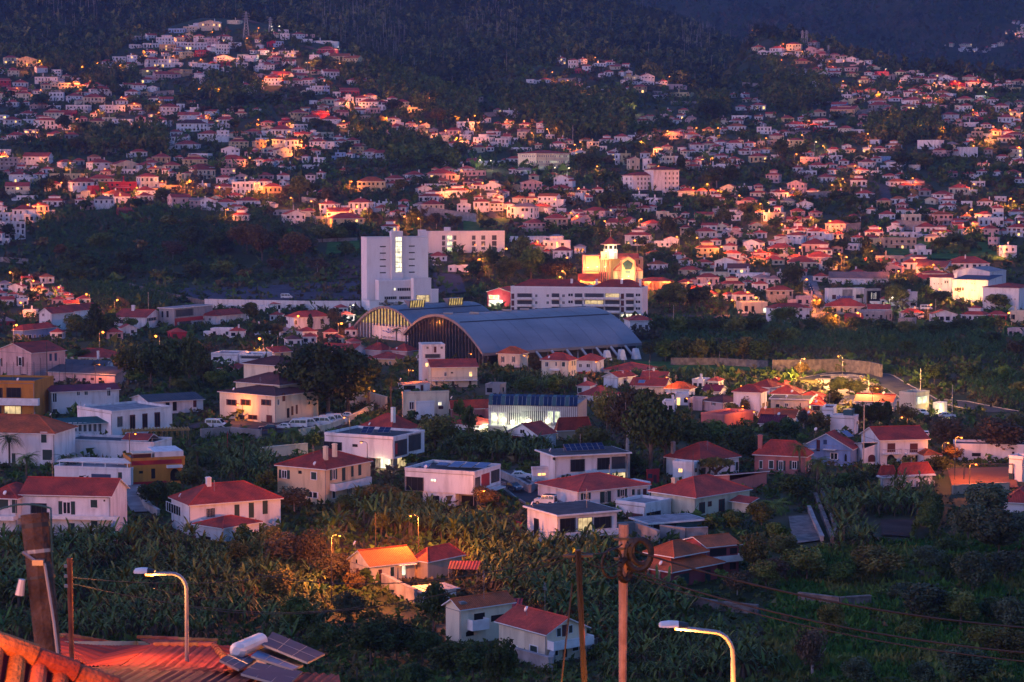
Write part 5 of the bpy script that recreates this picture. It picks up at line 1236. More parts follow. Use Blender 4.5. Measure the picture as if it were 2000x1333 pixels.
h2 = B('E', 400, 520, 700, 1190, 80, 24, 'w', 'gable', 3.4, '', '', parent=h, part='rear_wing', sk=4, axis='y', dist=h.C.y + 14)
h = B('E', 872, 1140, 1228, 1240, 85, 20, 'w', 'gable', 4.0, 'house', 'long low white house with big red gable roof and square chimney', 'house', sk=4, dep=14)
windows(h, 'L 934 1166 966 1196 e;L 990 1166 1018 1192 e;L 1044 1164 1072 1186 e;R 1146 1150 1225 1176 n')
chimney(h, -9, 6, h.h + 1.5, h.h + 4.6, 1.1)
h = B('E', 1560, 1690, 1900, 1205, 65, 30, 'w', 'hip', 3.0, 'house', 'white house with broad red roof right of the red cube house', 'house', sk=4)
windows(h, 'L 1580 1155 1600 1175 w;L 1630 1155 1650 1175 w;R 1720 1160 1740 1180 w')
h = B('E', 95, 180, 360, 1322, 70, 26, 'skyblue', 'hip', 2.6, 'house', 'low pale blue house with red hip roof at the left edge', 'house', sk=4)
windows(h, 'R 195 1285 250 1320 w;R 262 1285 280 1320 w;R 300 1285 320 1315 w;L 110 1290 140 1315 w')
h = B('F', 222, 300, 562, 1250, 100, 60, 'w', 'hip', 3.0, 'house', 'broad white house with dark arched windows lit by an orange lamp', 'house', sk=4)
windows(h, 'R 300 1170 320 1205 A;R 505 1160 530 1200 A;R 400 1165 420 1200 A;L 235 1170 250 1200 A')
h = B('G', 918, 922, 1108, 1262, 88, 80, 'w', 'hip', 2.6, 'house', 'white single-storey pavilion with three dark windows right of the grey vault', 'house', sk=4, dep=10)
windows(h, 'R 943 1208 966 1244 e;R 990 1208 1014 1244 e;R 1040 1208 1064 1244 e')
h = B('G', 1788, 1794, 2000, 1118, 78, 80, 'c', 'flat', 0, 'garage', 'cream flat garage with two dark doors by the lit street', 'garage', over=.1, rm='roof_slab', sk=4, dep=9)
windows(h, 'R 1816 1058 1844 1106 o;R 1870 1060 1894 1108 o;R 1960 1075 1995 1112 Y')
h = B('F', 1806, 1990, 2010, 1075, 120, 20, 'r', 'gable', 2.6, 'house', 'dark red pavilion house with a bright glazed gable left of the long flats', 'house', sk=4, dep=14)
windows(h, 'L 1818 1012 1930 1062 L;L 1818 975 1900 1005 l')
glow((-6, -3, 3), 400, (.9, 1, .6), .3, h.root)
# ------------------------------------------------------------------ the near quarter, left
RED, ORG = 'roof_red', 'roof_orange'
h = B('I', -90, 252, 458, 310, 215, 38, 'p', 'gable', 3.6, 'house', 'pale pink house with red gable roof at the left edge, shuttered window', sk=4, axis='y')
windows(h, 'L 130 120 187 195 W;L -20 130 18 195 W;L 165 255 210 300 q;R 385 95 405 155 B;R 425 90 445 155 B')
h = B('I', 458, 862, 930, 175, 45, 14, 'c', 'hip', 3.6, 'house', 'low cream house under a broad bright red roof with white chimney', sk=4, dep=12)
chimney(h, -4, -.6, .5, 4.2, .6)
h = B('I', 290, 822, 908, 235, 36, 22, 'w', 'gable', 2.0, 'workshop', 'long low workshop with dark corrugated gable roof, rear of the pair', 'workshop', rm='roof_grey', sk=4, axis='x', group='long grey roofed workshops', ridge=False)
windows(h, 'R 845 160 860 190 w')
h = B('I', 318, 902, 1042, 345, 82, 24, 'p', 'gable', 2.4, 'workshop', 'long pinkish workshop with small square openings and blue gable end, nearer of the pair', 'workshop', rm='roof_grey', sk=4, axis='x', group='long grey roofed workshops', ridge=False)
windows(h, 'L 345 290 365 308 o;L 410 290 432 306 o;L 515 288 545 306 o;L 580 288 608 308 q;L 645 287 672 306 o;L 708 285 735 304 q;L 770 285 795 302 o;R 965 265 978 310 w;R 980 262 992 308 w')
h = B('I', 272, 405, 892, 572, 172, 66, 'w', 'gable', 1.7, 'house', 'plain white two-storey building with low pinkish red sheet roof', sk=4, axis='y', rm='roof_wine', ridge=False)
windows(h, 'R 408 400 446 480 w;R 597 390 626 424 w;R 657 384 688 422 w;R 834 364 864 430 w;R 834 484 870 512 e;R 592 505 740 520 K;R 412 530 446 560 e')
h = B('I', -220, 272, 300, 600, 275, 8, 'mustard', 'flat', 0, 'apartment_block', 'orange apartment block with white balconies at the left edge', 'apartment block', over=.1, rm='roof_dark', sk=4, dep=14)
windows(h, 'L -140 362 20 440 g;L 50 362 165 440 g;L -140 505 10 578 g;L 32 505 168 578 y;L -200 440 310 492 P;L -200 575 300 600 P')
h = B('I', 968, 1168, 1556, 575, 96, 60, 'w', 'gable', 1.9, 'shed', 'white garage shed with dark grey gable roof and three dark doors', 'shed', rm='roof_grey', sk=4, axis='y', ridge=False)
windows(h, 'R 1294 475 1326 558 o;R 1348 470 1382 545 o;R 1508 450 1536 516 q;L 1130 475 1160 505 o')
h = B('I', 320, 445, 812, 778, 120, 64, 'w', 'gable', 1.6, 'bungalow', 'small white veranda bungalow with teal green gable roof', 'house', rm='roof_green', sk=4, axis='y', ridge=False, over=.8)
wgrid(h, 'R', 470, 685, 780, 660, 9, 1, 28, 75, 'w'); windows(h, 'R 515 735 802 775 P')
h = B('I', 528, 876, 1288, 758, 196, 48, 'w', 'flat', 0, 'house', 'weathered white house under repair with four tall dark windows', over=.1, rm='roof_slab', sk=4)
windows(h, 'R 914 584 958 672 n;R 1014 574 1056 692 X;R 1112 564 1152 682 X;R 1207 554 1250 670 X')
h = B('I', -420, 426, 445, 975, 255, 10, 'w', 'hip', 4.6, 'house', 'big white house with orange red hip roof and dark green shutters, left edge', rm=ORG, sk=4, dep=12)
windows(h, 'L 316 708 370 798 s;L 92 872 122 970 d;L 330 845 410 930 d;L -60 710 0 800 s')
h = B('I', 430, 1205, 1225, 935, 128, 16, 'w', 'flat', 0, 'walled_yard', 'long white yard wall with patchy low red roofs behind it', 'yard wall', over=.1, rm='roof_dark', sk=4, dep=9)
rb = MB(); add_roof(rb, -9, 3, -3, 8.5, h.h + .3, 1.2, 'gable', .2, 0, 1, None, 'x'); rb.build('lean_to_roof', [RED, 'wall_w'], h.root)
h = B('I', 1000, 1026, 1424, 1128, 192, 70, 'mustard', 'flat', 0, 'tavern', 'mustard orange building with red bands and a dark arched door', 'tavern', over=.1, rm='roof_slab', sk=4, dep=9)
windows(h, 'R 1028 925 1420 962 F;R 1028 1095 1300 1126 F;R 1300 965 1420 985 K;R 1084 1012 1118 1034 o;R 1180 992 1214 1075 o;R 1330 995 1400 1090 A')
boxpart(h, 'parapet', -h.wl, h.wr * .45, h.h, -.3, h.wr - .2, h.h + 1.6, 'wall_w')
kb = MB(); kb.box(-3.4, .6, h.h, -.8, 4.2, h.h + 1.3, 0); kb.box(-3.6, .4, h.h + 1.3, -.4, 4.6, h.h + 1.5, 1); kb.build('roof_kiosk', ['wine', 'wall_c'], h.root)
h = B('I', 398, 1022, 1032, 1135, 125, 12, 'w', 'flat', 0, 'garage', 'long white garage with pergola slats on its roof', 'garage', over=.1, rm='roof_slab', sk=4, dep=8)
windows(h, 'L 617 1050 655 1070 o;L 708 1035 872 1120 B;L 922 1022 954 1075 d')
for k in range(13):
 b = MB(); b.box(-h.wl + .2, .5 + k * .55, h.h + 1.3, -.3, .62 + k * .55, h.h + 1.42); b.build('slat', ['white'], h.root)
for x in (.06, .35, .65, .95):
 for y in (.7, 6.9):
  b = MB(); b.box(-h.wl * x - .08, y, h.h, -h.wl * x + .08, y + .16, h.h + 1.29); b.build('post', ['white'], h.root)
h = B('I', 148, 866, 905, 1548, 335, 8, 'w', 'gable', 3.4, 'house', 'cream white two-storey house with long ribbed red gable roof and balconies', sk=5, dep=9, axis='x')
windows(h, 'L 240 1265 366 1345 g;L 458 1250 586 1352 S;L 702 1234 768 1304 s;L 808 1238 822 1252 o;L 370 1380 690 1330 o;L 530 1418 586 1512 d;L 705 1398 770 1464 s;L 160 1353 930 1378 P;L 160 1500 935 1545 P'.replace('L 370 1380 690 1330 o;', ''))
h = B('I', -120, 134, 160, 1545, 320, 12, 'w', 'hip', 2.6, 'house', 'white house with dark green shutters at the left edge, half hidden by pole', sk=5, dep=9)
windows(h, 'L -20 1230 76 1308 s;L 92 1228 134 1345 d;L -100 1355 130 1385 P')
h = B('M', 1278, 1488, 2155, 150, 205, 62, 'w', 'hip', 3.9, 'house', 'white house with broad red hip roof, square chimney and green doors', sk=5, vg=190)
windows(h, 'L 1300 -60 1415 15 n;R 1610 -30 1680 45 n;R 1830 -60 1872 65 d;R 1942 -75 1985 50 d;R 2050 -90 2092 20 d;R 1560 45 1900 75 P')
chimney(h, -4.5, 5, h.h + 1.0, h.h + 4.0, .8)
hb = B('M', 1500, 1740, 1990, 300, 175, 40, 'w', 'hip', 1.7, '', '', parent=h, part='garden_wing', sk=4, dist=h.C.y - 6, rm=RED)
windows(hb, 'L 1560 190 1650 240 o')
# ------------------------------------------------------------------ the near quarter, centre
h = B('J', -330, 156, 372, 648, 222, 36, 'c', 'hip', 2.2, 'institute_building', 'cream institute building with brown tiled roofs and red base band', 'institute', rm='roof_brown', sk=5, dep=16)
windows(h, 'L 40 455 118 500 X;L -230 455 -150 500 X;L -120 455 -40 500 X;L 80 575 128 640 q;L -60 575 10 610 X;L -160 575 -90 610 X;R 205 400 228 470 q;R 275 505 292 580 q;R 310 495 326 570 q;R 240 520 262 600 o;R 165 450 182 500 w;L -320 625 150 645 F')
hu = B('J', -190, 188, 330, 640, 300, 36, 'c', 'hip', 3.2, '', '', parent=h, part='upper_hall', rm='roof_brown', sk=2, dep=12, dist=h.C.y + 9)
hu2 = B('J', -120, 190, 300, 640, 450, 36, 'c', 'hip', 2.6, 'house', 'cream hall with brown hip roof behind the institute', rm='roof_brown', sk=2, dep=11, dist=h.C.y + 28)
h = B('J', 512, 1074, 1298, 922, 158, 27, 'w', 'flat', 0, 'modern_house', 'white modern box house on recessed base with two solar collectors, upper one', 'house', over=.1, rm='roof_dark', sk=0, group='white modern box houses', vg=1010)
windows(h, 'L 526 785 672 850 g;L 752 803 796 826 o;R 1084 770 1178 892 e;R 1192 722 1286 852 e;R 1084 795 1104 885 m')
boxpart(h, 'base_wall', -h.wl * .35, 2.5, -3.6, -1.5, h.wr - .5, -.01, 'concrete')
boxpart(h, 'base_wall', -h.wl + .5, 1.5, -3.6, -h.wl * .5, h.wr - 1, -.012, 'wall_w')
opening(h.root, -3.4, 2.5, 0, -3.4, 2.6, 3.2, 'Y'); opening(h.root, -1.5, 6, math.pi / 2, -3.4, 4, 3.2, 'y')
solar(h.root, (-8.2, 2.6, h.h + .3), R(12), 2.6, 2.4, R(28)); solar(h.root, (-5.6, 5.2, h.h + .3), R(12), 2.6, 2.2, R(24))
glow((-3, -.5, -1.2), 50, (1, .85, .45), .3, h.root)
h = B('J', 800, 1060, 1270, 770, 72, 46, 'w', 'hip', 4.6, 'house', 'house with tall white chimney and large red pyramid roof', sk=4)
chimney(h, -2.2, 2.4, h.h + 1.2, h.h + 5.2, .8)
h = B('J', 142, 549, 862, 1280, 282, 32, 'yellowcream', 'hip', 3.6, 'house', 'large yellow two-storey house with red hip roof, two chimneys and balcony', sk=5)
windows(h, 'L 180 1005 264 1072 S;L 330 1010 358 1036 o;L 427 1018 478 1084 s;L 400 1175 488 1225 w;R 578 1000 632 1082 S;R 670 985 698 1092 d;R 742 972 762 1060 d;R 798 962 822 1050 d;R 592 1164 620 1230 s;R 712 1140 746 1206 S;R 794 1118 828 1186 S;R 576 1084 862 1135 P')
chimney(h, -2.5, 3.2, h.h + 1.2, h.h + 3.9, .7, 'wall_c'); chimney(h, -2.0, 5.4, h.h + 1.6, h.h + 4.2, .7, 'wall_c')
h = B('J', 1152, 1706, 1908, 1200, 160, 24, 'w', 'flat', 0, 'modern_house', 'white modern box house with zigzag roof panels and red door, lower one', 'house', over=.1, rm='roof_dark', sk=0, group='white modern box houses', vg=1305)
windows(h, 'L 1168 1060 1310 1166 g;L 1362 1074 1412 1096 L;R 1712 1062 1748 1160 e;R 1758 1030 1826 1135 m;R 1836 1005 1900 1100 e;R 1708 1130 1906 1165 b')
boxpart(h, 'base_wall', -h.wl * .75, .3, -3.6, -h.wl * .28, h.wr - .5, -.012, 'wall_w')
boxpart(h, 'base_wall', -h.wl * .28, 2.0, -3.6, -.6, h.wr - .6, -.013, 'concrete')
opening(h.root, -h.wl * .56, .3, 0, -3.5, 1.5, 2.9, 'o'); opening(h.root, -h.wl * .14, 2.0, 0, -3.5, 3.4, 3.0, 'o')
for k in range(3):
 solar(h.root, (-6.6 + k * 2.5, 4.6 + k * .4, h.h + .2), R(0), 2.3, 3.4, R(10), 'solar_pale', 1, 1)
solar(h.root, (-9.6, 5.8, h.h + .2), R(0), 2.2, 1.5, R(14), 'solar_pale', 2, 1); solar(h.root, (-11.4, 2.2, h.h + .2), R(0), 1.6, 1.5, R(22), 'solar_pale', 1, 1)
h = B('J', 1366, 1372, 1728, 358, 150, 80, 'c', 'gable', 2.6, 'house', 'cream two-storey house with red front roof slope and long balcony', sk=4, dep=11, axis='y')
windows(h, 'R 1522 240 1540 252 o;R 1664 236 1690 276 l;R 1470 240 1490 275 w;R 1530 312 1550 352 q;R 1664 300 1682 345 q;R 1400 305 1420 345 w;R 1372 278 1726 304 b')
hb = B('J', 1294, 1300, 1476, 300, 262, 80, 'w', 'flat', 0, '', '', parent=h, part='stair_tower', over=.1, rm='roof_slab', sk=3, dep=8, dist=h.C.y + 7)
windows(hb, 'R 1322 168 1352 200 l;R 1320 100 1440 130 e;R 1390 40 1410 90 q;R 1330 40 1350 60 w;R 1440 40 1460 60 w')
h = B('J', 872, 1110, 1130, 192, 54, 14, 'o', 'hip', 2.3, 'house', 'small orange lit house with red hip roof below the vaulted hall', sk=4, dep=9)
windows(h, 'L 905 155 930 185 w;L 1038 155 1056 182 w')
h = B('J', 1140, 1148, 1505, 602, 190, 76, 'c', 'flat', 0, 'house', 'shabby grey and cream flat roofed house with patched sheds', over=.1, rm='concrete', sk=4)
windows(h, 'R 1195 470 1236 535 w;R 1420 472 1452 502 L;R 1424 505 1465 530 q')
hb = B('J', 1245, 1250, 1392, 606, 120, 76, 'w', 'flat', 0, '', '', over=.1, rm='roof_dark', parent=h, part='plain_annex', sk=3, dist=h.C.y - 3)
hb = B('J', 1136, 1142, 1358, 405, 60, 78, 'w', 'shed', .5, 'house', 'little white roof terrace house with open veranda', over=.2, rm='roof_pink', sk=3, axis='x', dep=7, ridge=False)
windows(hb, 'R 1150 345 1250 380 o;R 1285 340 1308 388 q')
h = B('J', 1520, 1530, 1815, 625, 90, 74, 'salmon', 'gable', 3.0, 'house', 'salmon red house with red gable roof left of the glass hall', sk=4, axis='y', rm=RED)
windows(h, 'R 1735 575 1775 640 A;R 1600 545 1625 580 w;R 1660 545 1690 580 w')
hb = B('J', 1815, 1822, 1884, 630, 78, 74, 'salmon', 'flat', 0, '', '', over=.1, rm='roof_wine', parent=h, part='porch', sk=3, dep=6)
windows(hb, 'R 1822 570 1872 622 G')
h = B('J', 1512, 1700, 1872, 700, 42, 40, 'w', 'hip', 2.2, 'house', 'low house with red hip roofs and a bright porch lamp', sk=4)
windows(h, 'R 1735 650 1800 695 L'); glow((1.2, 4, 2.0), 260, (1, .9, .6), .2, h.root)
h = B('J', 22, 140, 262, 152, 60, 46, 'y', 'gable', 2.2, 'house', 'pale yellow gabled house beside the big dark tree', sk=4, axis='y')
windows(h, 'R 190 92 212 130 B'); windows(h, 'L 50 95 148 108 K')
h = B('J', -30, 120, 200, 262, 70, 30, 'c', 'hip', 3.0, 'house', 'cream house with brown hip roof left of the big dark tree', rm='roof_brown', sk=4)
h = B('J', 468, 742, 858, 138, 52, 22, 'w', 'gable', 3.0, 'house', 'white house with long red roof above the dark tree', sk=4, axis='x')
windows(h, 'R 805 95 832 120 o;R 750 100 770 125 w')
h = B('J', 846, 980, 1062, 135, 62, 40, 'p', 'hip', 3.2, 'house', 'pink house with steep red roof, left of two below the smaller vault', sk=4)
h = B('J', 1056, 1180, 1252, 140, 62, 30, 'p', 'hip', 3.2, 'house', 'pink house with steep red roof, right of two below the smaller vault', sk=4)
windows(h, 'L 1090 95 1110 120 w')
h = B('I', 1645, 1860, 1880, 188, 82, 12, 'w', 'flat', 0, 'house', 'white flat roofed house with blue tinted windows behind dark trees', over=.1, rm='roof_slab', sk=4, dep=10)
windows(h, 'L 1664 122 1708 150 o;L 1780 132 1810 158 w')
h = B('I', 1868, 2050, 2080, 195, 80, 12, 'w', 'flat', 0, 'house', 'white terraced house with railings right of the blue windowed house', over=.1, rm='roof_slab', sk=4, dep=10)
windows(h, 'L 1880 110 2040 135 e;L 1900 150 2000 185 b')
h = B('I', 1700, 1930, 1950, 252, 36, 14, 'w', 'hip', 1.6, 'house', 'low white house with flat red hip roof beside dark trees', sk=4, dep=9)
# ------------------------------------------------------------------ the near quarter, right of centre
h = B('K', -186, 512, 522, 742, 232, 10, 'g', 'flat', 0, 'glass_hall', 'lit glass hall with blue sloping panes along its roof edge', 'glass hall', over=.1, rm='roof_slab', sk=3, dep=16)
h.root['label'] = 'lit glass hall with white ribbed front and blue panes along its roof'
n = 21
for k in range(n):
 x0 = -h.wl + h.wl * k / n + .06; x1 = -h.wl + h.wl * (k + 1) / n - .06
 b = MB(); z = h.h
 b.poly([(x0, -.3, z + .1), (x1, -.3, z + .1), (x1, .5, z + 2.2), (x0, .5, z + 2.2)]); b.poly([(x0, .56, z + 2.2), (x1, .56, z + 2.2), (x1, -.24, z + .1), (x0, -.24, z + .1)])
 b.poly([(x0, .5, z + 2.2), (x1, .5, z + 2.2), (x1, 2.4, z + 2.5), (x0, 2.4, z + 2.5)])
 b.build('roof_pane', ['solar' if k % 3 else 'teal'], h.root)
for k in range(46):
 x = -h.wl + h.wl * (k + .5) / 46
 if .60 < (k / 46) < .78 and k % 4: pass
 b = MB(); b.box(x - .09, -.22, h.h * .38, x + .09, -.03, h.h - .05); b.build('rib', ['white'], h.root)
windows(h, 'L -180 550 -40 665 G;L -30 560 70 640 e;L 80 545 268 640 e;L 270 540 386 640 G;L -40 655 340 735 G')
for x, y in ((-63, 615), (8, 630), (133, 622), (-130, 600), (280, 622)):
 p = face_pt(h, 'L', *px('K', x, y), -.0); b = MB(); octo(b, 0, 0, .1, .55, -.5, -.1); octo(b, 0, 0, .55, .55, -.1, .15); octo(b, 0, 0, .55, .1, .15, .5)
 b.build('globe_lamp', ['bulb_white'], h.root, loc=(p.x, -.6, p.z))
glow((-h.wl * .6, -2.5, 2), 160, (.9, 1, .6), .5, h.root)
h = B('K', -40, 202, 345, 850, 110, 42, 'w', 'gable', 3.4, 'house', 'white gabled house with twin attic windows below the glass hall', sk=4, axis='y')
windows(h, 'L 64 690 80 720 o;L 82 690 98 720 o;L -28 745 195 770 F')
h = B('K', 350, 358, 612, 770, 72, 72, 't', 'hip', 4.2, 'house', 'tan house with steep red roof right of the glass hall', sk=4)
windows(h, 'R 358 655 470 690 f')
h = B('K', 300, 345, 902, 1112, 212, 70, 'w', 'flat', 0, 'modern_house', 'white modern house with row of solar panels and big dark windows', 'house', over=.9, rm='roof_dark', sk=4, dep=9)
windows(h, 'R 456 922 568 1018 g;R 665 910 764 1002 g;R 778 900 886 996 e;R 456 1048 570 1098 g;R 588 1040 632 1078 l;R 675 1030 766 1080 y;R 780 1025 888 1080 y;R 565 1012 665 1024 K;L 318 905 345 930 o')
boxpart(h, 'grey_fin', -.2, h.wr + .02, -3, .8, h.wr + .5, h.h + .2, 'concrete')
for k in range(7):
 solar(h.root, (-3.2, 4.0 + k * 1.22, h.h + .3), R(90), 1.15, 2.2, R(32), 'solar', 1, 2)
h = B('K', 152, 160, 288, 1095, 92, 72, 'w', 'flat', 0, 'garage', 'small white garage block with one long lit window', 'garage', over=.1, rm='roof_dark', sk=3)
windows(h, 'R 192 1028 270 1050 l')
h = B('K', 208, 520, 1088, 1292, 118, 56, 'w', 'hip', 2.9, 'bungalow', 'white bungalow with red hip roof, dark shutters and walled terrace', 'house', sk=4, rm=RED)
windows(h, 'R 538 1185 612 1236 S;R 684 1170 776 1262 d;R 724 1170 742 1262 w;R 824 1155 896 1212 S;R 932 1152 960 1204 s;R 975 1152 1006 1204 w;R 1022 1150 1052 1215 q')
hb = B('K', 900, 905, 1086, 1270, 135, 56, 'w', 'flat', 0, '', '', over=.1, rm='roof_slab', parent=h, part='end_wing', sk=3, dep=5, dist=h.C.y + 8)
h = B('K', 1108, 1436, 1905, 1372, 152, 46, 'c', 'hip', 3.9, 'house', 'cream house with wide red hip roof, skylight cut and red window frames', sk=4, rm=RED)
windows(h, 'R 1462 1258 1506 1345 x;R 1530 1250 1558 1290 X;R 1615 1232 1660 1332 x;R 1776 1225 1820 1300 x;R 1856 1268 1886 1298 X;L 1148 1235 1196 1260 X;R 1440 1335 1900 1372 F')
chimney(h, -8, 3.2, h.h + 1.2, h.h + 2.6, .9, 'wall_c')
hb = B('K', 1845, 1850, 1912, 1345, 75, 46, 'c', 'shed', .8, '', '', parent=h, part='side_porch', sk=3, dep=4, axis='x', ridge=False)
h = B('K', 1225, 1470, 1802, 1082, 145, 48, 'w', 'hip', 4.3, 'house', 'white house with tall red pyramid roof behind the dragon tree', sk=4)
windows(h, 'R 1742 938 1770 1015 s;R 1470 985 1516 1045 s')
hb = B('K', 1262, 1420, 1465, 1082, 118, 30, 'w', 'flat', 0, '', '', over=.15, rm='roof_slab', parent=h, part='side_wing', sk=3, dist=h.C.y - 4)
windows(hb, 'L 1298 992 1336 1025 l;L 1430 990 1445 1025 o')
chimney(h, -h.wl * .9, 1, .5, h.h + 3.2, .7, 'concrete')
h = B('K', 1690, 1700, 2010, 1160, 70, 60, 'salmon', 'shed', 1.2, 'annex', 'long pink annex with wine red sheet roof', 'annex', rm='roof_wine', sk=4, dep=7, axis='y', ridge=False)
h = B('K', 1052, 1056, 1152, 1114, 92, 70, 'redpaint', 'flat', 0, 'garden_booth', 'small bright pink red wooden booth by dark trees', 'booth', over=.1, rm='redpaint', sk=2)
windows(h, 'R 1062 1035 1096 1068 e;R 1104 1040 1130 1108 q')
h = B('K', 232, 440, 508, 312, 160, 24, 'c', 'hip', 2.9, 'house', 'cream two-storey house with red hip roof below the vault props', sk=4)
windows(h, 'L 258 160 288 200 w;L 338 160 354 195 w;L 388 160 418 200 s;R 464 150 474 195 s;R 484 148 494 192 s;R 464 225 474 260 s;R 484 222 494 256 s;L 300 215 380 228 K')
h = B('K', 502, 664, 694, 262, 108, 16, 'w', 'hip', 2.6, 'house', 'white house with red hip roof and pink awning, lamp at its corner', sk=4, dep=9)
windows(h, 'L 522 175 548 205 w;L 580 175 612 205 w;L 515 240 660 262 F')
h = B('K', -110, 66, 124, 210, 110, 24, 'c', 'hip', 2.9, 'house', 'cream house with open shutters below the large vault, orange lamp beside', sk=4, rm=ORG)
windows(h, 'L -85 118 -60 165 S;L 0 118 24 165 S;L -100 180 60 195 b')
h = B('K', 722, 1000, 1150, 262, 30, 26, 'w', 'hip', 2.7, 'house', 'long low white house with plain red roof below the vault', sk=4)
h = B('K', 720, 830, 975, 368, 80, 40, 'w', 'gable', 1.9, 'house', 'white house with small gable and arched porch under red tiles', sk=4, axis='y')
windows(h, 'R 872 310 890 355 q')
h = B('K', 1008, 1195, 1215, 350, 50, 14, 'w', 'gable', 2.4, 'house', 'low house with plain pinkish red roof, lamp at its right end', sk=4, dep=9, axis='x')
h = B('K', 932, 1190, 1215, 418, 62, 16, 'c', 'gable', 2.6, 'house', 'cream house with red roof carrying one pale solar collector', sk=4, dep=9, axis='x')
windows(h, 'L 965 378 992 405 q;L 1036 378 1060 400 q;L 1092 378 1116 405 q')
solar(h.root, (-h.wl * .72, 1.2, h.h + .5), 0, 1.9, 1.7, R(26), 'solar_pale', 1, 1)
h = B('K', 1202, 1386, 1440, 446, 72, 22, 'w', 'hip', 2.4, 'house', 'white house with bright orange red hip roof and two windows', sk=4, rm=ORG)
windows(h, 'L 1245 402 1272 430 w;L 1324 402 1348 430 w;R 1400 395 1412 425 w')
h = B('K', 1496, 1620, 1694, 436, 40, 22, 'w', 'gable', 2.0, 'house', 'small white house with wine red roof and plain white end', sk=4, axis='x', rm='roof_wine')
h = B('K', 1738, 1942, 2010, 590, 190, 22, 'w', 'hip', 2.4, 'house', 'tall blank white house with red hip roof', sk=4)
windows(h, 'R 1955 480 1975 520 q;R 1985 470 2000 510 q')
h = B('K', 1510, 1650, 1815, 562, 82, 50, 'p', 'hip', 2.2, 'house', 'pink house with red shutters under brownish roof, small solar plate', sk=4, rm='roof_brown')
windows(h, 'R 1660 475 1690 500 W;L 1560 475 1590 500 W')
h = B('K', 1490, 1660, 1920, 662, 74, 40, 'salmon', 'flat', 0, 'yard_wall', 'red and orange yard walls beside the dark wood', 'yard wall', over=.05, rm='roof_wine', sk=3)
h = B('K', 528, 700, 850, 470, 40, 36, 'w', 'hip', 3.2, 'house', 'white house with wide red roof among dark trees right of glass hall', sk=4)
h = B('K', 1880, 2020, 2140, 420, 60, 36, 'w', 'hip', 2.6, 'house', 'white house with red hip roof between tall blank house and dark trees', sk=4)
# ------------------------------------------------------------------ the near quarter, right
h = B('L', -90, 292, 365, 1052, 152, 20, 'salmon', 'hip', 4.0, 'house', 'pink house with red hip roof, white framed windows and green shutters', sk=4)
windows(h, 'L 4 928 46 996 s;L 66 932 136 1008 S;L 168 935 246 1000 S;L -70 930 -40 996 s;R 300 930 350 1010 S;L -60 1010 140 1045 b')
chimney(h, -h.wl * .92, 1.2, h.h - .5, h.h + 4.0, .8, 'salmon')
h = B('L', 282, 652, 742, 975, 125, 24, 'skyblue', 'gable', 4.6, 'house', 'sky blue house with white balustrades and red gable roof', sk=4, axis='y')
windows(h, 'L 485 870 548 925 w;L 598 880 616 938 A;R 690 880 720 930 w;L 432 768 462 806 B;L 440 812 535 842 b;L 284 800 372 838 b;L 378 768 408 862 q;L 500 938 650 970 b')
solar(h.root, (-1.5, 5, h.h + 2.0), R(70), 2.2, 2.2, R(30), 'solar_pale', 1, 1)
h = B('L', 868, 876, 1262, 972, 195, 78, 'w', 'gable', 3.2, 'house', 'white villa with big red roof, wine shutters and arched ground floor', sk=4, dep=11, axis='y')
windows(h, 'R 930 795 996 868 q;R 1106 796 1172 870 q;R 896 842 1030 874 b;R 1070 842 1212 874 b;R 930 885 988 960 A;R 1045 890 1090 958 A;R 1138 890 1202 970 A')
hb = B('L', 728, 735, 888, 968, 125, 76, 'w', 'shed', 1.4, '', '', parent=h, part='left_wing', sk=3, dep=8, axis='y', ridge=False)
windows(hb, 'R 782 885 838 942 a')
hb = B('L', 1216, 1222, 1345, 972, 80, 78, 'w', 'hip', 1.4, '', '', parent=h, part='right_wing', sk=3, dep=9, rm=ORG, dist=h.C.y - 2)
h = B('L', 880, 900, 1312, 1150, 82, 70, 'w', 'flat', 0, 'villa', 'low white villa with split red roofs and slatted front among bushes', 'house', over=.5, rm='roof_wine', sk=3)
wgrid(h, 'R', 1120, 1130, 1290, 1095, 5, 1, 20, 50, 'w')
rb = MB(); add_roof(rb, -h.wl, h.wr * .35, 0, h.wr, h.h + .4, 2.2, 'hip', .3, 0, 1, 0); rb.build('tiled_roof', [RED, 'white'], h.root)
rb = MB(); add_roof(rb, -h.wl, 0, -1, h.wr * .28, h.h + .4, 1.8, 'hip', .3, 0, 1, 0); rb.build('tiled_roof', [RED, 'white'], h.root)
h = B('L', 696, 968, 1012, 562, 82, 18, 'w', 'gable', 2.3, 'house', 'white house with single red roof slope in front of the lit road', sk=4, axis='x', dep=9)
h = B('L', 1040, 1150, 1290, 582, 165, 40, 'c', 'flat', 0, 'pavilion', 'floodlit cream cube pavilion with green glazed corner by the road', 'pavilion', over=.1, rm='roof_slab', sk=3)
windows(h, 'R 1158 428 1250 488 G'); b = MB(); b.box(1.2, 7, 0, 3.4, 10.5, 3.0); b.build('entrance_cube', ['wall_w'], h.root)
glow((2.5, -1.5, 1), 300, (1, .62, .2), .3, h.root); glow((4.5, 6, .8), 260, (1, .66, .22), .3, h.root)
h = B('L', 496, 676, 724, 728, 128, 22, 'w', 'flat', 0, 'house', 'plain white flat roofed house with cluttered roof terrace', over=.1, rm='roof_slab', sk=3)
windows(h, 'R 690 620 705 650 w'); boxpart(h, 'roof_shed', -h.wl * .55, 2, h.h + .1, -h.wl * .2, 5, h.h + 1.8, 'teal')
h = B('L', -40, 130, 155, 388, 42, 16, 'w', 'hip', 2.4, 'house', 'small white house with red hip roof, topmost of the right hand cluster', sk=4, dep=9)
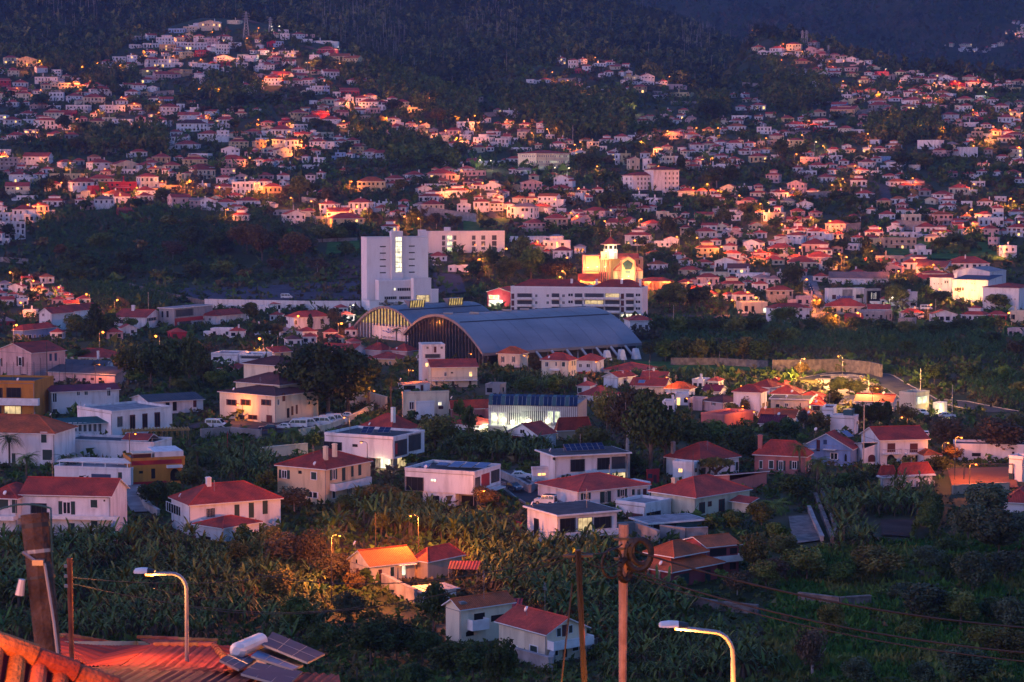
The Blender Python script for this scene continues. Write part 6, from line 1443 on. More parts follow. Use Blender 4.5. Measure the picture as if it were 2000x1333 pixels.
h = B('L', 28, 240, 262, 452, 36, 16, 'w', 'hip', 3.0, 'house', 'white house with red pyramid roof above the cream flat house', sk=4, dep=10)
h = B('L', 30, 322, 336, 542, 82, 14, 'c', 'flat', 0, 'house', 'cream flat roofed house with dark eaves among red roofs', over=.5, rm='roof_dark', sk=4, dep=9)
windows(h, 'L 60 490 90 515 o;L 130 485 160 508 w;L 248 480 256 535 q')
h = B('L', -60, 200, 240, 648, 42, 18, 'w', 'gable', 2.4, 'house', 'white house with glowing orange roof slope', sk=4, dep=9, axis='x', rm=ORG)
h = B('L', -60, 118, 145, 695, 45, 16, 'w', 'gable', 2.4, 'house', 'white house with wine red roof slope below the orange roofed one', sk=4, dep=8, axis='x', rm='roof_wine')
h = B('L', 226, 330, 350, 612, 30, 16, 'p', 'hip', 2.2, 'house', 'tiny pink house with red roof beside the rusty tree', sk=4, dep=7)
h = B('L', 336, 425, 440, 565, 66, 14, 'c', 'hip', 1.4, 'house', 'narrow cream house with one wide window and dormer roof', sk=4, dep=8)
windows(h, 'L 350 505 405 540 X')
h = B('L', 425, 510, 525, 645, 110, 14, 'w', 'flat', 0, 'house', 'narrow white house with green shutter and red parapet line', over=.1, rm='roof_wine', sk=4, dep=8)
windows(h, 'L 452 568 492 612 s')
h = B('L', 228, 420, 440, 500, 50, 16, 'p', 'hip', 2.2, 'house', 'pink house with red hip roof below the road lamp', sk=4, dep=9)
h = B('L', 1480, 2060, 2080, 945, 118, 8, 'w', 'flat', 0, 'boundary_building', 'long low white windowless building lit orange behind bare trees', 'building', over=.1, rm='roof_dark', sk=3, dep=7)
windows(h, 'L 1590 872 1665 900 o;L 1905 862 1926 880 o')
h = B('L', 1898, 1990, 2090, 1100, 180, 40, 'w', 'flat', 0, 'house', 'white house corner with tiled parapet at the right edge', over=.2, rm='roof_wine', sk=3)
windows(h, 'R 2000 935 2030 1000 d;L 1880 1030 1926 1100 d')
h = B('L', 1862, 2060, 2090, 1345, 80, 20, 'w', 'hip', 3.0, 'house', 'house with wine red hip roof sunk in bushes at the right edge', sk=3, dep=9)
# ------------------------------------------------------------------ the banana slope houses
h = B('N', 712, 895, 1232, 560, 128, 58, 'c', 'gable', 2.9, 'house', 'small cream house with orange lamplit gable roof and green doors', sk=4, axis='y', rm=ORG)
windows(h, 'L 780 372 792 402 o;L 784 448 820 520 q;R 955 448 984 548 q;R 1045 425 1082 508 s;R 1138 420 1168 498 Y;R 1105 405 1232 412 K')
hb = B('N', 1232, 1342, 1602, 530, 142, 40, 't', 'hip', 2.6, '', '', parent=h, part='rear_house', sk=4, rm=RED)
b = MB(); b.bar((1.5, 4, -1), (1.5, 4, 2.3), .22, 0, 6, .05); b.build('folded_parasol', ['bluepaint'], h.root)
def awning(u0, v0, u1, v1, tile, w, d, mat, label):
 C = at(*px(tile, u0, v0));
 root = thing('awning', label, 'awning', C)
 b = MB(); b.slope([(0, 0, 2.3), (w, -.6, 2.3), (w + .5, d, 3.0), (.3, d, 3.0)]); b.poly([(0, 0, 2.22), (.3, d, 2.92), (w + .5, d, 2.92), (w, -.6, 2.22)])
 b.build('sheet', [mat], root)
 for p in ((.1, .05), (w - .1, -.5), (w + .3, d - .1), (.4, d - .1)):
  q = MB(); q.bar((p[0], p[1], -2), (p[0], p[1], 2.3), .06, 0, 5); q.build('post', ['metal'], root)
awning(1500, 560, 0, 0, 'N', 4.6, 3.0, 'roof_wine', 'wine red sheet awning beside the orange lamplit house')
h = B('N', 1478, 1600, 2000, 1030, 262, 54, 'c', 'gable', 1.7, 'house', 'weathered cream house with stair, terrace and bright red tiled roof', sk=4, axis='y', rm=ORG)
chimney(h, -.9, .8, h.h - .8, h.h + 1.0, .9, 'concrete')
windows(h, 'R 1650 830 1780 905 P;R 1700 790 1790 850 o;R 1830 800 1990 850 o;R 1640 925 1700 970 A')
awning(1700, 880, 0, 0, 'N', 6.5, 3.6, 'roof_wine', 'wide wine red awning over the terrace of the weathered house')
h = B('N', 1262, 1290, 1560, 720, 60, 60, 'w', 'shed', .6, 'shed', 'white garden shed roofed with pale tin sheets', 'shed', rm='concrete', sk=3, axis='y', ridge=False, dep=5)
rb = MB()
for k in range(6):
 rb.box(-4.4 + k * .02, .3 + k * 1.0, h.h + .6 + .05 * (k % 2), .4, 1.2 + k * 1.0, h.h + .72 + .05 * (k % 2))
rb.build('tin_sheets', ['metal'], h.root)
h = B('N', 1895, 2270, 2590, 1180, 218, 52, 'c', 'gable', 2.5, 'house', 'white two-storey house with red roof slope, grey balcony and green shutters', sk=4, axis='x', rm=RED)
windows(h, 'L 2138 1042 2206 1128 s;L 1990 1040 2045 1100 s;R 2305 1042 2362 1130 s;R 2344 905 2384 978 s;R 2438 882 2474 950 s;R 2390 880 2430 975 q;R 2466 1005 2522 1090 s;R 2395 1035 2430 1140 q;R 2275 978 2590 1040 P')
# ------------------------------------------------------------------ right slope houses
h = B('O', -130, 362, 830, 285, 252, 62, 'w', 'flat', 0, 'modern_house', 'white modern house with two open glazed storeys facing the banana field', 'house', over=.6, rm='roof_dark', sk=3, dep=11)
windows(h, 'R 374 50 496 162 g;R 514 45 628 150 y;R 640 38 776 130 g;R 345 180 468 285 o;R 522 172 640 270 o;R 650 168 778 270 o;R 590 205 640 270 l;R 350 148 826 182 P;L 12 70 78 195 m;L 170 48 212 212 o')
h = B('O', 820, 1042, 1262, 62, 105, 40, 'w', 'flat', 0, 'house', 'white and terracotta low house with grey flat roof below the bungalow', over=.2, rm='roof_slab', sk=3)
windows(h, 'L 885 10 1028 58 q;R 1050 0 1160 40 g')
h = B('O', 1052, 1075, 1500, 176, 80, 66, 'teal', 'flat', 0, 'carport', 'open carport with pale grey curved sheet roof above a block wall', 'carport', over=.7, rm='roof_slab', sk=2, dep=6)
windows(h, 'R 1100 95 1290 172 o;R 1080 90 1100 160 w')
h = B('O', 1008, 1245, 1640, 606, 145, 46, 'crimson', 'hip', 2.6, 'house', 'two-tier pink red house with orange tiled pavilion roofs', sk=4, rm=ORG, over=.9)
hb = B('O', 1085, 1262, 1508, 606, 262, 46, 'crimson', 'hip', 2.5, '', '', parent=h, part='upper_storey', rm=ORG, over=.8, sk=-4, dist=h.C.y + 3.0)
windows(h, 'L 1052 450 1080 516 S;L 1145 465 1165 530 S;R 1302 480 1385 570 d;R 1506 450 1552 560 d'); windows(hb, 'L 1160 332 1186 376 s;R 1348 338 1396 398 d')
h = B('O', 1432, 1525, 1785, 500, 220, 62, 'crimson', 'gable', 1.6, 'house', 'small dark pink house with orange roof and blue balcony, beside the two-tier house', sk=4, rm=ORG, dep=7, axis='y')
windows(h, 'R 1540 285 1680 345 o;R 1700 280 1760 330 o;R 1530 335 1770 378 P;R 1600 400 1650 470 q;R 1700 395 1750 450 o')
# ---- dishes, aerials and tanks on the near roofs
rr_ = random.Random(5)
for r_ in [o for o in COL.objects if o.get('category') in ('house', 'institute', 'workshop', 'tavern', 'apartment block') and o.type == 'EMPTY' and o.location.y < 760]:
 w_ = next((c for c in r_.children if c.name.startswith('wall')), None)
 if w_ is None or r_.get('group') == 'houses on the hillside': continue
 x0, y1, z1 = min(v[0] for v in w_.bound_box), max(v[1] for v in w_.bound_box), max(v[2] for v in w_.bound_box)
 e_ = EAVE.get(r_.name, 3) - .15; b = MB(); b.bar((0, 0, -2), (0, 0, e_), .06, 0, 5); b.bar((0, 0, e_), (x0 * .97, 0, e_), .05, 0, 4); b.build('drainpipe', ['concrete'], r_, loc=(-.12, -.07, 0))
 if rr_.random() < .55:
  x_, y_ = x0 * rr_.uniform(.2, .8), y1 * rr_.uniform(.3, .7); b = MB()
  b.bar((0, 0, -1.2), (0, 0, 3.2), .035, 0, 4)
  for k in range(5): b.bar((-.45 + .06 * k, 0, 2.3 + k * .2), (.45 - .06 * k, 0, 2.3 + k * .2), .025, 0, 3)
  b.build('aerial', ['metal'], r_, loc=(x_, y_, z1 + .4))
 if rr_.random() < .45:
  b = MB(); b.bar((0, 0, 0), (-.06, -.12, .08), .42, 0, 10, .30); b.bar((0, .1, -.9), (0, .05, 0), .04, 1, 4)
  b.build('satellite_dish', ['white', 'metal'], r_, loc=(x0 * rr_.uniform(.1, .9), .2, z1 + .9))
# ------------------------------------------------------------------ roads, yards, walls
def resample(pts, step):
 out = [pts[0]]
 for a, b in zip(pts[:-1], pts[1:]):
  n = max(int((b - a).length / step), 1)
  for k in range(1, n + 1): out.append(a.lerp(b, k / n))
 return out
ROADS = []
def road(name, pxs, width, mat='asphalt', lift=.12, step=3.0, kerb=False):
 pts = resample([at(*p) for p in pxs], step)
 b = MB(); prev = None; L, Rr = [], []
 for i, p in enumerate(pts):
  q = pts[min(i + 1, len(pts) - 1)]; o = pts[max(i - 1, 0)]
  t = Vector((q.x - o.x, q.y - o.y, 0)).normalized(); n = Vector((-t.y, t.x, 0))
  row = []
  zz = [float(zf(p.x + n.x * width * k, p.y + n.y * width * k)) for k in (-.5, -.25, 0, .25, .5)]
  for k, f in enumerate((-.5, -.25, 0, .25, .5)):
   row.append(Vector((p.x + n.x * width * f, p.y + n.y * width * f, zz[k] + lift)))
  if prev:
   for k in range(4): b.poly([prev[k], prev[k + 1], row[k + 1], row[k]][::-1])
  if kerb and prev:
   for k, sg in ((0, -1), (4, 1)):
    a0, a1 = prev[k], row[k]; w = n * (.35 * sg)
    up = Vector((0, 0, .16))
    b.poly([a0 + up, a1 + up, a1 + w + up, a0 + w + up], 1); b.poly([a0, a1, a1 + up, a0 + up], 1); b.poly([a0 + w - up * 3, a1 + w - up * 3, a1 + w + up, a0 + w + up], 1)
  prev = row
  ROADS.append((p.x, p.y, width * .5 + .5))
 o = b.build(name, [mat, 'concrete'] if kerb else [mat]); o['kind'] = 'structure'
 return o
def wall(pxs, h, mat, label, name='retaining_wall', th=.5, cat='retaining wall', group=None, step=4.0, sk=2.0):
 pts = resample([at(*p) for p in pxs], step)
 root = thing(name, label, cat, pts[0], 0, group); b = MB(); cpm = MB()
 for a, c in zip(pts[:-1], pts[1:]):
  a, c = a - pts[0], c - pts[0]
  t = Vector((c.x - a.x, c.y - a.y, 0)).normalized(); n = Vector((-t.y, t.x, 0)) * th / 2
  zt0, zt1 = a.z + h, c.z + h
  q = [a + n, a - n, c - n, c + n]
  lo = [Vector((p.x, p.y, p.z - sk)) for p in q]; hi = [Vector((q[0].x, q[0].y, zt0)), Vector((q[1].x, q[1].y, zt0)), Vector((q[2].x, q[2].y, zt1)), Vector((q[3].x, q[3].y, zt1))]
  b.poly(hi)
  for k in range(4): b.poly([lo[k], lo[(k + 1) % 4], hi[(k + 1) % 4], hi[k]])
  up = Vector((0, 0, .18)); m_ = n * 1.35
  ch_ = [Vector((a.x, a.y, zt0)) + m_, Vector((a.x, a.y, zt0)) - m_, Vector((c.x, c.y, zt1)) - m_, Vector((c.x, c.y, zt1)) + m_]
  cpm.poly([p + up for p in ch_]);
  for k in range(4): cpm.poly([ch_[k], ch_[(k + 1) % 4], ch_[(k + 1) % 4] + up, ch_[k] + up])
 b.build('wall', [mat], root); cpm.build('coping', [mat], root); root['kind'] = 'thing'
 return root
def drape(name, quad, mat, lift=.25, nu=24, nv=10):
 """a patch of ground laid over the hillside between four pixel corners (clockwise from top left)"""
 P = [at(*p) for p in quad]; b = MB(); g = []
 for j in range(nv + 1):
  row = []
  for i in range(nu + 1):
   s, t = i / nu, j / nv
   p = (P[0] * (1 - s) + P[1] * s) * (1 - t) + (P[3] * (1 - s) + P[2] * s) * t
   row.append((p.x, p.y, float(zf(p.x, p.y)) + lift))
  g.append(row)
 for j in range(nv):
  for i in range(nu): b.poly([g[j + 1][i], g[j + 1][i + 1], g[j][i + 1], g[j][i]])
 o = b.build(name, [mat], smooth=True); o['kind'] = 'structure'
 for row in g[::2]:
  for p in row[::2]: ROADS.append((p[0], p[1], 3.0))
 return o
road('road', [(1588, 742), (1650, 730), (1712, 734), (1762, 762), (1802, 784), (1870, 788), (1960, 806)], 9, kerb=True)
drape('turning_area', [(1592, 742), (1690, 738), (1762, 786), (1640, 792)], 'paving', .3)
road('traffic_island', [(1612, 738), (1640, 736), (1668, 740)], 3.4, 'paving', .5, kerb=True)
road('road', [(972, 922), (1000, 942), (1040, 972), (1085, 998)], 6.5, lift=.2, kerb=True)
road('road', [(1575, 540), (1585, 570), (1596, 600), (1606, 622)], 8, 'paving', .4)
road('road', [(1300, 618), (1380, 622), (1480, 616)], 8, lift=.4)
road('road', [(392, 838), (430, 826), (470, 828), (510, 842), (560, 848)], 9, lift=.2)
drape('car_park', [(508, 822), (672, 812), (668, 838), (520, 850)], 'asphalt', .35)
road('driveway', [(252, 946), (262, 972), (282, 1002)], 4.5, 'paving', .25)
drape('concrete_yard', [(1540, 1012), (1582, 1008), (1606, 1058), (1548, 1066)], 'stone', .3)
for q in ([(1388, 428), (1440, 410), (1470, 398), (1475, 370)], [(1700, 355), (1725, 368), (1735, 395), (1790, 410)], [(545, 300), (600, 318), (680, 322)], [(930, 395), (965, 425), (1010, 440)], [(20, 330), (120, 345), (260, 340)], [(1060, 408), (1120, 418), (1180, 412)], [(1200, 375), (1290, 378), (1350, 385)], [(470, 355), (560, 372), (640, 372)], [(1520, 465), (1580, 470), (1650, 462)]):
 road('road', q, 6, lift=.5)
M['orange_soil'] = noise_mat('orange_soil', (.15, .055, .03), (.24, .10, .055), .05, .95, bump=.3)
for q, w in (([(215, 38), (280, 42), (345, 36)], 16), ([(130, 76), (175, 55), (215, 40)], 7), ([(420, 33), (470, 40), (505, 48)], 8), ([(940, 132), (1010, 128), (1080, 126)], 12), ([(1160, 118), (1200, 126), (1230, 135)], 8), ([(590, 92), (620, 100), (650, 106)], 6), ([(540, 55), (562, 62), (572, 70)], 6)):
 road('dirt_road', q, w, 'orange_soil', 1.2, 8)
drape('netted_slope', [(352, 566), (702, 552), (704, 588), (345, 592)], 'netting', .8)
drape('netted_slope', [(846, 536), (898, 540), (912, 574), (848, 578)], 'netting', .8)
drape('bare_field', [(672, 508), (704, 506), (704, 545), (655, 548)], 'soil', .5)
drape('green_field', [(640, 476), (702, 472), (702, 492), (636, 500)], 'grass', .6)
drape('green_field', [(905, 432), (990, 428), (1010, 452), (905, 452)], 'grass', .6)
drape('green_field', [(1700, 455), (1990, 480), (1960, 512), (1740, 505)], 'grass', .7)
drape('green_field', [(1240, 708), (1490, 712), (1500, 728), (1250, 722)], 'grass', .5)
drape('soil_patch', [(1720, 1018), (1790, 1018), (1780, 1052), (1722, 1048)], 'soil', .3)
drape('sports_yard', [(1850, 918), (1975, 915), (1990, 955), (1860, 960)], 'orange_soil', .3)
wall([(400, 602), (500, 604), (600, 606), (704, 606)], 3.8, 'wall_w', 'long white road wall left of the tall white tower', th=.6)
wall([(410, 597), (560, 600), (702, 600)], 1.0, 'concrete', 'low grey parapet behind the long white road wall')
wall([(250, 562), (300, 575), (350, 586), (405, 598)], 2.0, 'stone', 'pale stone ramp wall climbing left from the white road wall')
wall([(1508, 728), (1560, 728), (1640, 726), (1700, 732), (1722, 738)], 3.8, 'stone', 'tall dark grey stone retaining wall above the lit road')
wall([(1310, 716), (1400, 716), (1500, 722)], 2.6, 'stone', 'dark stone wall below the tree row right of the vaulted hall')
wall([(585, 852), (640, 842), (690, 822), (728, 802)], 1.5, 'wall_c', 'curved yellow lit wall below the white vans')
wall([(676, 795), (720, 790), (755, 800)], 3.2, 'wall_c', 'cream wall and gate end behind the curved yellow wall')
wall([(392, 856), (450, 852), (510, 858)], 2.0, 'concrete', 'grey block wall below the white van by the street')
wall([(510, 895), (560, 890), (600, 886)], 2.2, 'wall_c', 'broken pale wall lit yellow beside the palm')
wall([(968, 930), (1010, 950), (1035, 965)], 1.5, 'concrete', 'grey block wall along the street by the white car')
wall([(1035, 965), (1050, 955), (1072, 962)], 1.6, 'concrete', 'grey corner wall below the small white garage')
wall([(1290, 1052), (1340, 1058), (1382, 1056)], 2.2, 'concrete', 'grey block wall under the open carport')
wall([(1200, 1050), (1240, 1048), (1286, 1066)], 2.4, 'concrete', 'stepped pink grey wall left of the two-tier house')
wall([(1580, 1000), (1592, 1030), (1606, 1060)], 1.0, 'concrete', 'pale wall along the concrete yard')
wall([(1592, 975), (1606, 1010), (1626, 1062)], 1.1, 'stone', 'near wall of the dark water channel')
wall([(1604, 968), (1620, 1005), (1634, 1058)], 1.3, 'stone', 'far wall of the dark water channel')
wall([(1330, 1178), (1400, 1192), (1480, 1200)], 1.2, 'stone', 'low stone terrace wall under the two-tier house')
wall([(1560, 1180), (1640, 1190), (1700, 1186)], 1.6, 'stone', 'purple grey stone wall above the dark lawn')
wall([(748, 1150), (790, 1172), (812, 1182)], 2.2, 'concrete', 'sloping garden wall below the orange lamplit house')
wall([(1005, 1290), (1075, 1310), (1082, 1290), (1165, 1270)], 1.5, 'concrete', 'grey block yard wall round the house with grey balcony')
wall([(1860, 966), (1920, 962), (1970, 960)], 1.6, 'wall_t', 'orange lit low wall by the sports goal')
wall([(270, 965), (285, 995), (310, 1010)], 1.2, 'concrete', 'curved low wall beside the driveway gate')
wall([(0, 512), (30, 514), (55, 516)], 2.4, 'concrete', 'grey terrace wall at the left edge below the white flats')
wall([(608, 474), (660, 472), (698, 471)], 1.6, 'concrete', 'pale terrace wall above the green field')
k_ = 0
for q, h_ in (([(1200, 184), (1232, 185)], 3), ([(800, 299), (885, 299)], 3.5), ([(1620, 230), (1690, 224), (1740, 216)], 4), ([(300, 188), (340, 186)], 4), ([(1570, 390), (1640, 386)], 4), ([(1310, 205), (1360, 206)], 3), ([(820, 420), (900, 432), (930, 436)], 5), ([(530, 197), (560, 200)], 6), ([(1090, 160), (1135, 160)], 3), ([(590, 395), (640, 402)], 3), ([(1450, 168), (1500, 172)], 3), ([(1840, 178), (1900, 180)], 4), ([(1750, 448), (1810, 452)], 5), ([(230, 265), (330, 267)], 2.5), ([(1540, 170), (1580, 172)], 3), ([(1640, 455), (1680, 450)], 4), ([(1080, 385), (1150, 388)], 3), ([(880, 232), (980, 226)], 3), ([(1275, 185), (1300, 186)], 3), ([(60, 182), (120, 184)], 3)):
 w_ = wall(q, h_, 'concrete', '', th=.8, step=8, group='terrace walls on the hillside', sk=6); w_['auto'] = 1
# ------------------------------------------------------------------ street lamps of the valley and slopes
LL = {
'A': "310 475;645 520;1355 440;1570 465;135 690;1555 695;1710 700;1245 795;1365 822;950 760;1610 905;505 965;290 1035;318 1235;550 1275;38 1190;1215 1300;820 1320;1775 440;1180 455;765 490;600 930;940 515;320 705;1240 880;770 860;1930 300;1430 285;1660 250;1120 400;210 500;1050 810",
'B': "20 220;138 380;222 548;82 600;52 632;415 490;655 497;535 630;848 745;930 750;1355 768;1285 950;687 945;18 935;1375 1070;1650 1100;1960 935;1710 905;1568 1075;1480 1020;755 795;1575 915;290 215 w;325 220 w;185 205 w;642 368 w;1835 1255 w;1750 1250 w;285 410;1020 920;393 490 w;75 400 w;1600 1080;560 870;1200 830",
'C': "435 630;315 565;1485 655;1855 240;1875 240;95 945;155 1040;275 1010;1215 1025;535 1110;1010 1105;1115 1140;490 1130;955 835 w;1565 1235;665 1300;335 1310 w;445 1312 w;1985 1080;1145 1300;650 450;1230 600;1440 1000;1610 1000;600 740",
'D': "118 345;105 470;590 475;268 405;585 635;720 665;1030 635;1495 650;1460 635;430 1140;800 1140;265 1055;998 935;975 1035;680 1295;1735 1080;1725 1065;1640 625;1605 1140;920 540 w;1700 720 w;1210 995;1370 1000;955 880;780 1045;375 1110 w;1890 860;1900 265;1760 990;1985 885;1310 770;1800 1255;1850 1000;1960 1150;1300 650;480 480;860 720;1160 720;1600 860",
'E': "940 190;1065 28;1268 85;1460 100;480 95;1070 135;300 265;82 795;262 860;462 910;678 965;918 1010;165 1030;680 1055;805 1260;1715 130;1945 165;1220 1290;130 1205;350 330",
'F': "273 213;433 240;612 285;855 298;1160 358;1885 163;1918 260;1715 290;1860 200;330 1135;668 1192;1955 610;1715 580;1490 135;1770 97;1690 110;760 1050 w;1740 700;560 310;1270 375;30 1310;110 135",
'G': "540 860;620 900;1080 870;1230 870;1000 905;180 225;155 268;460 330;725 395;1020 460;1288 518;1415 135;1525 105;1608 158;1775 195;1940 260;1965 578;1905 628;1375 873;1905 990;395 785;375 830;425 880;430 680;1445 525;1635 595;1720 1010;520 140;1540 880;350 560;1840 950;960 545",  # the lamps before the church that open this row are added for glow spill
'H': "583 65;88 300;335 365;485 395;875 450;108 420;1600 410;1342 480;555 650;612 675;1142 695;1290 735;1895 220;1920 240;500 112;250 600;1130 60;300 850;360 1010;700 1110;1880 1110;530 1130;970 990 w",
}
for t, s in LL.items():
 for e in s.split(';'):
  e = e.split(); u, v = px(t, float(e[0]), float(e[1]))
  wht = 'w' in e[2:]
  hh = 7.0 if v > 180 else 8.0
  lamp(u, v, hh, 1900 if not wht else 600, wht, 1.2, random.choice((-1, 1)), .50 if not wht else .3)
NEARL = [('I', 778, 175, 6.5, 380, 1), ('I', 1858, 488, 4.6, 330, -1), ('I', 1060, 712, 8.0, 90, 1), ('J', 1225, 222, 6, 420, 1), ('J', 825, 780, 7, 260, -1), ('J', 1778, 1158, 5.4, 420, 1), ('J', 1297, 85, 6, 300, 1), ('J', 1680, 95, 5, 260, 1),
   ('K', 95, 105, 6, 420, -1), ('K', 658, 155, 6.5, 380, -1), ('K', 1208, 275, 6, 300, -1), ('K', 1790, 340, 5, 260, -1), ('K', 1365, 438, 6.5, 380, -1), ('L', 420, 378, 6, 450, -1), ('L', 1045, 585, 6, 420, -1), ('L', 1505, 740, 9, 1500, 1), ('L', 1402, 785, 5, 500, 1),
   ('L', 548, 110, 9, 15000, -1), ('L', 750, 290, 8, 12000, -1), ('L', 280, 130, 7, 7000, 1), ('N', 655, 165, 10.5, 4200, 1), ('N', 1212, 14, 9.0, 7000, -1), ('J', 692, 585, 8, 700, -1), ('J', 924, 380, 7, 600, 1), ('O', 520, 300, 3.5, 200, 1), ('L', 850, 360, 6.5, 350, 1), ('L', 1620, 950, 5, 700, 1), ('J', 30, 60, 4.5, 420, 1), ('K', 1800, 500, 4.0, 200, 1), ('K', 1890, 545, 3.5, 260, -1)]
_rl = random.Random(23)  # extra lamps at randomly picked houses, added to warm the slope with glow
for r_, _, u, v, W_, H_ in _rl.sample([q for q in FARH if q[3] > 150], 42):
 lamp(u + _rl.choice((-1, 1)) * (W_ * .6 + 1.5) * F / r_.location.y, v - 5.5 * F / r_.location.y, 6.5, 1900, False, 1.2, 1, .5, g=r_.location + Vector((_rl.choice((-1, 1)) * (W_ * .6 + 1.5), -2.5, 0)))
for t, x, y, hh, w, sd in NEARL:
 u, v = px(t, x, y)
 q = lamp(u, v, hh, w, False, 1.2, sd, .19 if t != 'L' else .24, 'darkmetal')
 if w > 5000 and t == 'L' or (t, x) == ('J', 692):
  for c in q.children_recursive:
   if c.type == 'LIGHT': c.data.color = (1, .45, .12); c.data.energy *= .8
# ------------------------------------------------------------------ cars and vans
def vehicle(name, label, u, v, yaw, paint='carwhite', kind='van', group=None, g=None):
 g = at(u, v) if g is None else g
 L_, W_, H_ = dict(van=(5.2, 2.0, 2.25), car=(4.2, 1.75, 1.48), jeep=(4.1, 1.8, 1.95))[kind]
 prof = dict(van=[(-2.6, .35), (-2.6, 1.9), (-2.4, 2.2), (1.1, 2.25), (1.95, 1.25), (2.55, 1.0), (2.6, .35)],
    car=[(-2.1, .35), (-2.1, .95), (-1.55, 1.4), (-.2, 1.48), (.75, .98), (1.9, .82), (2.1, .35)],
    jeep=[(-2.0, .45), (-2.0, 1.9), (-1.9, 1.95), (.35, 1.95), (.75, 1.2), (1.95, 1.12), (2.0, .45)])[kind]
 belt = dict(van=1.25, car=.92, jeep=1.15)[kind]
 root = thing(name, label, 'car' if kind != 'van' else 'van', g + Vector((0, 0, .45)), yaw, group)
 b = MB(); w0 = W_ / 2
 def P(x, z, s):
  f = 1 - .13 * max(0, (z - belt)) / (H_ - belt)
  return (x, s * w0 * f, z)
 # sides with the belt line, then the wrap
 lo = [p for p in prof]
 b.poly([P(x, z, -1) for x, z in lo][::-1]); b.poly([P(x, z, 1) for x, z in lo])
 for p, q in zip(lo, lo[1:] + lo[:1]): b.poly([P(*p, -1), P(*q, -1), P(*q, 1), P(*p, 1)])
 b.build('body', [paint], root)
 gl = MB()
 if kind == 'van': sides = [[(-2.3, 1.3), (-2.3, 1.95), (-.9, 1.98), (-.9, 1.3)], [(-.8, 1.3), (-.8, 1.98), (.4, 1.98), (.4, 1.3)], [(.5, 1.3), (.5, 1.98), (1.05, 1.98), (1.65, 1.3)]]; ws = ((1.18, 2.16), (1.85, 1.36)); rw = (-2.62, 1.3, 1.9)
 elif kind == 'car': sides = [[(-1.6, .95), (-1.35, 1.3), (-.45, 1.36), (-.45, .95)], [(-.38, .95), (-.38, 1.36), (-.15, 1.36), (.5, .97)]]; ws = ((-.1, 1.42), (.68, 1.02)); rw = None
 else: sides = [[(-1.85, 1.25), (-1.85, 1.8), (-.95, 1.8), (-.95, 1.25)], [(-.85, 1.25), (-.85, 1.8), (-.2, 1.8), (-.2, 1.25)], [(-.12, 1.25), (-.12, 1.8), (.35, 1.8), (.6, 1.25)]]; ws = ((.4, 1.86), (.7, 1.26)); rw = (-2.02, 1.25, 1.8)
 for sd in sides:
  for s in (-1, 1): gl.poly([(x, y + s * .015, z) for x, y, z in (P(x, z, s) for x, z in sd)])
 (x0, z0), (x1, z1) = ws
 gl.poly([(x0 + .03, -w0 * .78, z0), (x1 + .03, -w0 * .84, z1), (x1 + .03, w0 * .84, z1), (x0 + .03, w0 * .78, z0)])
 if rw: gl.poly([(rw[0], -w0 * .75, rw[1]), (rw[0], w0 * .75, rw[1]), (rw[0], w0 * .7, rw[2]), (rw[0], -w0 * .7, rw[2])])
 else: gl.poly([(-2.06, -w0 * .7, 1.0), (-2.06, w0 * .7, 1.0), (-1.62, w0 * .66, 1.36), (-1.62, -w0 * .66, 1.36)])
 gl.build('window_glass', ['carglass'], root)
 r = .38 if kind == 'jeep' else .33
 for x in (-L_ * .30, L_ * .31):
  for s in (-1, 1):
   w = MB(); w.bar((0, -.11, 0), (0, .11, 0), r, 0, 12); wh = w.build('wheel', ['rubber'], root, loc=(x, s * (w0 - .06), r))
   q = MB(); q.bar((0, -.125, 0), (0, .125, 0), r * .55, 0, 8); q.build('rim', ['metal'], wh)
 for s in (-1, 1):
  q = MB(); q.box(-.05, -.18, -.09, .05, .18, .09); q.build('headlight', ['white'], root, loc=(L_ / 2 - (.08 if kind != 'car' else .16), s * w0 * .7, .78))
  q = MB(); q.box(-.03, -.08, -.14, .03, .08, .14); q.build('tail_light', ['redpaint'], root, loc=(-L_ / 2 + .0, s * w0 * .82, .85))
 if kind == 'jeep':
  sp_ = MB(); sp_.bar((-2.22, 0, 1.05), (-2.02, 0, 1.05), .36, 0, 12); sp_.build('spare_wheel', ['rubber'], root)
  rr = MB(); rr.box(-1.9, -.72, 1.97, .2, .72, 2.03); rr.build('roof_panel', ['roof_dark'], root)
 if kind == 'van':
  for s in (-1, 1):
   q = MB(); q.box(-.05, -.1, -.12, .05, .1, .12); q.build('mirror', ['rubber'], root, loc=(1.45, s * 1.06, 1.35))
 FOOT.append((g, 2.5, 2.5, 'c'))
 return root
vehicle('van', 'white van parked alone in the sloping street by the grey garage shed', *px('I', 1690, 690), R(-14))
VG = 'white vans parked below the big dark tree'
for i, (x, y, yw, lb) in enumerate(((322, 690, 176, 'foremost low white van at the left end of the van row'), (415, 682, -6, 'largest white van with a row of dark windows, second in the row'), (530, 672, -8, 'white van in the middle of the row, partly behind its neighbour'), (575, 660, -4, 'white van behind the middle one in the row'), (628, 650, -3, 'white van at the right end of the van row'))):
 vehicle('van', lb, *px('J', x, y), R(yw), group=VG)
vehicle('car', 'small white car at the left end of the parked vans', *px('J', 200, 700), R(175), kind='car')
vehicle('car', 'dark blue car beside the small white car in the yard', *px('J', 90, 708), R(178), 'carblue', 'car')
vehicle('car', 'white car parked behind the block wall near the small garage', *px('K', 78, 1088), R(-8), kind='car')
vehicle('jeep', 'white off-road car with dark roof and spare wheel on the street', *px('K', 262, 1296), R(158), kind='jeep')
vehicle('car', 'white car near the floodlit cube pavilion', *px('L', 1208, 590), R(-80), kind='car')
vehicle('car', 'white car in the driveway right of the tall white tower', *px('F', 1415, 755), R(20), kind='car')
vehicle('van', 'white van on the road along the long white wall', *px('F', 240, 1010), R(0))
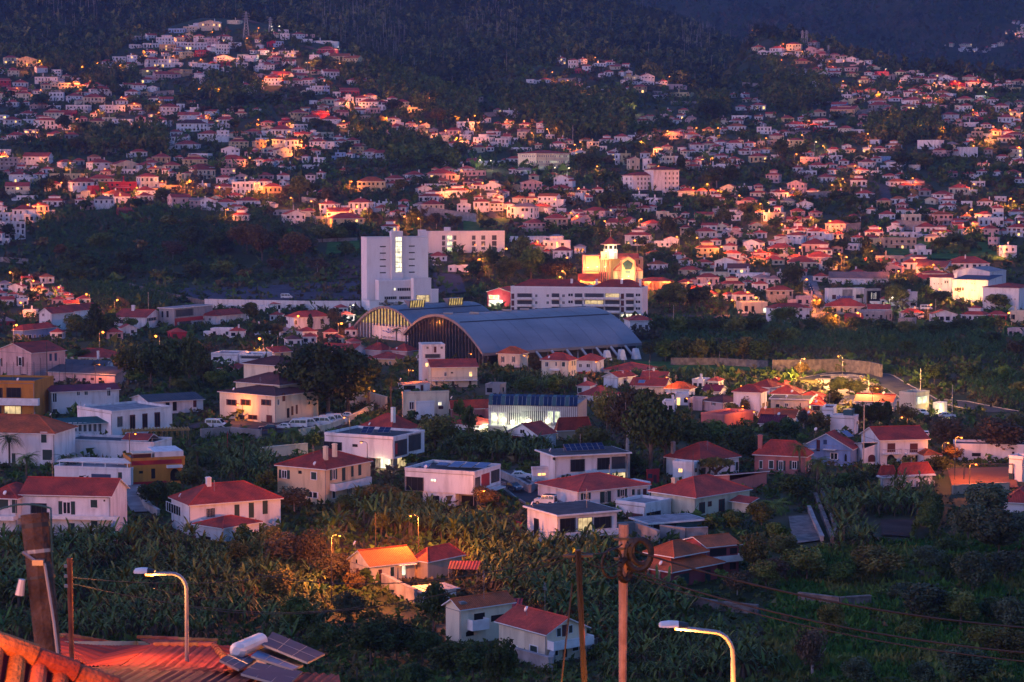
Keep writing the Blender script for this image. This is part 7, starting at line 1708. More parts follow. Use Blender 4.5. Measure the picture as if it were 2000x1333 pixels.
for i, (x, y) in enumerate(((322, 915), (330, 935), (337, 955), (345, 978))):
 vehicle('car', '%s dark car down the line parked in the steep street' % ('first', 'second', 'third', 'fourth')[i], *px('H', x, y), R(-80), 'carblue', 'car', 'dark cars parked in the steep street')
vehicle('car', 'white car beside the cream flat garage', *px('G', 1805, 1130), R(0), kind='car')
for t, x, y, yw, k, pt, lb in (('H', 1135, 1095, 10, 'car', 'carwhite', 'white car left of the van in the yard right of the white shop block'), ('H', 1235, 1098, 0, 'van', 'carwhite', 'white van standing in the yard right of the white shop block'), ('J', 1245, 1040, 60, 'car', 'carblue', 'dark car in the drive under the upper white box house'), ('K', 20, 1180, -60, 'car', 'carblue', 'dark car on the street left of the off-road car'), ('L', 1400, 612, 5, 'car', 'carwhite', 'pale car by the lit kerb right of the pavilion'), ('J', 600, 610, 0, 'car', 'carblue', 'dark car in the shade under the big dark tree'), ('J', 690, 612, 180, 'car', 'carwhite', 'white car in the shade under the big dark tree'), ('L', 1230, 760, 80, 'car', 'carwhite', 'pale car under the bare trees at the right'), ('F', 1680, 640, 0, 'car', 'carwhite', 'first pale car parked in front of the white flats'), ('F', 1790, 645, 0, 'car', 'carwhite', 'second pale car parked in front of the white flats')):
 vehicle(k, lb, *px(t, x, y), R(yw), pt, k)
# ------------------------------------------------------------------ pylons, fence, deck, goal, poles
def pylon(u, v, hpx, label):
 g = at(u, v); h = hpx * g.y / F
 root = thing('pylon', label, 'pylon', g, 0, 'electricity pylons on the ridges')
 b = MB(); w0, w1 = h * .11, h * .018
 def c(z, sx, sy):
  w = w0 + (w1 - w0) * z / h; return (sx * w, sy * w, z)
 for sx in (-1, 1):
  for sy in (-1, 1): b.bar(c(-2, sx, sy), c(h, sx, sy), .22, 0, 4)
 n = 9
 for k in range(n):
  z0, z1 = h * k / n, h * (k + 1) / n
  for sy in (-1, 1): b.bar(c(z0, -1, sy), c(z1, 1, sy), .12, 0, 3); b.bar(c(z0, 1, sy), c(z1, -1, sy), .12, 0, 3)
 b.build('lattice_mast', ['metal'], root)
 for z, w in ((.72, .14), (.82, .17), (.92, .13)):
  q = MB(); q.bar((-h * w, 0, h * z), (h * w, 0, h * z), .2, 0, 4); q.bar((-h * w, 0, h * z), (0, 0, h * (z + .05)), .12, 0, 3); q.bar((h * w, 0, h * z), (0, 0, h * (z + .05)), .12, 0, 3)
  q.build('crossarm', ['metal'], root)
pylon(528, 66, 32, 'lattice pylon on the ridge right of the hilltop village')
pylon(481, 74, 50, 'tall thin lattice pylon just right of the hilltop village houses')
pylon(1567, 85, 25, 'left lattice pylon of the pair on the upper right ridge'); pylon(1575, 85, 25, 'right lattice pylon of the pair on the upper right ridge')
pylon(1618, 106, 17, 'small lattice pylon right of the pair on the ridge'); pylon(1944, 162, 18, 'small lattice pylon at the right end of the ridge')
# tall posts of the ball-game fence at the left edge
g0 = at(*px('I', 60, 330))
fr = thing('ball_fence', 'tall ball fence of dark posts and wire beside the orange block', 'fence', g0)
pp = [at(*px('I', x, 345 - x * .01)) - g0 for x in (5, 55, 110, 160, 215, 268, 320, 370, 410, 465, 512, 565)]
for i, p in enumerate(pp):
 b = MB(); b.bar(p + Vector((0, 0, -1)), p + Vector((0, 0, 6.8 if i % 3 else 8.0)), .07, 0, 5); b.build('post', ['darkmetal'], fr)
b = MB()
for z in np.arange(.6, 6.6, .6):
 for a, c in zip(pp[:-1], pp[1:]): b.bar(a + Vector((0, 0, z)), c + Vector((0, 0, z)), .014, 0, 3)
for a, c in zip(pp[:-1], pp[1:]):
 for k in range(8): q = a.lerp(c, k / 8); b.bar(q, q + Vector((0, 0, 6.4)), .012, 0, 3)
q = b.build('wire_mesh', ['darkmetal'], fr); q['kind'] = 'stuff'
g0 = at(*px('I', 960, 822)); m_ = g0.y / F / 4
dk = thing('formwork_deck', 'yellow timber formwork deck on props beside the house under repair', 'scaffold', g0, R(14))
Ld = 500 * m_ * 1.05
for k in range(5):
 b = MB(); b.box(0, k * .9, 3.3, Ld, k * .9 + .12, 3.55); b.build('beam', ['formwood'], dk)
for k in range(22):
 x = .2 + (Ld - .4) * k / 21
 b = MB(); b.box(x, -.35, 3.56, x + .14, 4.3, 3.72); b.build('joist', ['formwood'], dk)
for k in range(13):
 x = .4 + (Ld - .8) * k / 12
 for y in (.05, 3.7):
  b = MB(); b.bar((x, y, -1.5), (x + .1, y, 3.3), .05, 0, 5); b.build('prop', ['formwood'], dk)
b = MB()
for k in range(9): b.box(Ld * .35 + k * .8, -.3, 3.73, Ld * .35 + k * .8 + .3, 4.0, 3.80)
b.build('plank', ['formwood'], dk)
g0 = at(*px('L', 1530, 1090)); m_ = g0.y / F / 4
go = thing('goal_frame', 'dark metal sports goal frame on the lit yard at the right', 'goal', g0)
w_, h_ = 385 * m_, 3.4
for x in (0, w_):
 b = MB(); b.bar((x, 0, -.8), (x, 0, h_), .11, 0, 6); b.build('post', ['darkmetal'], go)
b = MB(); b.bar((0, 0, h_), (w_, 0, h_), .11, 0, 6); b.build('crossbar', ['darkmetal'], go)
FOOT.append((g0 + Vector((w_ / 2, 0, 0)), w_ / 2, 6, 'c'))
def mast(u, vtop, h, r, mat, label, name='utility_pole', arms=0, white=False):
 g = foot_of(u, vtop, h)
 root = thing(name, label, 'pole', g)
 b = MB(); b.bar((0, 0, -1), (0, 0, h), r, 0, 6, r * .7); b.build('shaft', [mat], root)
 for k in range(arms):
  q = MB(); q.box(-.8, -.06, h - .5 - k * .5, .8, .06, h - .38 - k * .5); q.build('crossarm', ['metal'], root)
 return root
for (t, x, y, hh, r, mt, lb) in (('L', 745, 480, 14, .14, 'metal', 'tall pale steel pole left of the white villa'), ('L', 1190, 210, 9, .10, 'metal', 'thin steel pole behind the floodlit pavilion'), ('L', 1437, 335, 10, .12, 'metal', 'thin steel pole by the bend of the road'), ('K', 1412, 850, 10, .10, 'wood', 'wooden pole in front of the white house with pyramid roof'), ('J', 112, 935, 7, .10, 'wood', 'wooden pole left of the large yellow house'), ('I', 1778, 700, 4.5, .09, 'redpaint', 'red metal post on the block wall'), ('I', 1905, 730, 9, .09, 'wood', 'dark pole beside the lit broken wall'), ('J', 964, 490, 5, .07, 'wood', 'thin dark pole left of the tall chimney'), ('I', 370, 0, 14, .16, 'darkmetal', 'tall dark floodlight mast by the ball fence'), ('N', 935, 0, 7, .08, 'wood', 'dark thin pole above the orange lamplit house'), ('H', 1308, 1005, 9, .12, 'metal', 'pale mast right of the white shop block'), ('G', 1262, 1050, 8, .12, 'metal', 'pale mast on the lawn right of the long flats'), ('C', 475, 985, 14, .2, 'metal', 'tall pale mast below the wooded knoll'), ('C', 953, 905, 9, .15, 'wood', 'pole at the corner of the wooded knoll'), ('F', 322, 720, 9, .12, 'wood', 'pole below the big rust coloured tree'), ('E', 1160, 950, 9, .1, 'metal', 'thin mast on the slope left of the netted bank'), ('A', 830, 800, 16, .2, 'darkmetal', 'tall dark mast among the houses of the left slope')):
 mast(*px(t, x, y), hh, r, mt, lb)
# ------------------------------------------------------------------ plants
def crown_soup(seed, n, lobes=13, leaf=.13, flat=1.0, hollow=.62):
 g = np.random.default_rng(seed)
 c = g.normal(size=(lobes, 3)); c /= np.linalg.norm(c, axis=1)[:, None]; c *= (g.random(lobes)[:, None] ** .5) * .62
 c[:, 2] *= flat
 r = g.uniform(.30, .50, lobes)
 k = g.integers(0, lobes, n)
 d = g.normal(size=(n, 3)); d[:, 2] = d[:, 2] * .9 + .15; d /= np.linalg.norm(d, axis=1)[:, None]
 p = c[k] + d * (r[k] * (hollow + (1.08 - hollow) * g.random(n) ** .6))[:, None]
 nn = d + g.normal(size=(n, 3)) * .75; nn /= np.linalg.norm(nn, axis=1)[:, None]
 a = np.cross(nn, g.normal(size=(n, 3))); a /= np.linalg.norm(a, axis=1)[:, None]
 b = np.cross(nn, a)
 s = leaf * g.uniform(.55, 1.25, n)[:, None]
 q = [p - a * s - b * s * .55, p + a * s * .2 - b * s * .75, p + a * s + b * s * .2, p - a * s * .1 + b * s * .8]
 return np.concatenate([np.stack([q[0], q[1], q[2]], 1), np.stack([q[0], q[2], q[3]], 1)])
LEAF = dict(b='leaf_mid', d='leaf_dark', o='leaf_olive', B='leaf_brown', r='leaf_rust', s='leaf_silver')
CROWN, TRUNK = {}, {}
def crown_mesh(t, size):
 k = (t, size, random.randrange(3))
 if k not in CROWN:
  n = {'L': 3600, 'M': 1300, 'S': 420}[size]
  lf = {'L': .062, 'M': .10, 'S': .17}[size]
  if t == 'B': n = int(n * .75)
  CROWN[k] = tri_soup('crown', crown_soup(len(CROWN) + 3, n, 17 if size == 'L' else 13, lf), [LEAF[t]])
 return CROWN[k]
def trunk_mesh(seed, mat):
 k = (seed, mat)
 if k not in TRUNK:
  g = random.Random(seed); b = MB()
  b.bar((0, 0, -.15), (.02, 0, .42), .030, 0, 7, .020)
  for i in range(6):
   a = i * 1.05 + g.uniform(-.3, .3); z = g.uniform(.28, .42)
   m1 = (math.cos(a) * .11, math.sin(a) * .11, z + g.uniform(.1, .18)); m2 = (math.cos(a) * .24, math.sin(a) * .24, z + g.uniform(.28, .40))
   b.bar((.015, 0, z), m1, .014, 0, 5, .010); b.bar(m1, m2, .010, 0, 4, .004)
   b.bar(m1, (m1[0] * 1.2 + g.uniform(-.08, .08), m1[1] * 1.2 + g.uniform(-.08, .08), m1[2] + .22), .007, 0, 4, .003)
  TRUNK[k] = b.mesh('trunk', [mat])
 return TRUNK[k]
TREES = []
def tree(u, v, h, w, t, g=None, name='tree', cat='tree'):
 g = at(u, v) if g is None else g
 root = thing(name, '', cat, g, random.uniform(0, 6.28))
 size = 'L' if w * F / g.y > 55 else ('M' if w * F / g.y > 22 else 'S')
 tr = link('trunk', trunk_mesh(random.randrange(4), 'pale_trunk' if t == 'B' else 'trunk'), root, scale=(h, h, h))
 hc = h * (.80 if h > 4 else .95)
 link('crown', crown_mesh(t, size), root, loc=(0, 0, h - hc * .5), scale=(w * .54, w * .54, hc * .54))
 TREES.append((root, t, u, v, w, h))
 return root
def conifer(u, v, h, w, tiers=11, kind='n'):
 g = at(u, v)
 root = thing('norfolk_pine' if kind == 'n' else 'cypress', '', 'tree', g, random.uniform(0, 6))
 rr = np.random.default_rng(int(u))
 b = MB(); b.bar((0, 0, -1), (0, 0, h * .97), h * .018 + .05, 0, 6, .04); b.build('trunk', ['trunk'], root)
 tri = []
 if kind == 'n':
  for k in range(tiers):
   z = h * (.14 + .84 * k / tiers); L = w * .5 * (1 - k / tiers) ** .8 + .3
   for j in range(9):
    a = j * .698 + k * .35 + rr.uniform(-.15, .15)
    for s in range(11):
     f = (s + .5) / 11
     p = np.array([math.cos(a) * L * f, math.sin(a) * L * f, z + L * (.22 * f * f - .05)])
     sz = .11 * w * (1 - .5 * f) * .5
     for _ in range(2):
      d = rr.normal(size=3) * sz; e = rr.normal(size=3) * sz
      tri.append([p - d * .6, p + d, p + e])
 else:
  n = 700
  z = rr.random(n); a = rr.random(n) * 6.283; r = w * .5 * np.sin(np.pi * np.clip(z * .92 + .06, 0, 1)) ** .6 * rr.uniform(.7, 1.05, n)
  for i in range(n):
   p = np.array([math.cos(a[i]) * r[i], math.sin(a[i]) * r[i], h * (.04 + .96 * z[i])])
   d = rr.normal(size=3) * .10 * w; e = rr.normal(size=3) * .10 * w; e[2] += .18 * w
   tri.append([p - d, p + d, p + e])
 link('crown', tri_soup('crown', np.array(tri), ['leaf_dark']), root)
 TREES.append((root, kind, u, v, w, h))
def frond(tri, base, a, L, droop, up, wid, rr, n=10):
 """a palm frond: a curved rib with leaflets both sides"""
 pts = []
 for k in range(n + 1):
  f = k / n
  pts.append(np.array([math.cos(a) * L * f * (1 - .12 * f), math.sin(a) * L * f * (1 - .12 * f), L * (up * f - droop * f * f)]) + base)
 sd = np.array([-math.sin(a), math.cos(a), 0])
 for k in range(1, n + 1):
  w = wid * math.sin(math.pi * min(.12 + .88 * k / n, .97)) ** .7
  t = pts[k] - pts[k - 1]
  for s in (-1, 1):
   tip = pts[k] + sd * s * w + t * .9 + np.array([0, 0, -.35 * w])
   tri.append([pts[k - 1], pts[k - 1] + t * .55, tip])
PALM = {}
def palm(u, v, h, w, kind='p'):
 g = at(u, v)
 root = thing('palm' if kind in 'pf' else 'dracaena', '', 'palm' if kind in 'pf' else 'shrub', g, random.uniform(0, 6))
 if kind not in PALM:
  rr = np.random.default_rng(5); tri = []
  if kind == 'p':
   for i in range(30):
    frond(tri, np.zeros(3), i * 2.4 + rr.uniform(-.2, .2), 1.0 * rr.uniform(.85, 1.1), rr.uniform(.55, 1.15), rr.uniform(.15, 1.0), .20, rr)
  elif kind == 'f':
   for i in range(46):
    frond(tri, np.array([0, 0, -.3 * (i % 3)]), i * 2.4, .62 * rr.uniform(.8, 1.1), rr.uniform(.4, 1.5), rr.uniform(-.4, .9), .14, rr, 7)
  else:
   for i in range(90):
    a = i * 2.4; e = rr.uniform(-.5, 1.2); L = rr.uniform(.7, 1.0)
    d = np.array([math.cos(a) * math.cos(e), math.sin(a) * math.cos(e), math.sin(e)]); s = np.array([-math.sin(a), math.cos(a), 0]) * .05
    tri.append([-s, s, d * L]);
  PALM[kind] = tri_soup('fronds', np.array(tri), ['leaf_mid' if kind != 'y' else 'leaf_olive'])
 b = MB()
 hs = h - w * .28
 b.tube([(0, 0, -1), (.03 * h, 0, hs * .5), (0, 0, hs)], (.22 if kind == 'p' else .32) if kind != 'y' else .12, 0, 7)
 if kind != 'y':
  q = MB(); q.bar((0, 0, hs - h * .12), (0, 0, hs + .1), .3, 0, 7, .5); q.build('leaf_base', ['leaf_brown'], root)
 b.build('trunk', ['trunk'], root)
 if kind != 'y':
  link('fronds', PALM[kind], root, loc=(0, 0, hs), scale=(w * .55, w * .55, w * .5))
 else:
  for i in range(7):
   a = i * 2.4; r = w * .30 * (i / 7) ** .5
   link('leaf_rosette', PALM[kind], root, loc=(math.cos(a) * r, math.sin(a) * r, hs - i * .16 * h), scale=(w * .32, w * .32, w * .32))
 TREES.append((root, kind, u, v, w, h))
def dragon(u, v, h, w):
 g = at(u, v); root = thing('dragon_tree', 'umbrella shaped dragon tree with forked pale trunk before the white house', 'tree', g)
 b = MB(); rr = random.Random(3)
 b.bar((0, 0, -1), (0, 0, h * .4), .4, 0, 8, .32); tri = []
 r2 = np.random.default_rng(8)
 for i in range(9):
  a = i * .698; m1 = (math.cos(a) * w * .18, math.sin(a) * w * .18, h * .62); m2 = (math.cos(a + .2) * w * .36, math.sin(a + .2) * w * .36, h * .80)
  b.bar((0, 0, h * .38), m1, .2, 0, 6, .14); b.bar(m1, m2, .13, 0, 5, .09); b.bar(m1, (m1[0] * .4, m1[1] * .4, h * .84), .12, 0, 5, .08)
 b.build('trunk', ['trunk'], root)
 for i in range(1900):
  a = r2.random() * 6.283; r = w * .5 * r2.random() ** .5
  z = h * (.80 + .17 * (1 - (r / (w * .5)) ** 2)) + r2.uniform(-.35, .25)
  p = np.array([math.cos(a) * r, math.sin(a) * r, z]); d = r2.normal(size=3) * .12; e = r2.normal(size=3) * .3; e[2] = abs(e[2])
  tri.append([p - d, p + d, p + e])
 link('crown', tri_soup('crown', np.array(tri), ['leaf_olive']), root)
TL = {
'I': "1010 345 300 260 o;1180 375 370 280 d;1330 388 420 300 d;1480 385 420 280 d;1590 340 200 170 o;1700 390 170 190 b;620 165 110 160 d;1500 1190 230 270 d;1230 1330 240 270 d;1350 1230 130 160 b;1880 590 110 62 d;1750 592 60 60 d;1810 595 60 60 d;1080 350 140 200 b;1420 400 110 240 o;2000 400 180 150 b",
'J': "390 575 470 400 d;560 600 520 470 d;720 575 490 430 d;470 560 500 300 d;840 490 320 220 d;450 850 120 130 b;1200 195 80 90 o;1215 645 110 100 d;1590 630 160 90 b;1400 870 270 300 o;1700 905 170 260 b;1880 855 150 220 b;1210 985 95 130 b;1790 1315 170 190 r;300 1335 180 290 B;950 1305 170 300 r;80 1260 220 170 b;1150 1330 140 220 o;1660 780 250 110 d;700 1340 120 200 b;1320 860 140 160 d",
'K': "740 790 420 270 o;900 900 530 310 B;1080 1065 660 400 d;1190 1010 500 340 d;1000 810 350 280 B;560 840 170 270 o;650 865 190 220 o;1420 885 280 310 d;1600 865 240 270 b;1750 905 250 270 d;1880 965 240 260 d;165 275 150 130 r;280 300 100 130 b;100 430 150 220 b;330 425 150 180 b;1730 600 120 150 o;1820 590 150 90 r;200 845 120 130 d;60 870 130 150 d;1330 1010 150 190 d;950 1060 180 220 d;1080 160 160 160 d;1200 172 180 170 b;1320 182 200 180 d;1440 192 200 180 o;1560 182 210 180 d;1680 192 200 180 d;1800 182 220 190 o;1920 190 190 180 d;1140 120 150 160 d;1380 140 160 190 d;1620 140 160 190 B;1860 140 160 200 d;1980 160 170 180 d;1500 1010 120 140 d;470 880 120 160 b",
'L': "30 805 180 200 d;150 775 180 210 d;280 690 150 140 B;390 722 165 170 r;530 545 160 160 d;720 695 220 160 d;860 685 210 180 d;800 690 180 160 d;1080 645 150 160 r;260 285 120 140 r;540 425 150 170 o;720 435 130 170 o;850 425 100 130 r;1380 855 260 330 B;1590 875 210 260 B;1820 935 340 440 B;1960 810 220 220 o;1440 955 140 150 r;230 1260 220 310 d;700 1165 160 260 d;1330 1055 160 190 d;600 1170 140 200 b;820 1100 110 160 d;980 1000 70 140 d;1100 985 60 130 o;1680 1440 360 420 s;1250 1010 100 130 d;640 420 120 150 o;60 60 160 160 d;180 50 150 160 b;1650 130 110 140 d;1750 60 130 150 d;1600 330 150 180 d;1720 380 140 170 d;1850 330 140 180 b;1300 330 150 160 d;1950 450 140 200 o;1420 120 130 150 d;1100 110 120 150 d;950 70 120 140 b;1930 160 160 180 B",
'M': "1560 130 190 110 B;1890 250 150 170 b;1950 30 170 200 d;1760 45 90 100 d;120 880 120 150 d;1850 430 200 260 o;30 720 180 180 d",
'N': "250 485 300 400 B;80 425 270 260 o;420 525 350 300 B;600 605 250 260 B;720 855 210 250 s;900 1210 330 350 d;1100 1160 300 310 d;1390 970 390 230 d;1700 1340 270 300 d;1900 1410 390 260 d;330 1010 300 310 b;520 1120 240 280 d;160 760 280 300 o;760 620 150 170 r;860 560 80 110 b;1500 1300 280 320 d;1300 1180 240 260 d;1250 1340 160 260 d;680 480 130 160 r;980 180 160 160 o",
'O': "1900 520 320 270 o;1760 660 180 220 B;700 1160 130 190 b;1560 130 100 170 b;1720 120 110 160 b;1300 660 130 150 b;1980 640 240 220 o;1480 720 110 140 b;1950 130 190 220 o;1560 1320 180 220 d;1640 560 90 130 b",
'P': "80 235 140 190 b;140 410 210 260 o;300 565 260 350 o;830 565 270 400 r;1560 255 280 310 s;1800 360 340 400 s;1270 470 180 230 s;1600 660 310 310 s;1850 570 260 300 s;1250 905 310 460 s;1500 930 290 310 o;1900 960 260 310 s;1700 1110 210 310 o;350 1320 390 260 B;500 1010 270 210 o;700 1345 190 260 s;1530 1350 260 420 s;1900 1210 260 310 o;1200 1345 160 210 s;1060 700 140 220 s;1100 1000 130 200 o;40 560 180 220 B;1950 200 200 260 s;1400 330 120 200 d;600 600 200 240 b;1750 900 220 260 d",
'E': "600 1300 170 210 b;870 1245 130 140 b;1020 1255 110 130 b;1930 655 240 270 r;330 620 100 130 r;480 690 110 130 r;560 740 130 180 d;1100 650 110 110 r;1500 620 180 260 d;1700 650 170 240 d;1230 880 110 120 o;1900 860 90 130 r;370 170 110 160 d;440 150 110 130 d;650 320 90 120 d;1280 250 110 140 d;1080 300 90 150 b;780 640 160 220 b;1350 700 150 220 B;1000 760 150 220 d;700 800 140 200 d;40 560 150 100 d;950 850 130 190 d;1500 840 120 200 d;1750 830 120 200 b;150 870 110 160 d;620 880 120 190 d;300 870 90 140 B;1950 1190 160 160 o;250 1020 90 130 d;1330 440 90 160 o;1500 450 90 160 b;1650 440 90 160 o",
'F': "50 705 270 240 r;300 725 240 270 r;340 245 200 180 o;430 225 140 140 d;560 275 130 130 B;1410 455 120 160 B;1550 450 100 120 r;520 565 130 190 o;620 1245 170 150 B;640 560 120 170 b;700 690 130 160 b;1700 735 70 110 r;1850 800 170 200 d;1950 900 220 220 o;1700 870 160 190 d;1600 760 60 100 b;150 800 120 180 B;480 800 110 150 B;740 500 100 150 d;900 400 80 130 d;1130 180 110 130 o;1240 130 90 120 d;1380 130 90 130 d;200 560 110 160 d;420 640 110 150 d;30 1330 140 170 d;150 1320 120 150 r;660 1290 110 150 d;1080 210 80 120 o;1800 460 90 140 d",
'G': "750 335 170 150 d;850 340 180 180 d;690 320 120 110 d;1230 1090 210 210 o;1310 1095 180 180 o;1460 1095 200 200 d;1390 1090 130 140 d;60 770 260 190 o;150 855 260 260 b;350 865 160 260 B;240 800 150 160 d;1220 525 160 180 d;1380 535 90 110 d;1600 135 170 140 B;1700 115 150 140 d;1560 155 150 150 d;820 190 110 120 d;1150 750 120 170 d;1260 830 90 110 d;1650 430 130 150 o;1500 300 90 160 o;1580 300 80 150 o;1650 250 90 110 d;60 240 90 110 d;370 220 80 120 d;250 470 80 120 d;500 520 80 140 b;600 540 90 140 d;1180 1060 110 140 d;560 800 110 120 o;1150 1310 170 170 d;1300 1310 160 180 b;1450 1320 180 180 d;1600 1310 160 170 d;1750 1320 180 190 o;1900 1310 170 190 d;1830 330 90 140 r;1900 340 90 130 d;1250 220 70 110 d;1000 600 90 120 d;1080 640 80 120 o",
'H': "180 905 180 210 d;380 1125 140 120 r;800 765 130 90 d;1000 1085 180 210 o;1030 965 120 150 d;1430 975 90 120 d;1510 1015 110 150 d;1640 1015 90 140 d;1800 1095 130 200 o;1460 795 60 120 o;700 800 110 190 b;850 820 110 190 o;1150 930 110 150 o;1230 1000 100 150 d;1340 1050 110 180 d;640 450 100 140 d;560 640 90 150 d;1450 600 110 170 d;1350 620 100 150 b;1550 640 90 170 d;300 280 80 120 d;1230 370 90 110 d;470 780 90 130 d;60 690 90 120 d;1650 560 70 110 b;1880 150 110 130 d;1700 120 90 150 b;550 250 90 170 d;650 290 90 170 b;50 460 90 130 d;110 1220 150 250 b;300 1290 130 230 d;480 1260 140 220 o;700 1270 120 210 d;900 1300 130 200 d;1100 1310 130 220 o;1300 1310 140 220 d;1500 1290 130 220 d;1680 1260 120 200 b;1620 860 80 130 r;460 1130 70 90 b;1250 830 80 140 o",
'A': "500 1045 140 130 d;330 855 120 150 d;1030 830 90 110 o;680 1040 100 110 d;1180 900 90 110 o;600 1190 120 180 o;800 1200 130 190 b;1000 1200 130 190 o;400 1190 120 160 d;1150 1130 100 120 b;200 1130 90 110 d;900 750 100 120 d;1600 900 80 110 B;1850 900 80 130 B;1450 800 80 140 d;1600 780 90 150 d;1900 830 100 160 d;530 780 80 100 d;1110 520 90 110 d;1650 470 60 90 d;1870 410 50 60 d;70 780 80 90 d;1830 1000 70 110 d;1350 960 70 120 d",
'B': "700 1200 100 120 d;1140 1180 90 160 d;1080 880 100 150 d;1420 980 130 140 r;1750 980 110 110 d;1580 1240 130 150 o;380 1250 90 110 r;300 340 60 60 d;150 800 90 140 d;300 820 80 140 B;420 790 80 110 d;900 1000 80 110 r;480 1010 90 120 d;560 1020 80 110 d;700 1330 100 170 b;1200 1330 110 190 d;1400 1320 110 190 d;1350 950 80 120 B;1650 960 90 120 d;330 460 50 80 B;560 540 90 140 d;480 540 90 130 o;1900 1050 80 90 o;850 640 90 120 o",
'C': "1560 920 150 210 d;1470 930 90 110 d;870 590 70 60 d;990 620 90 70 d;430 610 70 70 d;610 490 70 70 o;640 660 70 90 B;780 740 50 40 d;400 690 60 60 d;1550 760 60 80 r;540 1330 130 160 d;650 1330 120 150 d;750 1300 100 110 B;1200 990 70 90 d;980 1180 90 120 d;1600 1010 80 100 o;1180 1330 60 80 d;930 1310 90 110 B;850 1240 80 100 B",
'D': "110 1250 160 130 d;250 1250 130 110 d;1050 1330 130 160 d;1230 1330 110 170 o;1400 1220 100 120 d;640 1110 90 120 d;520 960 90 110 d;700 830 60 80 B;1380 690 60 60 d;880 530 60 60 d;950 550 60 70 d;1810 740 70 90 d;1860 740 60 90 d;300 830 90 130 d;400 840 90 140 d;1100 1010 90 150 B;1000 1010 80 120 d;1250 980 80 120 B;1500 1070 80 110 o;1900 340 80 100 d;1560 780 60 90 d;1340 900 60 100 d;1850 1230 80 110 d;480 1080 70 110 d;1150 1270 80 120 o",
}
TR = []
for t, s in TL.items():
 for e in s.split(';'):
  e = e.split(); x, y, hp, wp = map(float, e[:4])
  g = at(*px(t, x, y)); m_ = g.y / F / 4
  q = 1.18 if t in 'NOPJ' else 1.08
  TR.append((-hp * wp, px(t, x, y), max(hp * m_ * q, 2.5), max(wp * m_ * q, 2.5), e[4], g))
TR.sort(key=lambda q: q[0])
small, smi = [], []
for i, (_, (u, v), h, w, k, g) in enumerate(TR):
 if i < 285: tree(u, v, h, w, k, g); continue
 q = crown_soup(i, 200, 9, .22) * np.array([w * .54, w * .54, h * .44]) + np.array([g.x, g.y, g.z + h * .56])
 small.append(q); smi += ['bdoBrs'.index(k)] * len(q)
o = link('small_trees', tri_soup('small_trees', np.concatenate(small), [LEAF[k] for k in 'bdoBrs'], smi)); o['kind'] = 'stuff'
for t, x, y, hp, wp in (('I', 75, 985, 300, 260), ('I', 215, 1098, 260, 240), ('I', 530, 1085, 240, 250), ('I', 1545, 985, 190, 240), ('I', 10, 930, 200, 200), ('J', 290, 885, 240, 190), ('J', 1062, 560, 350, 220), ('J', 1412, 352, 90, 130), ('L', 240, 1055, 290, 200), ('L', 392, 1210, 350, 260), ('L', 60, 1350, 150, 280), ('F', 1100, 1340, 130, 120), ('H', 720, 640, 130, 100), ('H', 775, 625, 120, 90), ('G', 1430, 850, 50, 80), ('H', 740, 1045, 90, 70), ('E', 50, 700, 120, 50), ('E', 150, 700, 130, 60), ('G', 90, 600, 60, 70), ('C', 520, 1060, 40, 50)):
 m_ = at(*px(t, x, y)).y / F / 4; palm(*px(t, x, y), hp * m_, wp * m_)
m_ = at(*px('F', 1320, 1410)).y / F / 4; palm(*px('F', 1322, 1410), 270 * m_, 105 * m_, 'f')
for t, x, y, hp, wp in (('N', 640, 1345, 200, 230), ('N', 790, 1350, 210, 210)):
 m_ = at(*px(t, x, y)).y / F / 4; palm(*px(t, x, y), hp * m_, wp * m_, 'y')
for t, x, y, hp, wp in (('E', 742, 1318, 280, 270), ('F', 1238, 440, 160, 190)):
 m_ = at(*px(t, x, y)).y / F / 4; conifer(*px(t, x, y), hp * m_, wp * m_)
for t, x, y, hp, wp in (('A', 1317, 1115, 215, 26), ('F', 422, 1245, 115, 42), ('H', 770, 720, 190, 75), ('C', 1320, 1330, 110, 60), ('H', 670, 1010, 90, 40), ('P', 1410, 560, 210, 110), ('L', 930, 630, 150, 70), ('C', 545, 1115, 135, 40), ('C', 598, 1115, 110, 40), ('E', 90, 545, 130, 60)):
 m_ = at(*px(t, x, y)).y / F / 4; conifer(*px(t, x, y), hp * m_, wp * m_, kind='c')
m_ = at(*px('K', 1592, 1092)).y / F / 4; dragon(*px('K', 1592, 1092), 172 * m_, 290 * m_)
# ---- keep-out test for the scattered plants
KX = np.array([0.0]);
def blocked(x, y):
 bad = np.zeros(len(x), bool)
 for C, wa, wb, a in FOOT:
  if a is None:
   bad |= (np.abs(x - C.x) < wa + .5) & (y > C.y - 2.0) & (y < C.y + wb + .5)
  elif a == 'c':
   bad |= (np.abs(x - C.x) < wa) & (np.abs(y - C.y) < wb)
  else:
   dx, dy = x - C.x, y - C.y
   ca, sa = math.cos(a), math.sin(a)
   lx_, ly_ = dx * ca - dy * sa, dx * sa + dy * ca
   bad |= (lx_ > -wa - .6) & (lx_ < .8) & (ly_ > -.8) & (ly_ < wb + .6)
 if ROADS:
  rx = np.array(ROADS)
  cell = {}
  for i, (a, b, r) in enumerate(rx): cell.setdefault((int(a // 12), int(b // 12)), []).append(i)
  for j in range(len(x)):
   if bad[j]: continue
   cx_, cy_ = int(x[j] // 12), int(y[j] // 12)
   for p in (-1, 0, 1):
    for q in (-1, 0, 1):
     for i in cell.get((cx_ + p, cy_ + q), ()):
      if (x[j] - rx[i, 0]) ** 2 + (y[j] - rx[i, 1]) ** 2 < rx[i, 2] ** 2: bad[j] = True; break
 return bad
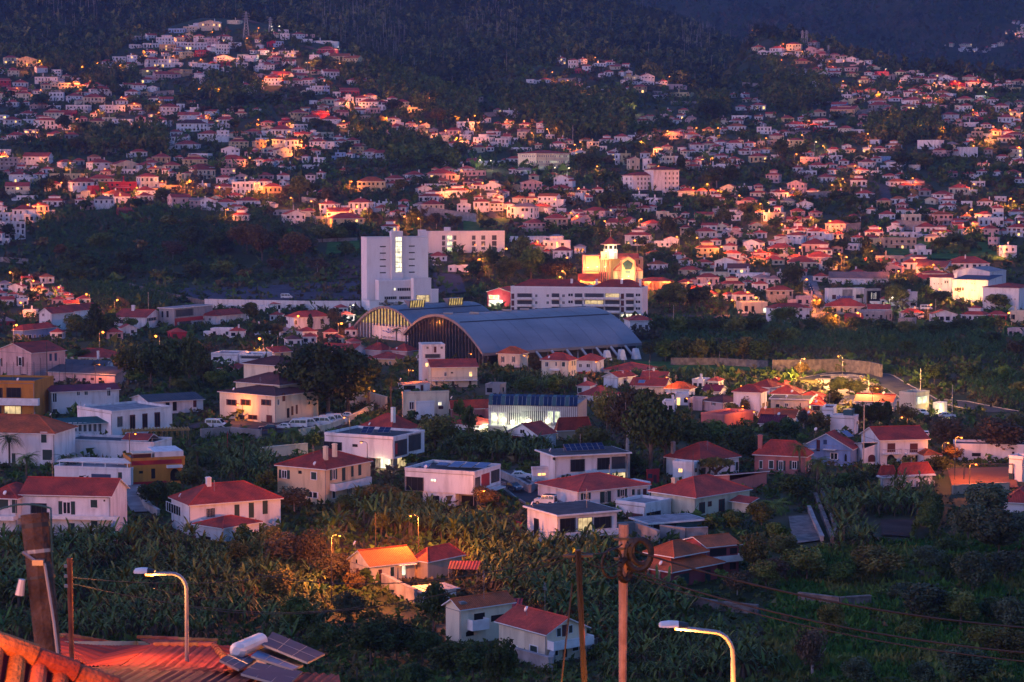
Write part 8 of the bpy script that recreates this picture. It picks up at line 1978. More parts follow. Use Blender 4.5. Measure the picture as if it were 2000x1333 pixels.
def clumps(x, y, rad, hgt, k, seed, lift=0.0, upright=0.0):
 """k small triangles spread through a low ellipsoid at each point"""
 g = np.random.default_rng(seed); n = len(x)
 z = zf(x, y)
 d = g.normal(size=(n, k, 3)); d /= np.linalg.norm(d, axis=2)[..., None]; d *= g.random((n, k, 1)) ** .4
 d[..., 2] = np.abs(d[..., 2])
 c = np.stack([x, y, z], -1)[:, None, :] + d * np.stack([rad, rad, hgt], -1)[:, None, :] + np.array([0, 0, lift])
 s = (rad * .42)[:, None, None]
 a = g.normal(size=(n, k, 3)) * s; b = g.normal(size=(n, k, 3)) * s
 b[..., 2] = np.abs(b[..., 2]) * (1 + upright)
 return np.stack([c - a * .6, c + a * .6, c + b], 2).reshape(-1, 3, 3)
def sample(n, d0, d1, seed, t0=-.26, t1=.26):
 g = np.random.default_rng(seed)
 t = g.uniform(t0, t1, n); d = np.exp(g.uniform(math.log(d0), math.log(d1), n))
 return t * d, d
# ---- undergrowth over the whole valley and slopes
x, y = sample(64000, 235, 2150, 21)
U_ = 1000 + F * x / y
dr_ = np.interp(np.interp(U_, VR[:, 0], VR[:, 1]), NEAR[::-1, 1], NEAR[::-1, 0])
ok = visible(x, y, 3.0) & (y < dr_ + 40)
x, y = x[ok], y[ok]
ok = ~blocked(x, y)
x, y = x[ok], y[ok]
g = np.random.default_rng(4)
rad = np.clip(.0016 * y * g.uniform(.6, 1.6, len(x)), .55, 3.4)
den = vnoise(x / 40, y / 60, 9)
ok = g.random(len(x)) < .72 + den * .8
x, y, rad = x[ok], y[ok], rad[ok]
big = g.random(len(x)) < .14
hgt = rad * np.where(big, 2.2, 1.0); rad = rad * np.where(big, 1.5, 1)
tri = clumps(x, y, rad, hgt, 16, 5)
q = vnoise(x / 22, y / 22, 12) + g.normal(size=len(x)) * .16
mi = np.repeat(np.where(q < -.16, 1, np.where(q < .02, 0, np.where(q < .2, 2, 3))), 16)
o = link('undergrowth', tri_soup('undergrowth', tri, ['undergrowth', 'leaf_dark', 'leaf_mid', 'leaf_brown'], mi)); o['kind'] = 'stuff'
# ---- forest on the mountains behind
def forest(name, n, d0, d1, hmin, hmax, k, seed, mats, cond):
 g = np.random.default_rng(seed)
 x, y = sample(n, d0, d1, seed, -.27, .27)
 ok = visible(x, y, 14.0); x, y = x[ok], y[ok]
 ok = cond(x, y); x, y = x[ok], y[ok]
 n = len(x); h = g.uniform(hmin, hmax, n)
 z = zf(x, y)
 f = g.random((n, k)) ** .75
 a = g.random((n, k)) * 6.283
 r = h[:, None] * .30 * np.sin(np.pi * np.clip(.18 + .80 * f, 0, 1)) * g.uniform(.5, 1.0, (n, k))
 c = np.stack([x[:, None] + np.cos(a) * r, y[:, None] + np.sin(a) * r, z[:, None] + h[:, None] * (.22 + .78 * f)], -1)
 s = h[:, None, None] * .105
 p = g.normal(size=(n, k, 3)) * s; q = g.normal(size=(n, k, 3)) * s; q[..., 2] = np.abs(q[..., 2]) * 1.3
 tri = np.stack([c - p, c + p, c + q], 2).reshape(-1, 3, 3)
 mi = np.repeat(np.where(g.random(n) + vnoise(x / 60, y / 90, 2) * .9 < .5, 0, np.where(g.random(n) < .55, 1, 2)), k)
 o = link(name, tri_soup(name, tri, mats, mi)); o['kind'] = 'stuff'
 return x, y
ridge_d = lambda x, y: np.interp(np.interp(1000 + F * x / y, VR[:, 0], VR[:, 1]), NEAR[::-1, 1], NEAR[::-1, 0])
fx, fy = forest('forest', 30000, 1650, 3000, 9, 17, 22, 31, ['forest', 'leaf_dark', 'leaf_olive'], lambda x, y: (y > ridge_d(x, y) + 15) & ~blocked(x, y))
forest('far_forest', 13000, 2900, 4700, 13, 24, 12, 32, ['leaf_dark', 'forest', 'leaf_brown'], lambda x, y: y > 2400)
# the wooded knoll, pine ridge and gullies between the houses
POLY = WOOD
def inpoly(u, v, P):
 c = np.zeros(len(u), bool); j = len(P) - 1
 for i in range(len(P)):
  (xi, yi), (xj, yj) = P[i], P[j]
  c ^= ((yi > v) != (yj > v)) & (u < (xj - xi) * (v - yi) / (yj - yi + 1e-9) + xi); j = i
 return c
def in_polys(x, y, polys, dz=0.0):
 u, v = proj(x, y, zf(x, y) + dz); c = np.zeros(len(x), bool)
 for P in polys: c |= inpoly(u, v, P)
 return c
def cond_k(x, y):
 c = in_polys(x, y, POLY) & (y < ridge_d(x, y) + 30)
 i = np.nonzero(c)[0]; c[i] = ~blocked(x[i], y[i]); return c
forest('hillside_wood', 40000, 1300, 2300, 6, 11, 20, 33, ['leaf_mid', 'leaf_dark', 'leaf_olive'], cond_k)
# bare pale trunks standing out of the burnt forest
g = np.random.default_rng(9); b = MB()
ii = g.permutation(len(fx)); cnt = 0
for i in ii:
 u, v = proj(fx[i], fy[i], float(zf(fx[i], fy[i])))
 p = .06 + .9 * (in_polys(fx[i:i+1], fy[i:i+1], [[(600, 10), (780, 20), (800, 140), (640, 120)], [(900, 10), (1010, 20), (1010, 110), (900, 90)], [(1330, 70), (1400, 80), (1380, 130), (1330, 120)], [(60, 0), (230, 0), (170, 80), (100, 70)]])[0])
 if g.random() < p * .8:
  z = float(zf(fx[i], fy[i])); h = g.uniform(15, 27)
  b.bar((fx[i], fy[i], z), (fx[i] + g.normal() * .8, fy[i], z + h), .28, 0, 3, .12); cnt += 1
  if cnt > 700: break
o = b.build('bare_trunks', ['pale_trunk']); o['kind'] = 'stuff'
# ---- banana plants
def banana_leaf(tri, base, a, L, W, droop, up, rr):
 n = 5; prev = None; sd = np.array([-math.sin(a), math.cos(a), 0])
 for k in range(n + 1):
  f = k / n
  c = base + np.array([math.cos(a) * L * f * (1 - .2 * f), math.sin(a) * L * f * (1 - .2 * f), L * (up * f - droop * f * f)])
  w = W * (.25 + .95 * math.sin(math.pi * min(f * .92 + .08, 1)) ** .6) * (1 if k < n else .12)
  row = (c - sd * w * .5 + [0, 0, .16 * w], c, c + sd * w * .5 + [0, 0, .16 * w])
  if prev is not None:
   for s in (0, 1):
    if rr.random() < .16: continue      # torn by the wind
    tri.append([prev[s], prev[s + 1], row[s + 1]]); tri.append([prev[s], row[s + 1], row[s]])
  prev = row
BAN, BANI = [], []
for i in range(5):
 rr = np.random.default_rng(40 + i); tri = []
 for k in range(14):
  banana_leaf(tri, np.array([0, 0, .50]), k * 2.4 + rr.uniform(-.3, .3), rr.uniform(.42, .66), .072, rr.uniform(.45, 1.5), rr.uniform(.5, 1.7), rr)
 nl_ = len(tri)
 for k in range(4):
  banana_leaf(tri, np.array([0, 0, .44]), k * 2.1 + i, .44, .07, 1.8, .3, rr)
 BAN.append(np.array(tri)); BANI.append(np.array([0] * nl_ + [1] * (len(tri) - nl_)))
BANM = [tri_soup('leaves', t, ['banana', 'leaf_brown'], i_) for t, i_ in zip(BAN, BANI)]
bs = MB(); bs.bar((0, 0, -.1), (0, 0, .54), .055, 0, 6, .035); BSTEM = bs.mesh('stem', ['trunk'])
BP = [[(0, 1052), (240, 1048), (330, 1060), (440, 1080), (560, 1072), (640, 1120), (640, 1200), (600, 1260), (420, 1262), (280, 1255), (0, 1262)],
   [(690, 985), (790, 975), (880, 1005), (960, 1030), (1010, 1055), (1060, 1080), (1215, 1075), (1240, 1150), (1330, 1180), (1420, 1220), (1440, 1300), (1480, 1340), (1190, 1340), (1150, 1250), (1010, 1200), (930, 1120), (860, 1060), (760, 1050), (700, 1030)],
   [(1590, 960), (1700, 945), (1820, 965), (1815, 1010), (1720, 1020), (1700, 1080), (1640, 1090), (1625, 1040)],
   [(890, 868), (1000, 870), (1080, 880), (1070, 910), (900, 905)],
   [(1430, 1240), (1500, 1290), (1540, 1340), (1420, 1340)], [(420, 890), (520, 880), (530, 940), (430, 945)], [(625, 1060), (690, 1040), (700, 1085), (640, 1095)],
   [(1010, 735), (1110, 740), (1130, 765), (1010, 770)], [(1220, 725), (1400, 740), (1390, 760), (1240, 750)], [(500, 1210), (650, 1240), (600, 1270), (500, 1290)]]
g = np.random.default_rng(77)
def grid(d0, d1, sp, t0, t1):
 ys = np.arange(d0, d1, sp); out = []
 for yy in ys:
  xs = np.arange(t0 * yy, t1 * yy, sp); out.append(np.stack([xs, np.full(len(xs), yy)], 1))
 p = np.concatenate(out); p += g.normal(size=p.shape) * sp * .28
 return p[:, 0], p[:, 1]
x, y = grid(243, 640, 2.5, -.26, .26)
ok = in_polys(x, y, BP); x, y = x[ok], y[ok]
ok = ~blocked(x, y) & (vnoise(x / 9, y / 13, 8) > -.30); x, y = x[ok], y[ok]
hh = g.uniform(2.9, 4.6, len(x)) * (1 + .6 * vnoise(x / 14, y / 18, 3))
o_ = np.argsort(-(hh / y)); x, y, hh = x[o_], y[o_], hh[o_]
BANANAS = []
NI = 290
for i in range(min(NI, len(x))):
 z = float(zf(x[i], y[i])); k = i % 5
 root = thing('banana_plant', '', 'banana plant', (x[i], y[i], z), g.uniform(0, 6.28), 'banana plants on the near slope')
 s = hh[i]
 link('leaves', BANM[k], root, scale=(s, s, s)); link('stem', BSTEM, root, scale=(s, s, s))
 u, v = proj(x[i], y[i], z + s * .6); BANANAS.append((root, u, v))
def ban_field(name, x, y, h, seed, step=1):
 g = np.random.default_rng(seed); out = []; om = []
 for k in range(5):
  i = np.nonzero(np.arange(len(x)) % 5 == k)[0]
  if len(i) == 0: continue
  t = BAN[k][::step].reshape(-1, 3) * (1.0 if step == 1 else 1.15)
  a = g.uniform(0, 6.28, len(i)); ca, sa = np.cos(a), np.sin(a)
  P = np.empty((len(i), len(t), 3)); s = h[i][:, None]
  P[..., 0] = (t[None, :, 0] * ca[:, None] - t[None, :, 1] * sa[:, None]) * s + x[i][:, None]
  P[..., 1] = (t[None, :, 0] * sa[:, None] + t[None, :, 1] * ca[:, None]) * s + y[i][:, None]
  P[..., 2] = t[None, :, 2] * s + zf(x[i], y[i])[:, None]
  out.append(P.reshape(-1, 3, 3)); om.append(np.tile(BANI[k][::step], len(i)))
 o = link(name, tri_soup(name, np.concatenate(out), ['banana', 'leaf_brown'], np.concatenate(om))); o['kind'] = 'stuff'
if len(x) > NI: ban_field('banana_field', x[NI:], y[NI:], hh[NI:], 3)
x, y = grid(560, 1350, 3.6, -.26, .26)
ok = in_polys(x, y, FB); x, y = x[ok], y[ok]; ok = ~blocked(x, y); x, y = x[ok], y[ok]
ban_field('far_banana_field', x, y, g.uniform(2.8, 4.6, len(x)), 4, 2)
# clipped hedge and grass tufts of the right slope
P0, P1_ = at(1800, 1062), at(1822, 1000)
hd = thing('hedge', 'tall clipped green hedge running down the right slope', 'hedge', P0)
d_ = P1_ - P0; n_ = 3600; t_ = g.random(n_); ang = g.uniform(0, np.pi, n_)
dn = np.array([d_.x, d_.y, d_.z]); sdv = np.array([-d_.y, d_.x, 0]) / math.hypot(d_.x, d_.y)
c = t_[:, None] * dn + np.cos(ang)[:, None] * sdv * 1.7 + np.array([0, 0, 1]) * (np.sin(ang) ** .6 * 3.4)[:, None] + g.normal(size=(n_, 3)) * .12
a_ = g.normal(size=(n_, 3)) * .22; b_ = g.normal(size=(n_, 3)) * .22
hp_ = link('foliage', tri_soup('foliage', np.stack([c - a_, c + a_, c + b_], 1), ['leaf_mid']), hd)
x, y = sample(26000, 245, 440, 61, .10, .27)
ok = in_polys(x, y, [[(1560, 1080), (2000, 1040), (2000, 1340), (1500, 1340), (1500, 1200)]]); x, y = x[ok], y[ok]
ok = ~blocked(x, y); x, y = x[ok], y[ok]
tri = clumps(x, y, g.uniform(.35, .9, len(x)), g.uniform(.4, 1.1, len(x)), 9, 8, upright=.6)
o = link('long_grass', tri_soup('long_grass', tri, ['grass', 'leaf_mid', 'leaf_olive'], np.repeat(np.where(vnoise(x / 11, y / 11, 4) < .06, 0, np.where(vnoise(x / 6, y / 6, 7) < .1, 1, 2)), 9))); o['kind'] = 'stuff'
# ------------------------------------------------------------------ foreground: roofs, poles, lamps, wires
def P3(u, v, d): return at_d(u, v, d)
# clay roof at the bottom left corner: barrel tiles one by one under a row of ridge tiles
near = thing('house', 'house corner with close orange clay tile roof at the bottom left', 'house', P3(100, 1400, 20)); near['kind'] = 'thing'
O_ = near.location.copy()
A_, Bq = P3(-30, 1249, 20), P3(250, 1360, 20.6)
e_ = (Bq - A_); Le = e_.length; e_.normalize()
s_ = Vector((-.10, -.86, -.50)); s_ = (s_ - e_ * s_.dot(e_)).normalized(); n_ = e_.cross(s_); n_ = n_ if n_.z > 0 else -n_
M['clay'] = noise_mat('clay_tile', (.34, .085, .035), (.58, .19, .075), 3.0, .8, rnd=.22, bump=.3, bscale=20)
def barrel(r0, r1, L, seg=7):
 b = MB();
 for i in range(seg):
  t0, t1 = math.pi * i / seg, math.pi * (i + 1) / seg
  f = lambda t, r, x: (x, r * math.cos(t), r * math.sin(t))
  b.poly([f(t0, r0, 0), f(t0, r1, L), f(t1, r1, L), f(t1, r0, 0)])
  b.poly([f(t0, r1 - .018, L), f(t1, r1 - .018, L), f(t1, r1, L), f(t0, r1, L)])
 return b.mesh('tile', ['clay'], True)
TB, RB = barrel(.085, .10, .46), barrel(.10, .12, .50)
from mathutils import Matrix
def place(me, name, o, x, z, par):
 y = z.cross(x).normalized()
 ob = bpy.data.objects.new(name, me); COL.objects.link(ob); ob.parent = par
 ob.matrix_local = Matrix(((x.x, y.x, z.x, o.x), (x.y, y.y, z.y, o.y), (x.z, y.z, z.z, o.z), (0, 0, 0, 1)))
b = MB(); q = [A_ - O_, Bq - O_, Bq + s_ * 4 - O_, A_ + s_ * 4 - O_]; b.poly([p - n_ * .05 for p in q])
b.build('bed', ['roof_wine'], near)
for i in range(int(Le / .23)):
 for j in range(7):
  o = A_ + e_ * (.12 + i * .23) + s_ * (.10 + j * .40) - O_ + n_ * (.01 * random.random())
  place(TB, 'tile', o, (s_ - n_ * .05 + e_ * random.uniform(-.02, .02)).normalized(), n_, near)
for i in range(int(Le / .44) + 1):
 place(RB, 'ridge_tile', A_ + e_ * (i * .44) + n_ * .03 - O_, (e_ + n_ * .04).normalized(), n_, near)
# red roofs behind it, rows of tiles as real ribs
def patch(b, p, m=0, pitch=.24, amp=.026):
 """corrugated roof plane over the outline p (eave left, eave right, ridge right, ridge left), ribs running up the slope"""
 e = (p[1] - p[0]).normalized(); nn = e.cross(p[3] - p[0]).normalized(); nn = nn if nn.z > 0 else -nn
 xs = [(q - p[0]).dot(e) for q in p]; a, z = min(xs), max(xs); s_ = nn.cross(e); E = list(zip(p, p[1:] + p[:1]))
 def span(x):
  c = []
  for q, r in E:
   u, w = (q - p[0]).dot(e), (r - p[0]).dot(e)
   if min(u, w) - 1e-6 <= x <= max(u, w) + 1e-6 and abs(u - w) > 1e-6: c.append(q.lerp(r, min(max((x - u) / (w - u), 0), 1)))
  c.sort(key=lambda q: (q - p[0]).dot(s_)); return c[0], c[-1]
 n = max(int((z - a) / pitch) * 4, 4)
 for i in range(n):
  x0, x1 = a + (z - a) * i / n, a + (z - a) * (i + 1) / n
  (l0, h0), (l1, h1) = span(x0), span(x1); k0, k1 = nn * amp * math.cos(i * math.pi / 2), nn * amp * math.cos((i + 1) * math.pi / 2)
  b.poly([l0 + k0, l1 + k1, h1 + k1, h0 + k0], m, [(x0, 0), (x1, 0), (x1, (h1 - l1).length), (x0, (h0 - l0).length)])
def ridge_row(par, p, q, O, step=.45, r=.16):
 d = (q - p); n = int(d.length / step); d.normalize()
 for i in range(n):
  place(RB, 'ridge_tile', p + d * (i * step) - O, d, Vector((0, 0, 1)) - d * d.z, par)
low = thing('house', 'joined red tiled roofs with ridge tiles at the bottom left behind the close roof', 'house', P3(300, 1500, 66)); low['kind'] = 'thing'
O_ = low.location.copy()
pts = dict(a=(96, 1247, 66), b=(128, 1243, 70), c=(242, 1262, 71), d=(158, 1302, 62), e=(268, 1247, 72), f=(425, 1254, 72), g=(300, 1261, 66), h=(418, 1262, 66), i=(462, 1316, 60), j=(235, 1300, 60), k=(150, 1306, 58), l=(300, 1294, 62), m=(480, 1306, 62), n=(662, 1318, 58), o=(670, 1362, 50), p=(100, 1372, 50), q=(60, 1300, 60), r=(520, 1262, 70))
V = {k: P3(*x) - O_ for k, x in pts.items()}
for nm, sh in (('roof_slope', ('k', 'd', 'c', 'b')), ('roof_slope', ('q', 'k', 'b', 'a')), ('roof_slope', ('j', 'i', 'h', 'g')), ('roof_slope', ('g', 'h', 'f', 'e')), ('roof_slope', ('p', 'o', 'n', 'k')), ('roof_slope', ('d', 'j', 'g', 'c')), ('roof_slope', ('i', 'm', 'r', 'h')), ('roof_slope', ('k', 'n', 'm', 'l'))):
 b = MB(); patch(b, [V[x] for x in sh]); o = b.build(nm, ['roof_red'], low)
for p, q in (('b', 'd'), ('h', 'i'), ('g', 'h'), ('e', 'f'), ('b', 'c'), ('a', 'b')): ridge_row(low, V[p] + O_, V[q] + O_, O_)
b = MB(); w = [V['p'], V['o'], V['n'], V['m'], V['r'], V['e'], V['a'], V['q']]
for p, q in zip(w, w[1:] + w[:1]): b.poly([p - Vector((0, 0, .1)), q - Vector((0, 0, .1)), q - Vector((0, 0, 7)), p - Vector((0, 0, 7))])
b.build('wall', ['wall_c'], low)
# solar water heater: white tank, two pale collectors and three dark panels
sw = thing('solar_heater', 'solar water heater with white tank and blue panels on red roof', 'solar heater', P3(500, 1300, 60)); O_ = sw.location.copy()
b = MB(); p, q = P3(464, 1271, 60) - O_, P3(508, 1252, 62) - O_; b.bar(p, q, .24, 0, 14); d = (q - p).normalized(); b.bar(q, q + d * .12, .24, 0, 14, .12); b.bar(p, p - d * .12, .24, 0, 14, .12); b.build('tank', ['carwhite'], sw)
def flat(name, mat, cs, th=.06):
 c = [P3(*x) - O_ for x in cs]; b = MB(); nn = (c[1] - c[0]).cross(c[3] - c[0]).normalized(); nn = nn if nn.z > 0 else -nn
 for sgn in (0, 1): b.poly([x + nn * th * sgn for x in (c if sgn else c[::-1])], 0)
 for i in range(4): b.poly([c[i], c[(i + 1) % 4], c[(i + 1) % 4] + nn * th, c[i] + nn * th], 1)
 for i in range(1, 3):
  f = i / 3; b.bar(c[0].lerp(c[1], f) + nn * th, c[3].lerp(c[2], f) + nn * th, .009, 1, 4)
 b.bar(c[0].lerp(c[3], .5) + nn * th, c[1].lerp(c[2], .5) + nn * th, .009, 1, 4)
 b.build(name, [mat, 'metal'], sw)
flat('solar_panel', 'solar', [(428, 1293, 58), (466, 1312, 56), (500, 1292, 60), (460, 1274, 62)])
flat('collector', 'solar_pale', [(490, 1285, 59), (572, 1312, 56), (592, 1303, 60), (514, 1266, 63)])
flat('solar_panel', 'solar', [(512, 1262, 61), (600, 1298, 58), (634, 1281, 63), (532, 1238, 66)])
flat('solar_panel', 'solar', [(470, 1320, 54), (560, 1345, 52), (590, 1316, 56), (500, 1298, 58)])
def pole(name, label, p, q, r0, r1, mat, extra=None, n=10):
 root = thing(name, label, 'pole', q); b = MB(); d = p - q; m = 7
 for i in range(m): b.bar(d * (i / m), d * ((i + 1) / m), r1 + (r0 - r1) * i / m, 0, n, r1 + (r0 - r1) * (i + 1) / m)
 b.build('shaft', [mat], root)
 if extra: extra(root, d)
 return root
def deco1(root, d):
 for f, h, m in ((.94, .05, 'darkmetal'), (.83, .04, 'metal'), (.72, .03, 'darkmetal')):
  b = MB(); p = d * f; b.bar(p, p + d.normalized() * h, .155, 0, 10); b.build('band', [m], root)
 b = MB(); p = d * .80; b.box(p.x - .03, p.y - .22, p.z - .02, p.x + .09, p.y - .14, p.z + .04); b.bar(p + Vector((-.14, -.18, .12)), p + Vector((0, -.18, .02)), .02, 0, 5); b.build('bracket', ['metal'], root)
 b = MB(); p = d * .66 + Vector((-.22, -.12, 0)); b.bar(p, p + Vector((.03, 0, .17)), .05, 0, 8, .035); b.build('insulator', ['carwhite'], root)
 b = MB(); pts = [d * .80 + Vector((.1, -.2, 0)), d * .55 + Vector((.14, -.2, 0)), d * .30 + Vector((.16, -.22, 0)), d * .0 + Vector((.18, -.25, 0))]; b.tube(pts, .016, 0, 5); b.build('service_cable', ['metal'], root)
 b = MB(); c = d * 1.0; ar = [c + Vector((-.5 + .085 * i, -.02, .01 + .10 * math.sin(i * .32))) for i in range(9)] + [c + Vector((.20, -.1, -.05)), c + Vector((.205, -.12, -.6))]; b.tube(ar, .012, 0, 5); b.build('green_hose', ['teal'], root)
pole('utility_pole', 'thick weathered wooden pole close to the camera at the left', P3(68, 1004, 23), P3(112, 1460, 22.6), .155, .122, 'wood', deco1)
def deco2(root, d):
 for k in range(3):
  b = MB(); p = d * (.93 - .08 * k); b.box(p.x - .16, p.y - .05, p.z - .03, p.x - .05, p.y + .05, p.z + .05); b.build('insulator', ['metal'], root)
M['rust'] = noise_mat('rusted_steel', (.14, .045, .03), (.24, .09, .05), 3, .8)
pole('utility_pole', 'slim rust brown pole rising behind the red roofs at the left', P3(136, 1090, 60), P3(141, 1330, 60), .085, .065, 'rust', deco2)
def deco3(root, d):
 g = Vector((0, 0, 0))
 for (dx, dz, r, tilt) in ((.62, -.95, .36, .1), (.52, -1.05, .44, -.15), (-.42, -1.35, .42, .5), (.05, -1.6, .3, .8)):
  b = MB(); c = d + Vector((dx, -.3, dz)); pts = [c + Vector((r * math.cos(t) * math.cos(tilt), r * math.cos(t) * math.sin(tilt), 1.25 * r * math.sin(t))) for t in np.linspace(0, 2 * math.pi, 17)]
  b.tube(pts, .11 if dx > 0 else .05, 0, 6); b.build('cable_coil', ['rubber'], root)
 for k in range(3):
  b = MB(); p = d + Vector((0, 0, -.5 - k * .35)); b.box(p.x - .35, p.y - .2, p.z - .05, p.x + .35, p.y - .1, p.z + .03); b.build('crossarm', ['darkmetal'], root)
 b = MB(); p = d + Vector((.25, -.35, -.85)); b.box(p.x - .12, p.y - .08, p.z - .12, p.x + .12, p.y + .08, p.z + .12); b.build('junction_box', ['rubber'], root)
M['pole_stone'] = noise_mat('pole_concrete', (.24, .15, .13), (.34, .23, .20), 2.5, .9, bump=.2, bscale=14)
cp_ = pole('utility_pole', 'tall pinkish concrete pole carrying black cable coils', P3(1218, 1024, 75), P3(1215, 1460, 75), .185, .125, 'pole_stone', deco3)
def deco4(root, d):
 b = MB()
 for k in range(5): b.tube([d * (1 - i / 8) + Vector((.07 * math.sin(i * .8 + k), -.12 - .02 * k, 0)) for i in range(9)], .035, 0, 5)
 b.build('cable_bundle', ['rubber'], root)
 b = MB(); b.box(d.x - .5, d.y - .06, d.z - .25, d.x + .5, d.y + .06, d.z - .17); b.build('crossarm', ['darkmetal'], root)
dp_ = pole('utility_pole', 'dark leaning pole wrapped in cables left of the concrete pole', P3(1129, 1074, 70), P3(1147, 1460, 70), .10, .08, 'rust', deco4)
def street(label, hu, hv, bu, bv, fu, fv, d, r, watts):
 foot = P3(fu, fv, d); root = thing('street_lamp', label, 'street lamp', foot)
 head, bend = P3(hu, hv, d) - foot, P3(bu, bv, d) - foot
 k = head.x - bend.x
 b = MB(); pts = [Vector((0, 0, 0)), Vector((bend.x, 0, bend.z - abs(k) * .42))]
 for t in np.linspace(0, math.pi / 2, 7)[1:]: pts.append(Vector((bend.x + k * .36 * (1 - math.cos(t)), 0, bend.z - abs(k) * .42 + abs(k) * .40 * math.sin(t))))
 pts.append(Vector((head.x - k * .02, 0, head.z - .03)))
 for i, (p, q) in enumerate(zip(pts[:-1], pts[1:])): b.bar(p, q, r if i == 0 else r * .72, 0, 10, r * .72)
 b.build('pole', ['metal'], root)
 hd = MB(); n = 10; hw = abs(k) * .5
 secs = [(-.55, .5), (-.48, .85), (-.2, 1.0), (.12, .95), (.45, .6)]
 for (x0, w0), (x1, w1) in zip(secs[:-1], secs[1:]):
  for i in range(n):
   t0, t1 = math.pi * i / n, math.pi * (i + 1) / n
   f = lambda x, w, t: (head.x + x * hw * (1 if k < 0 else -1), .17 * w * math.cos(t), head.z + .16 * w * math.sin(t) * (1 if True else 0))
   hd.poly([f(x0, w0, t0), f(x1, w1, t0), f(x1, w1, t1), f(x0, w0, t1)], 0 if x0 < .1 else 1)
 hd.poly([(head.x - .5 * hw, -.15, head.z), (head.x + .4 * hw, -.15, head.z), (head.x + .4 * hw, .15, head.z), (head.x - .5 * hw, .15, head.z)], 1)
 ho = hd.build('lamp_head', ['carwhite', 'darkmetal'], root, True)
 bl = MB(); bl.bar((head.x, 0, head.z - .03), (head.x + .22, 0, head.z - .05), .055, 0, 8); bl.build('bulb', ['bulb'], ho)
 glow((head.x + .1, -.05, head.z - .28), watts, (1, .36, .08), .12, ho)
street('curved steel street lamp at the left in front of the banana field', 284, 1119, 364, 1119, 366, 1440, 62, .075, 120)
street('curved steel street lamp at the right bottom, nearest to the camera', 1318, 1224, 1432, 1232, 1433, 1450, 55, .085, 130)
lamp(0, 0, 6.0, 140, False, 1.0, -1, .16, g=P3(-330, 1480, 17) - Vector((0, 0, 5)))['label'] = 'street lamp outside the left edge lighting the close tile roof'
LAMPS.pop()
for u_, v_, d_, lb in ((1172, 1385, 68, 'street lamp just below the frame lighting the leaning cable pole'), (1404, 1400, 54.5, 'street lamp just below the frame lighting the right curved lamp post')):
 lamp(0, 0, 6.0, 420, False, 1.2, -1, .12, g=P3(u_, v_, d_) - Vector((0, .8, 6.0)))['label'] = lb
 LAMPS.pop()
def cable(label, p, q, sag, r=.022, mat='rubber', n=18):
 root = thing('power_cable', label, 'cable', p, 0, 'cables across the near slope'); b = MB()
 b.tube([(q - p) * (i / n) + Vector((0, 0, -4 * sag * (i / n) * (1 - i / n))) for i in range(n + 1)], r, 0, 5); b.build('strand', [mat], root)
T = lambda u, v, d=75: P3(u, v, d)
for lb, p, q, sg, r in (('pale thick cable from the concrete pole to the lower right edge', T(1220, 1110), T(2080, 1282, 62), .5, .030), ('upper dark cable from the concrete pole to the right edge', T(1220, 1070), T(2080, 1232, 66), .5, .036), ('lowest dark cable to the right of the concrete pole', T(1220, 1118), T(2080, 1300, 60), .5, .022),
      ('cable between the leaning pole and the concrete pole, upper', T(1130, 1078, 70), T(1217, 1062), .2, .03), ('cable between the leaning pole and the concrete pole, lower', T(1130, 1082, 70), T(1217, 1092), .4, .024),
      ('long cable from the leaning pole over the lamplit house to the left', T(1129, 1078, 70), T(500, 1122, 85), .7, .018), ('cable from the leaning pole falling left behind the lamp', T(1129, 1084, 70), T(360, 1185, 95), 1.0, .018), ('cable from the rust pole to the left street lamp', T(138, 1128, 60), T(560, 1120, 92), .3, .014), ('lower cable from the rust pole to the right', T(138, 1140, 60), T(700, 1186, 96), .5, .014), ('orange lit cable left of the curved lamp', T(300, 1150, 62), T(440, 1168, 66), .1, .014), ('thin stay wire left of the leaning pole', T(1118, 1140, 70), T(1083, 1450, 69), .0, .03)):
 cable(lb, p, q, sg, r)
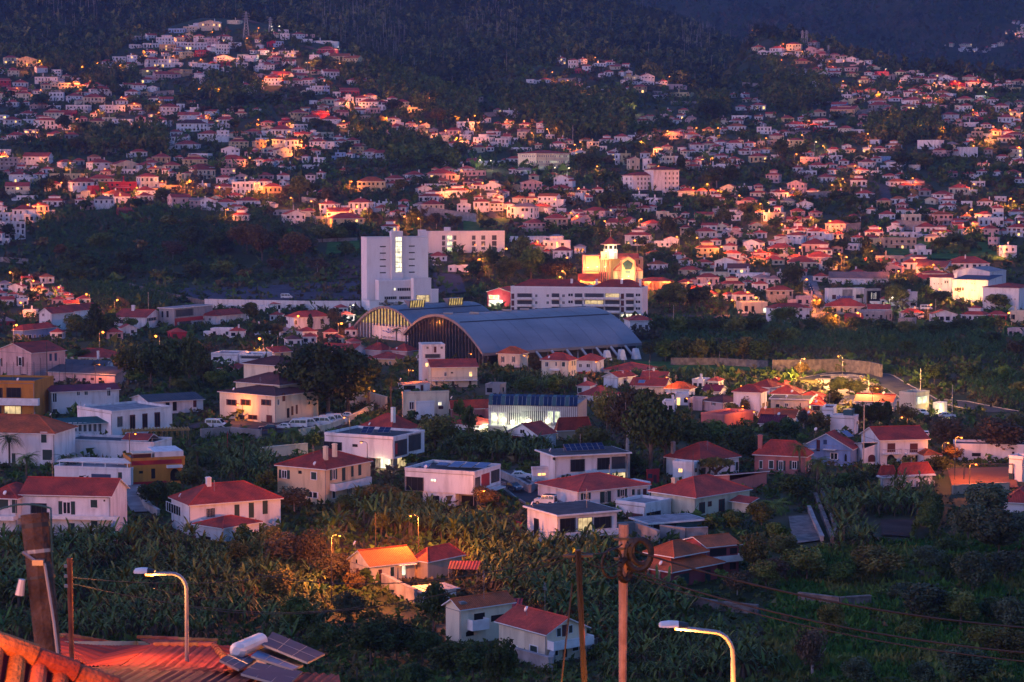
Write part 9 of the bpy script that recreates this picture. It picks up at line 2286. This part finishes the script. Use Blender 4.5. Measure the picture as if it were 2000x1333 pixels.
# ------------------------------------------------------------------ labels of the many alike things
def region(u, v):
 if v < 215:
  if u > 1850 and v < 110: return 'on the far dark mountain'
  if u < 235: return 'on the far left slope below the forest'
  if u < 745: return 'in the hilltop village'
  if u < 945: return 'on the pine ridge'
  if u < 1440: return 'in the hamlet above the wooded knoll'
  return 'on the upper right ridge'
 if v < 285: return next(n for x, n in ((330, 'below the dark left forest'), (700, 'below the hilltop village'), (1000, 'below the pine ridge'), (1240, 'below the wooded knoll'), (1560, 'above the white convent'), (1750, 'left of the windowless white hall'), (9999, 'around the windowless white hall')) if u < x)
 if v < 345: return next(n for x, n in ((330, 'above the left wooded strip'), (700, 'on the slope above the archive tower'), (1000, 'left of the long cream school'), (1360, 'around the long cream school'), (1600, 'right of the white convent'), (9999, 'under the windowless white hall')) if u < x)
 if v < 440: return next(n for x, n in ((300, 'above the left banana terraces'), (640, 'over the dark terraces'), (900, 'above the white flats'), (1100, 'right of the small green hill'), (1380, 'below the white convent'), (1700, 'on the right middle slope'), (9999, 'on the far right middle slope')) if u < x)
 if v < 520: return next(n for x, n in ((420, 'on the left banana terraces'), (720, 'left of the archive tower'), (1060, 'behind the archive tower'), (1330, 'above the floodlit church'), (1680, 'right of the church hill'), (9999, 'above the stepped college')) if u < x)
 if v < 640: return next(n for x, n in ((240, 'below the left banana terraces'), (700, 'around the netted slope'), (1000, 'beside the archive tower'), (1320, 'around the floodlit church'), (1640, 'by the steep street'), (9999, 'around the stepped college')) if u < x)
 if v < 760: return next(n for x, n in ((240, 'by the left edge workshops'), (430, 'in the dark clump above the garage shed'), (560, 'left of the big dark tree'), (760, 'around the big dark tree'), (1000, 'below the smaller vaulted hall'), (1260, 'below the larger vaulted hall'), (1560, 'along the dark tree belt'), (9999, 'beside the lit road')) if u < x)
 if v < 900: return next(n for x, n in ((240, 'by the palms at the left'), (520, 'around the house under repair'), (720, 'by the white vans'), (950, 'around the upper white box house'), (1140, 'around the glass hall'), (1340, 'in the dark wood right of the glass hall'), (1520, 'right of the dark wood'), (1720, 'above the sky blue house'), (9999, 'in front of the pale boundary building')) if u < x)
 if v < 1040: return next(n for x, n in ((420, 'around the left driveway'), (700, 'in front of the yellow house'), (980, 'in front of the lower white box house'), (1330, 'around the solar roofed house'), (1600, 'around the wide red roofed cream house'), (1800, 'beside the water channel'), (9999, 'on the right garden slope')) if u < x)
 return next(n for x, n in ((300, 'on the left banana slope'), (700, 'in the thicket left of the lamplit house'), (1000, 'below the lamplit house'), (1250, 'by the grey balcony house'), (1560, 'around the two-tier house'), (1800, 'around the dark lawn'), (9999, 'at the bottom right corner')) if u < x)
ORD = ['', 'first', 'second', 'third', 'fourth', 'fifth', 'sixth', 'seventh', 'eighth', 'ninth', 'tenth']
def label_all(items, group):
 by = {}
 for o, d, u, v in items: by.setdefault(d + ' ' + region(u, v), []).append((u, v, o, d))
 for lb, L in by.items():
  L.sort(key=lambda q: q[0])
  for i, (u, v, o, d) in enumerate(L):
   if len(L) > 1:
    n = i + 1
    w = (ORD[n] if n <= 10 else '%d%s' % (n, 'th' if n % 10 not in (1, 2, 3) or n in (11, 12, 13) else {1: 'st', 2: 'nd', 3: 'rd'}[n % 10]))
    o['label'] = '%s %s, %s from left' % (d, region(u, v), w)
   else: o['label'] = lb
   if len(o['label'].split()) > 16: o['label'] = ' '.join(w for w in o['label'].split() if '-storey' not in w and w not in ('the',))
   if group: o['group'] = group
label_all([(r, d, u, v) for r, d, u, v, _, _ in FARH], 'houses on the hillside')
label_all([(r, ('lit white' if w else 'lit orange') + ' street lamp', u, v) for r, u, v, w, l in LAMPS], 'street lamps of the valley')
TN = dict(b='green leafy tree', d='dark rounded tree', o='olive green tree', B='bare brown tree', r='rust coloured tree', s='silvery leaved tree', n='tiered norfolk pine', c='narrow dark cypress', p='feathery palm', f='shaggy fan palm with thick trunk', y='spiky dracaena shrub')
label_all([(r, TN[t], u, v) for r, t, u, v, w, h in TREES], 'trees of the valley')
label_all([(r, 'grey terrace wall', *proj(*r.location)) for r in COL.objects if r.get('auto')], 'terrace walls on the hillside')
for r in COL.objects:
 if r.get('auto'): del r['auto']
for r, u, v in BANANAS:
 r['label'] = 'broad leaved banana plant ' + ('in the dense field at the bottom left' if u < 680 else 'on the slope below the white modern houses' if u < 1480 and v > 960 else 'in the plot right of the water channel' if u > 1480 else 'in the small plots between the houses')
# ------------------------------------------------------------------ evening haze over the whole valley
m, n, l, b_ = new_mat('haze')
n.remove(b_)
pv = n.new('ShaderNodeVolumePrincipled'); pv.inputs['Color'].default_value = (.30, .46, 1.0, 1); pv.inputs['Density'].default_value = HAZE
pv.inputs['Anisotropy'].default_value = .2
l.new(pv.outputs[0], n['Material Output'].inputs['Volume'])
zmin, zmax = float(ZT.min()) - 1.0, float(ZT.max()) + 40.0
b = MB(); b.box(-1950, -40, zmin, 1950, 5300, zmax)
me = b.mesh('haze', ['clay']); me.materials.clear(); me.materials.append(m)
hz_ = link('haze', me); hz_['kind'] = 'stuff'
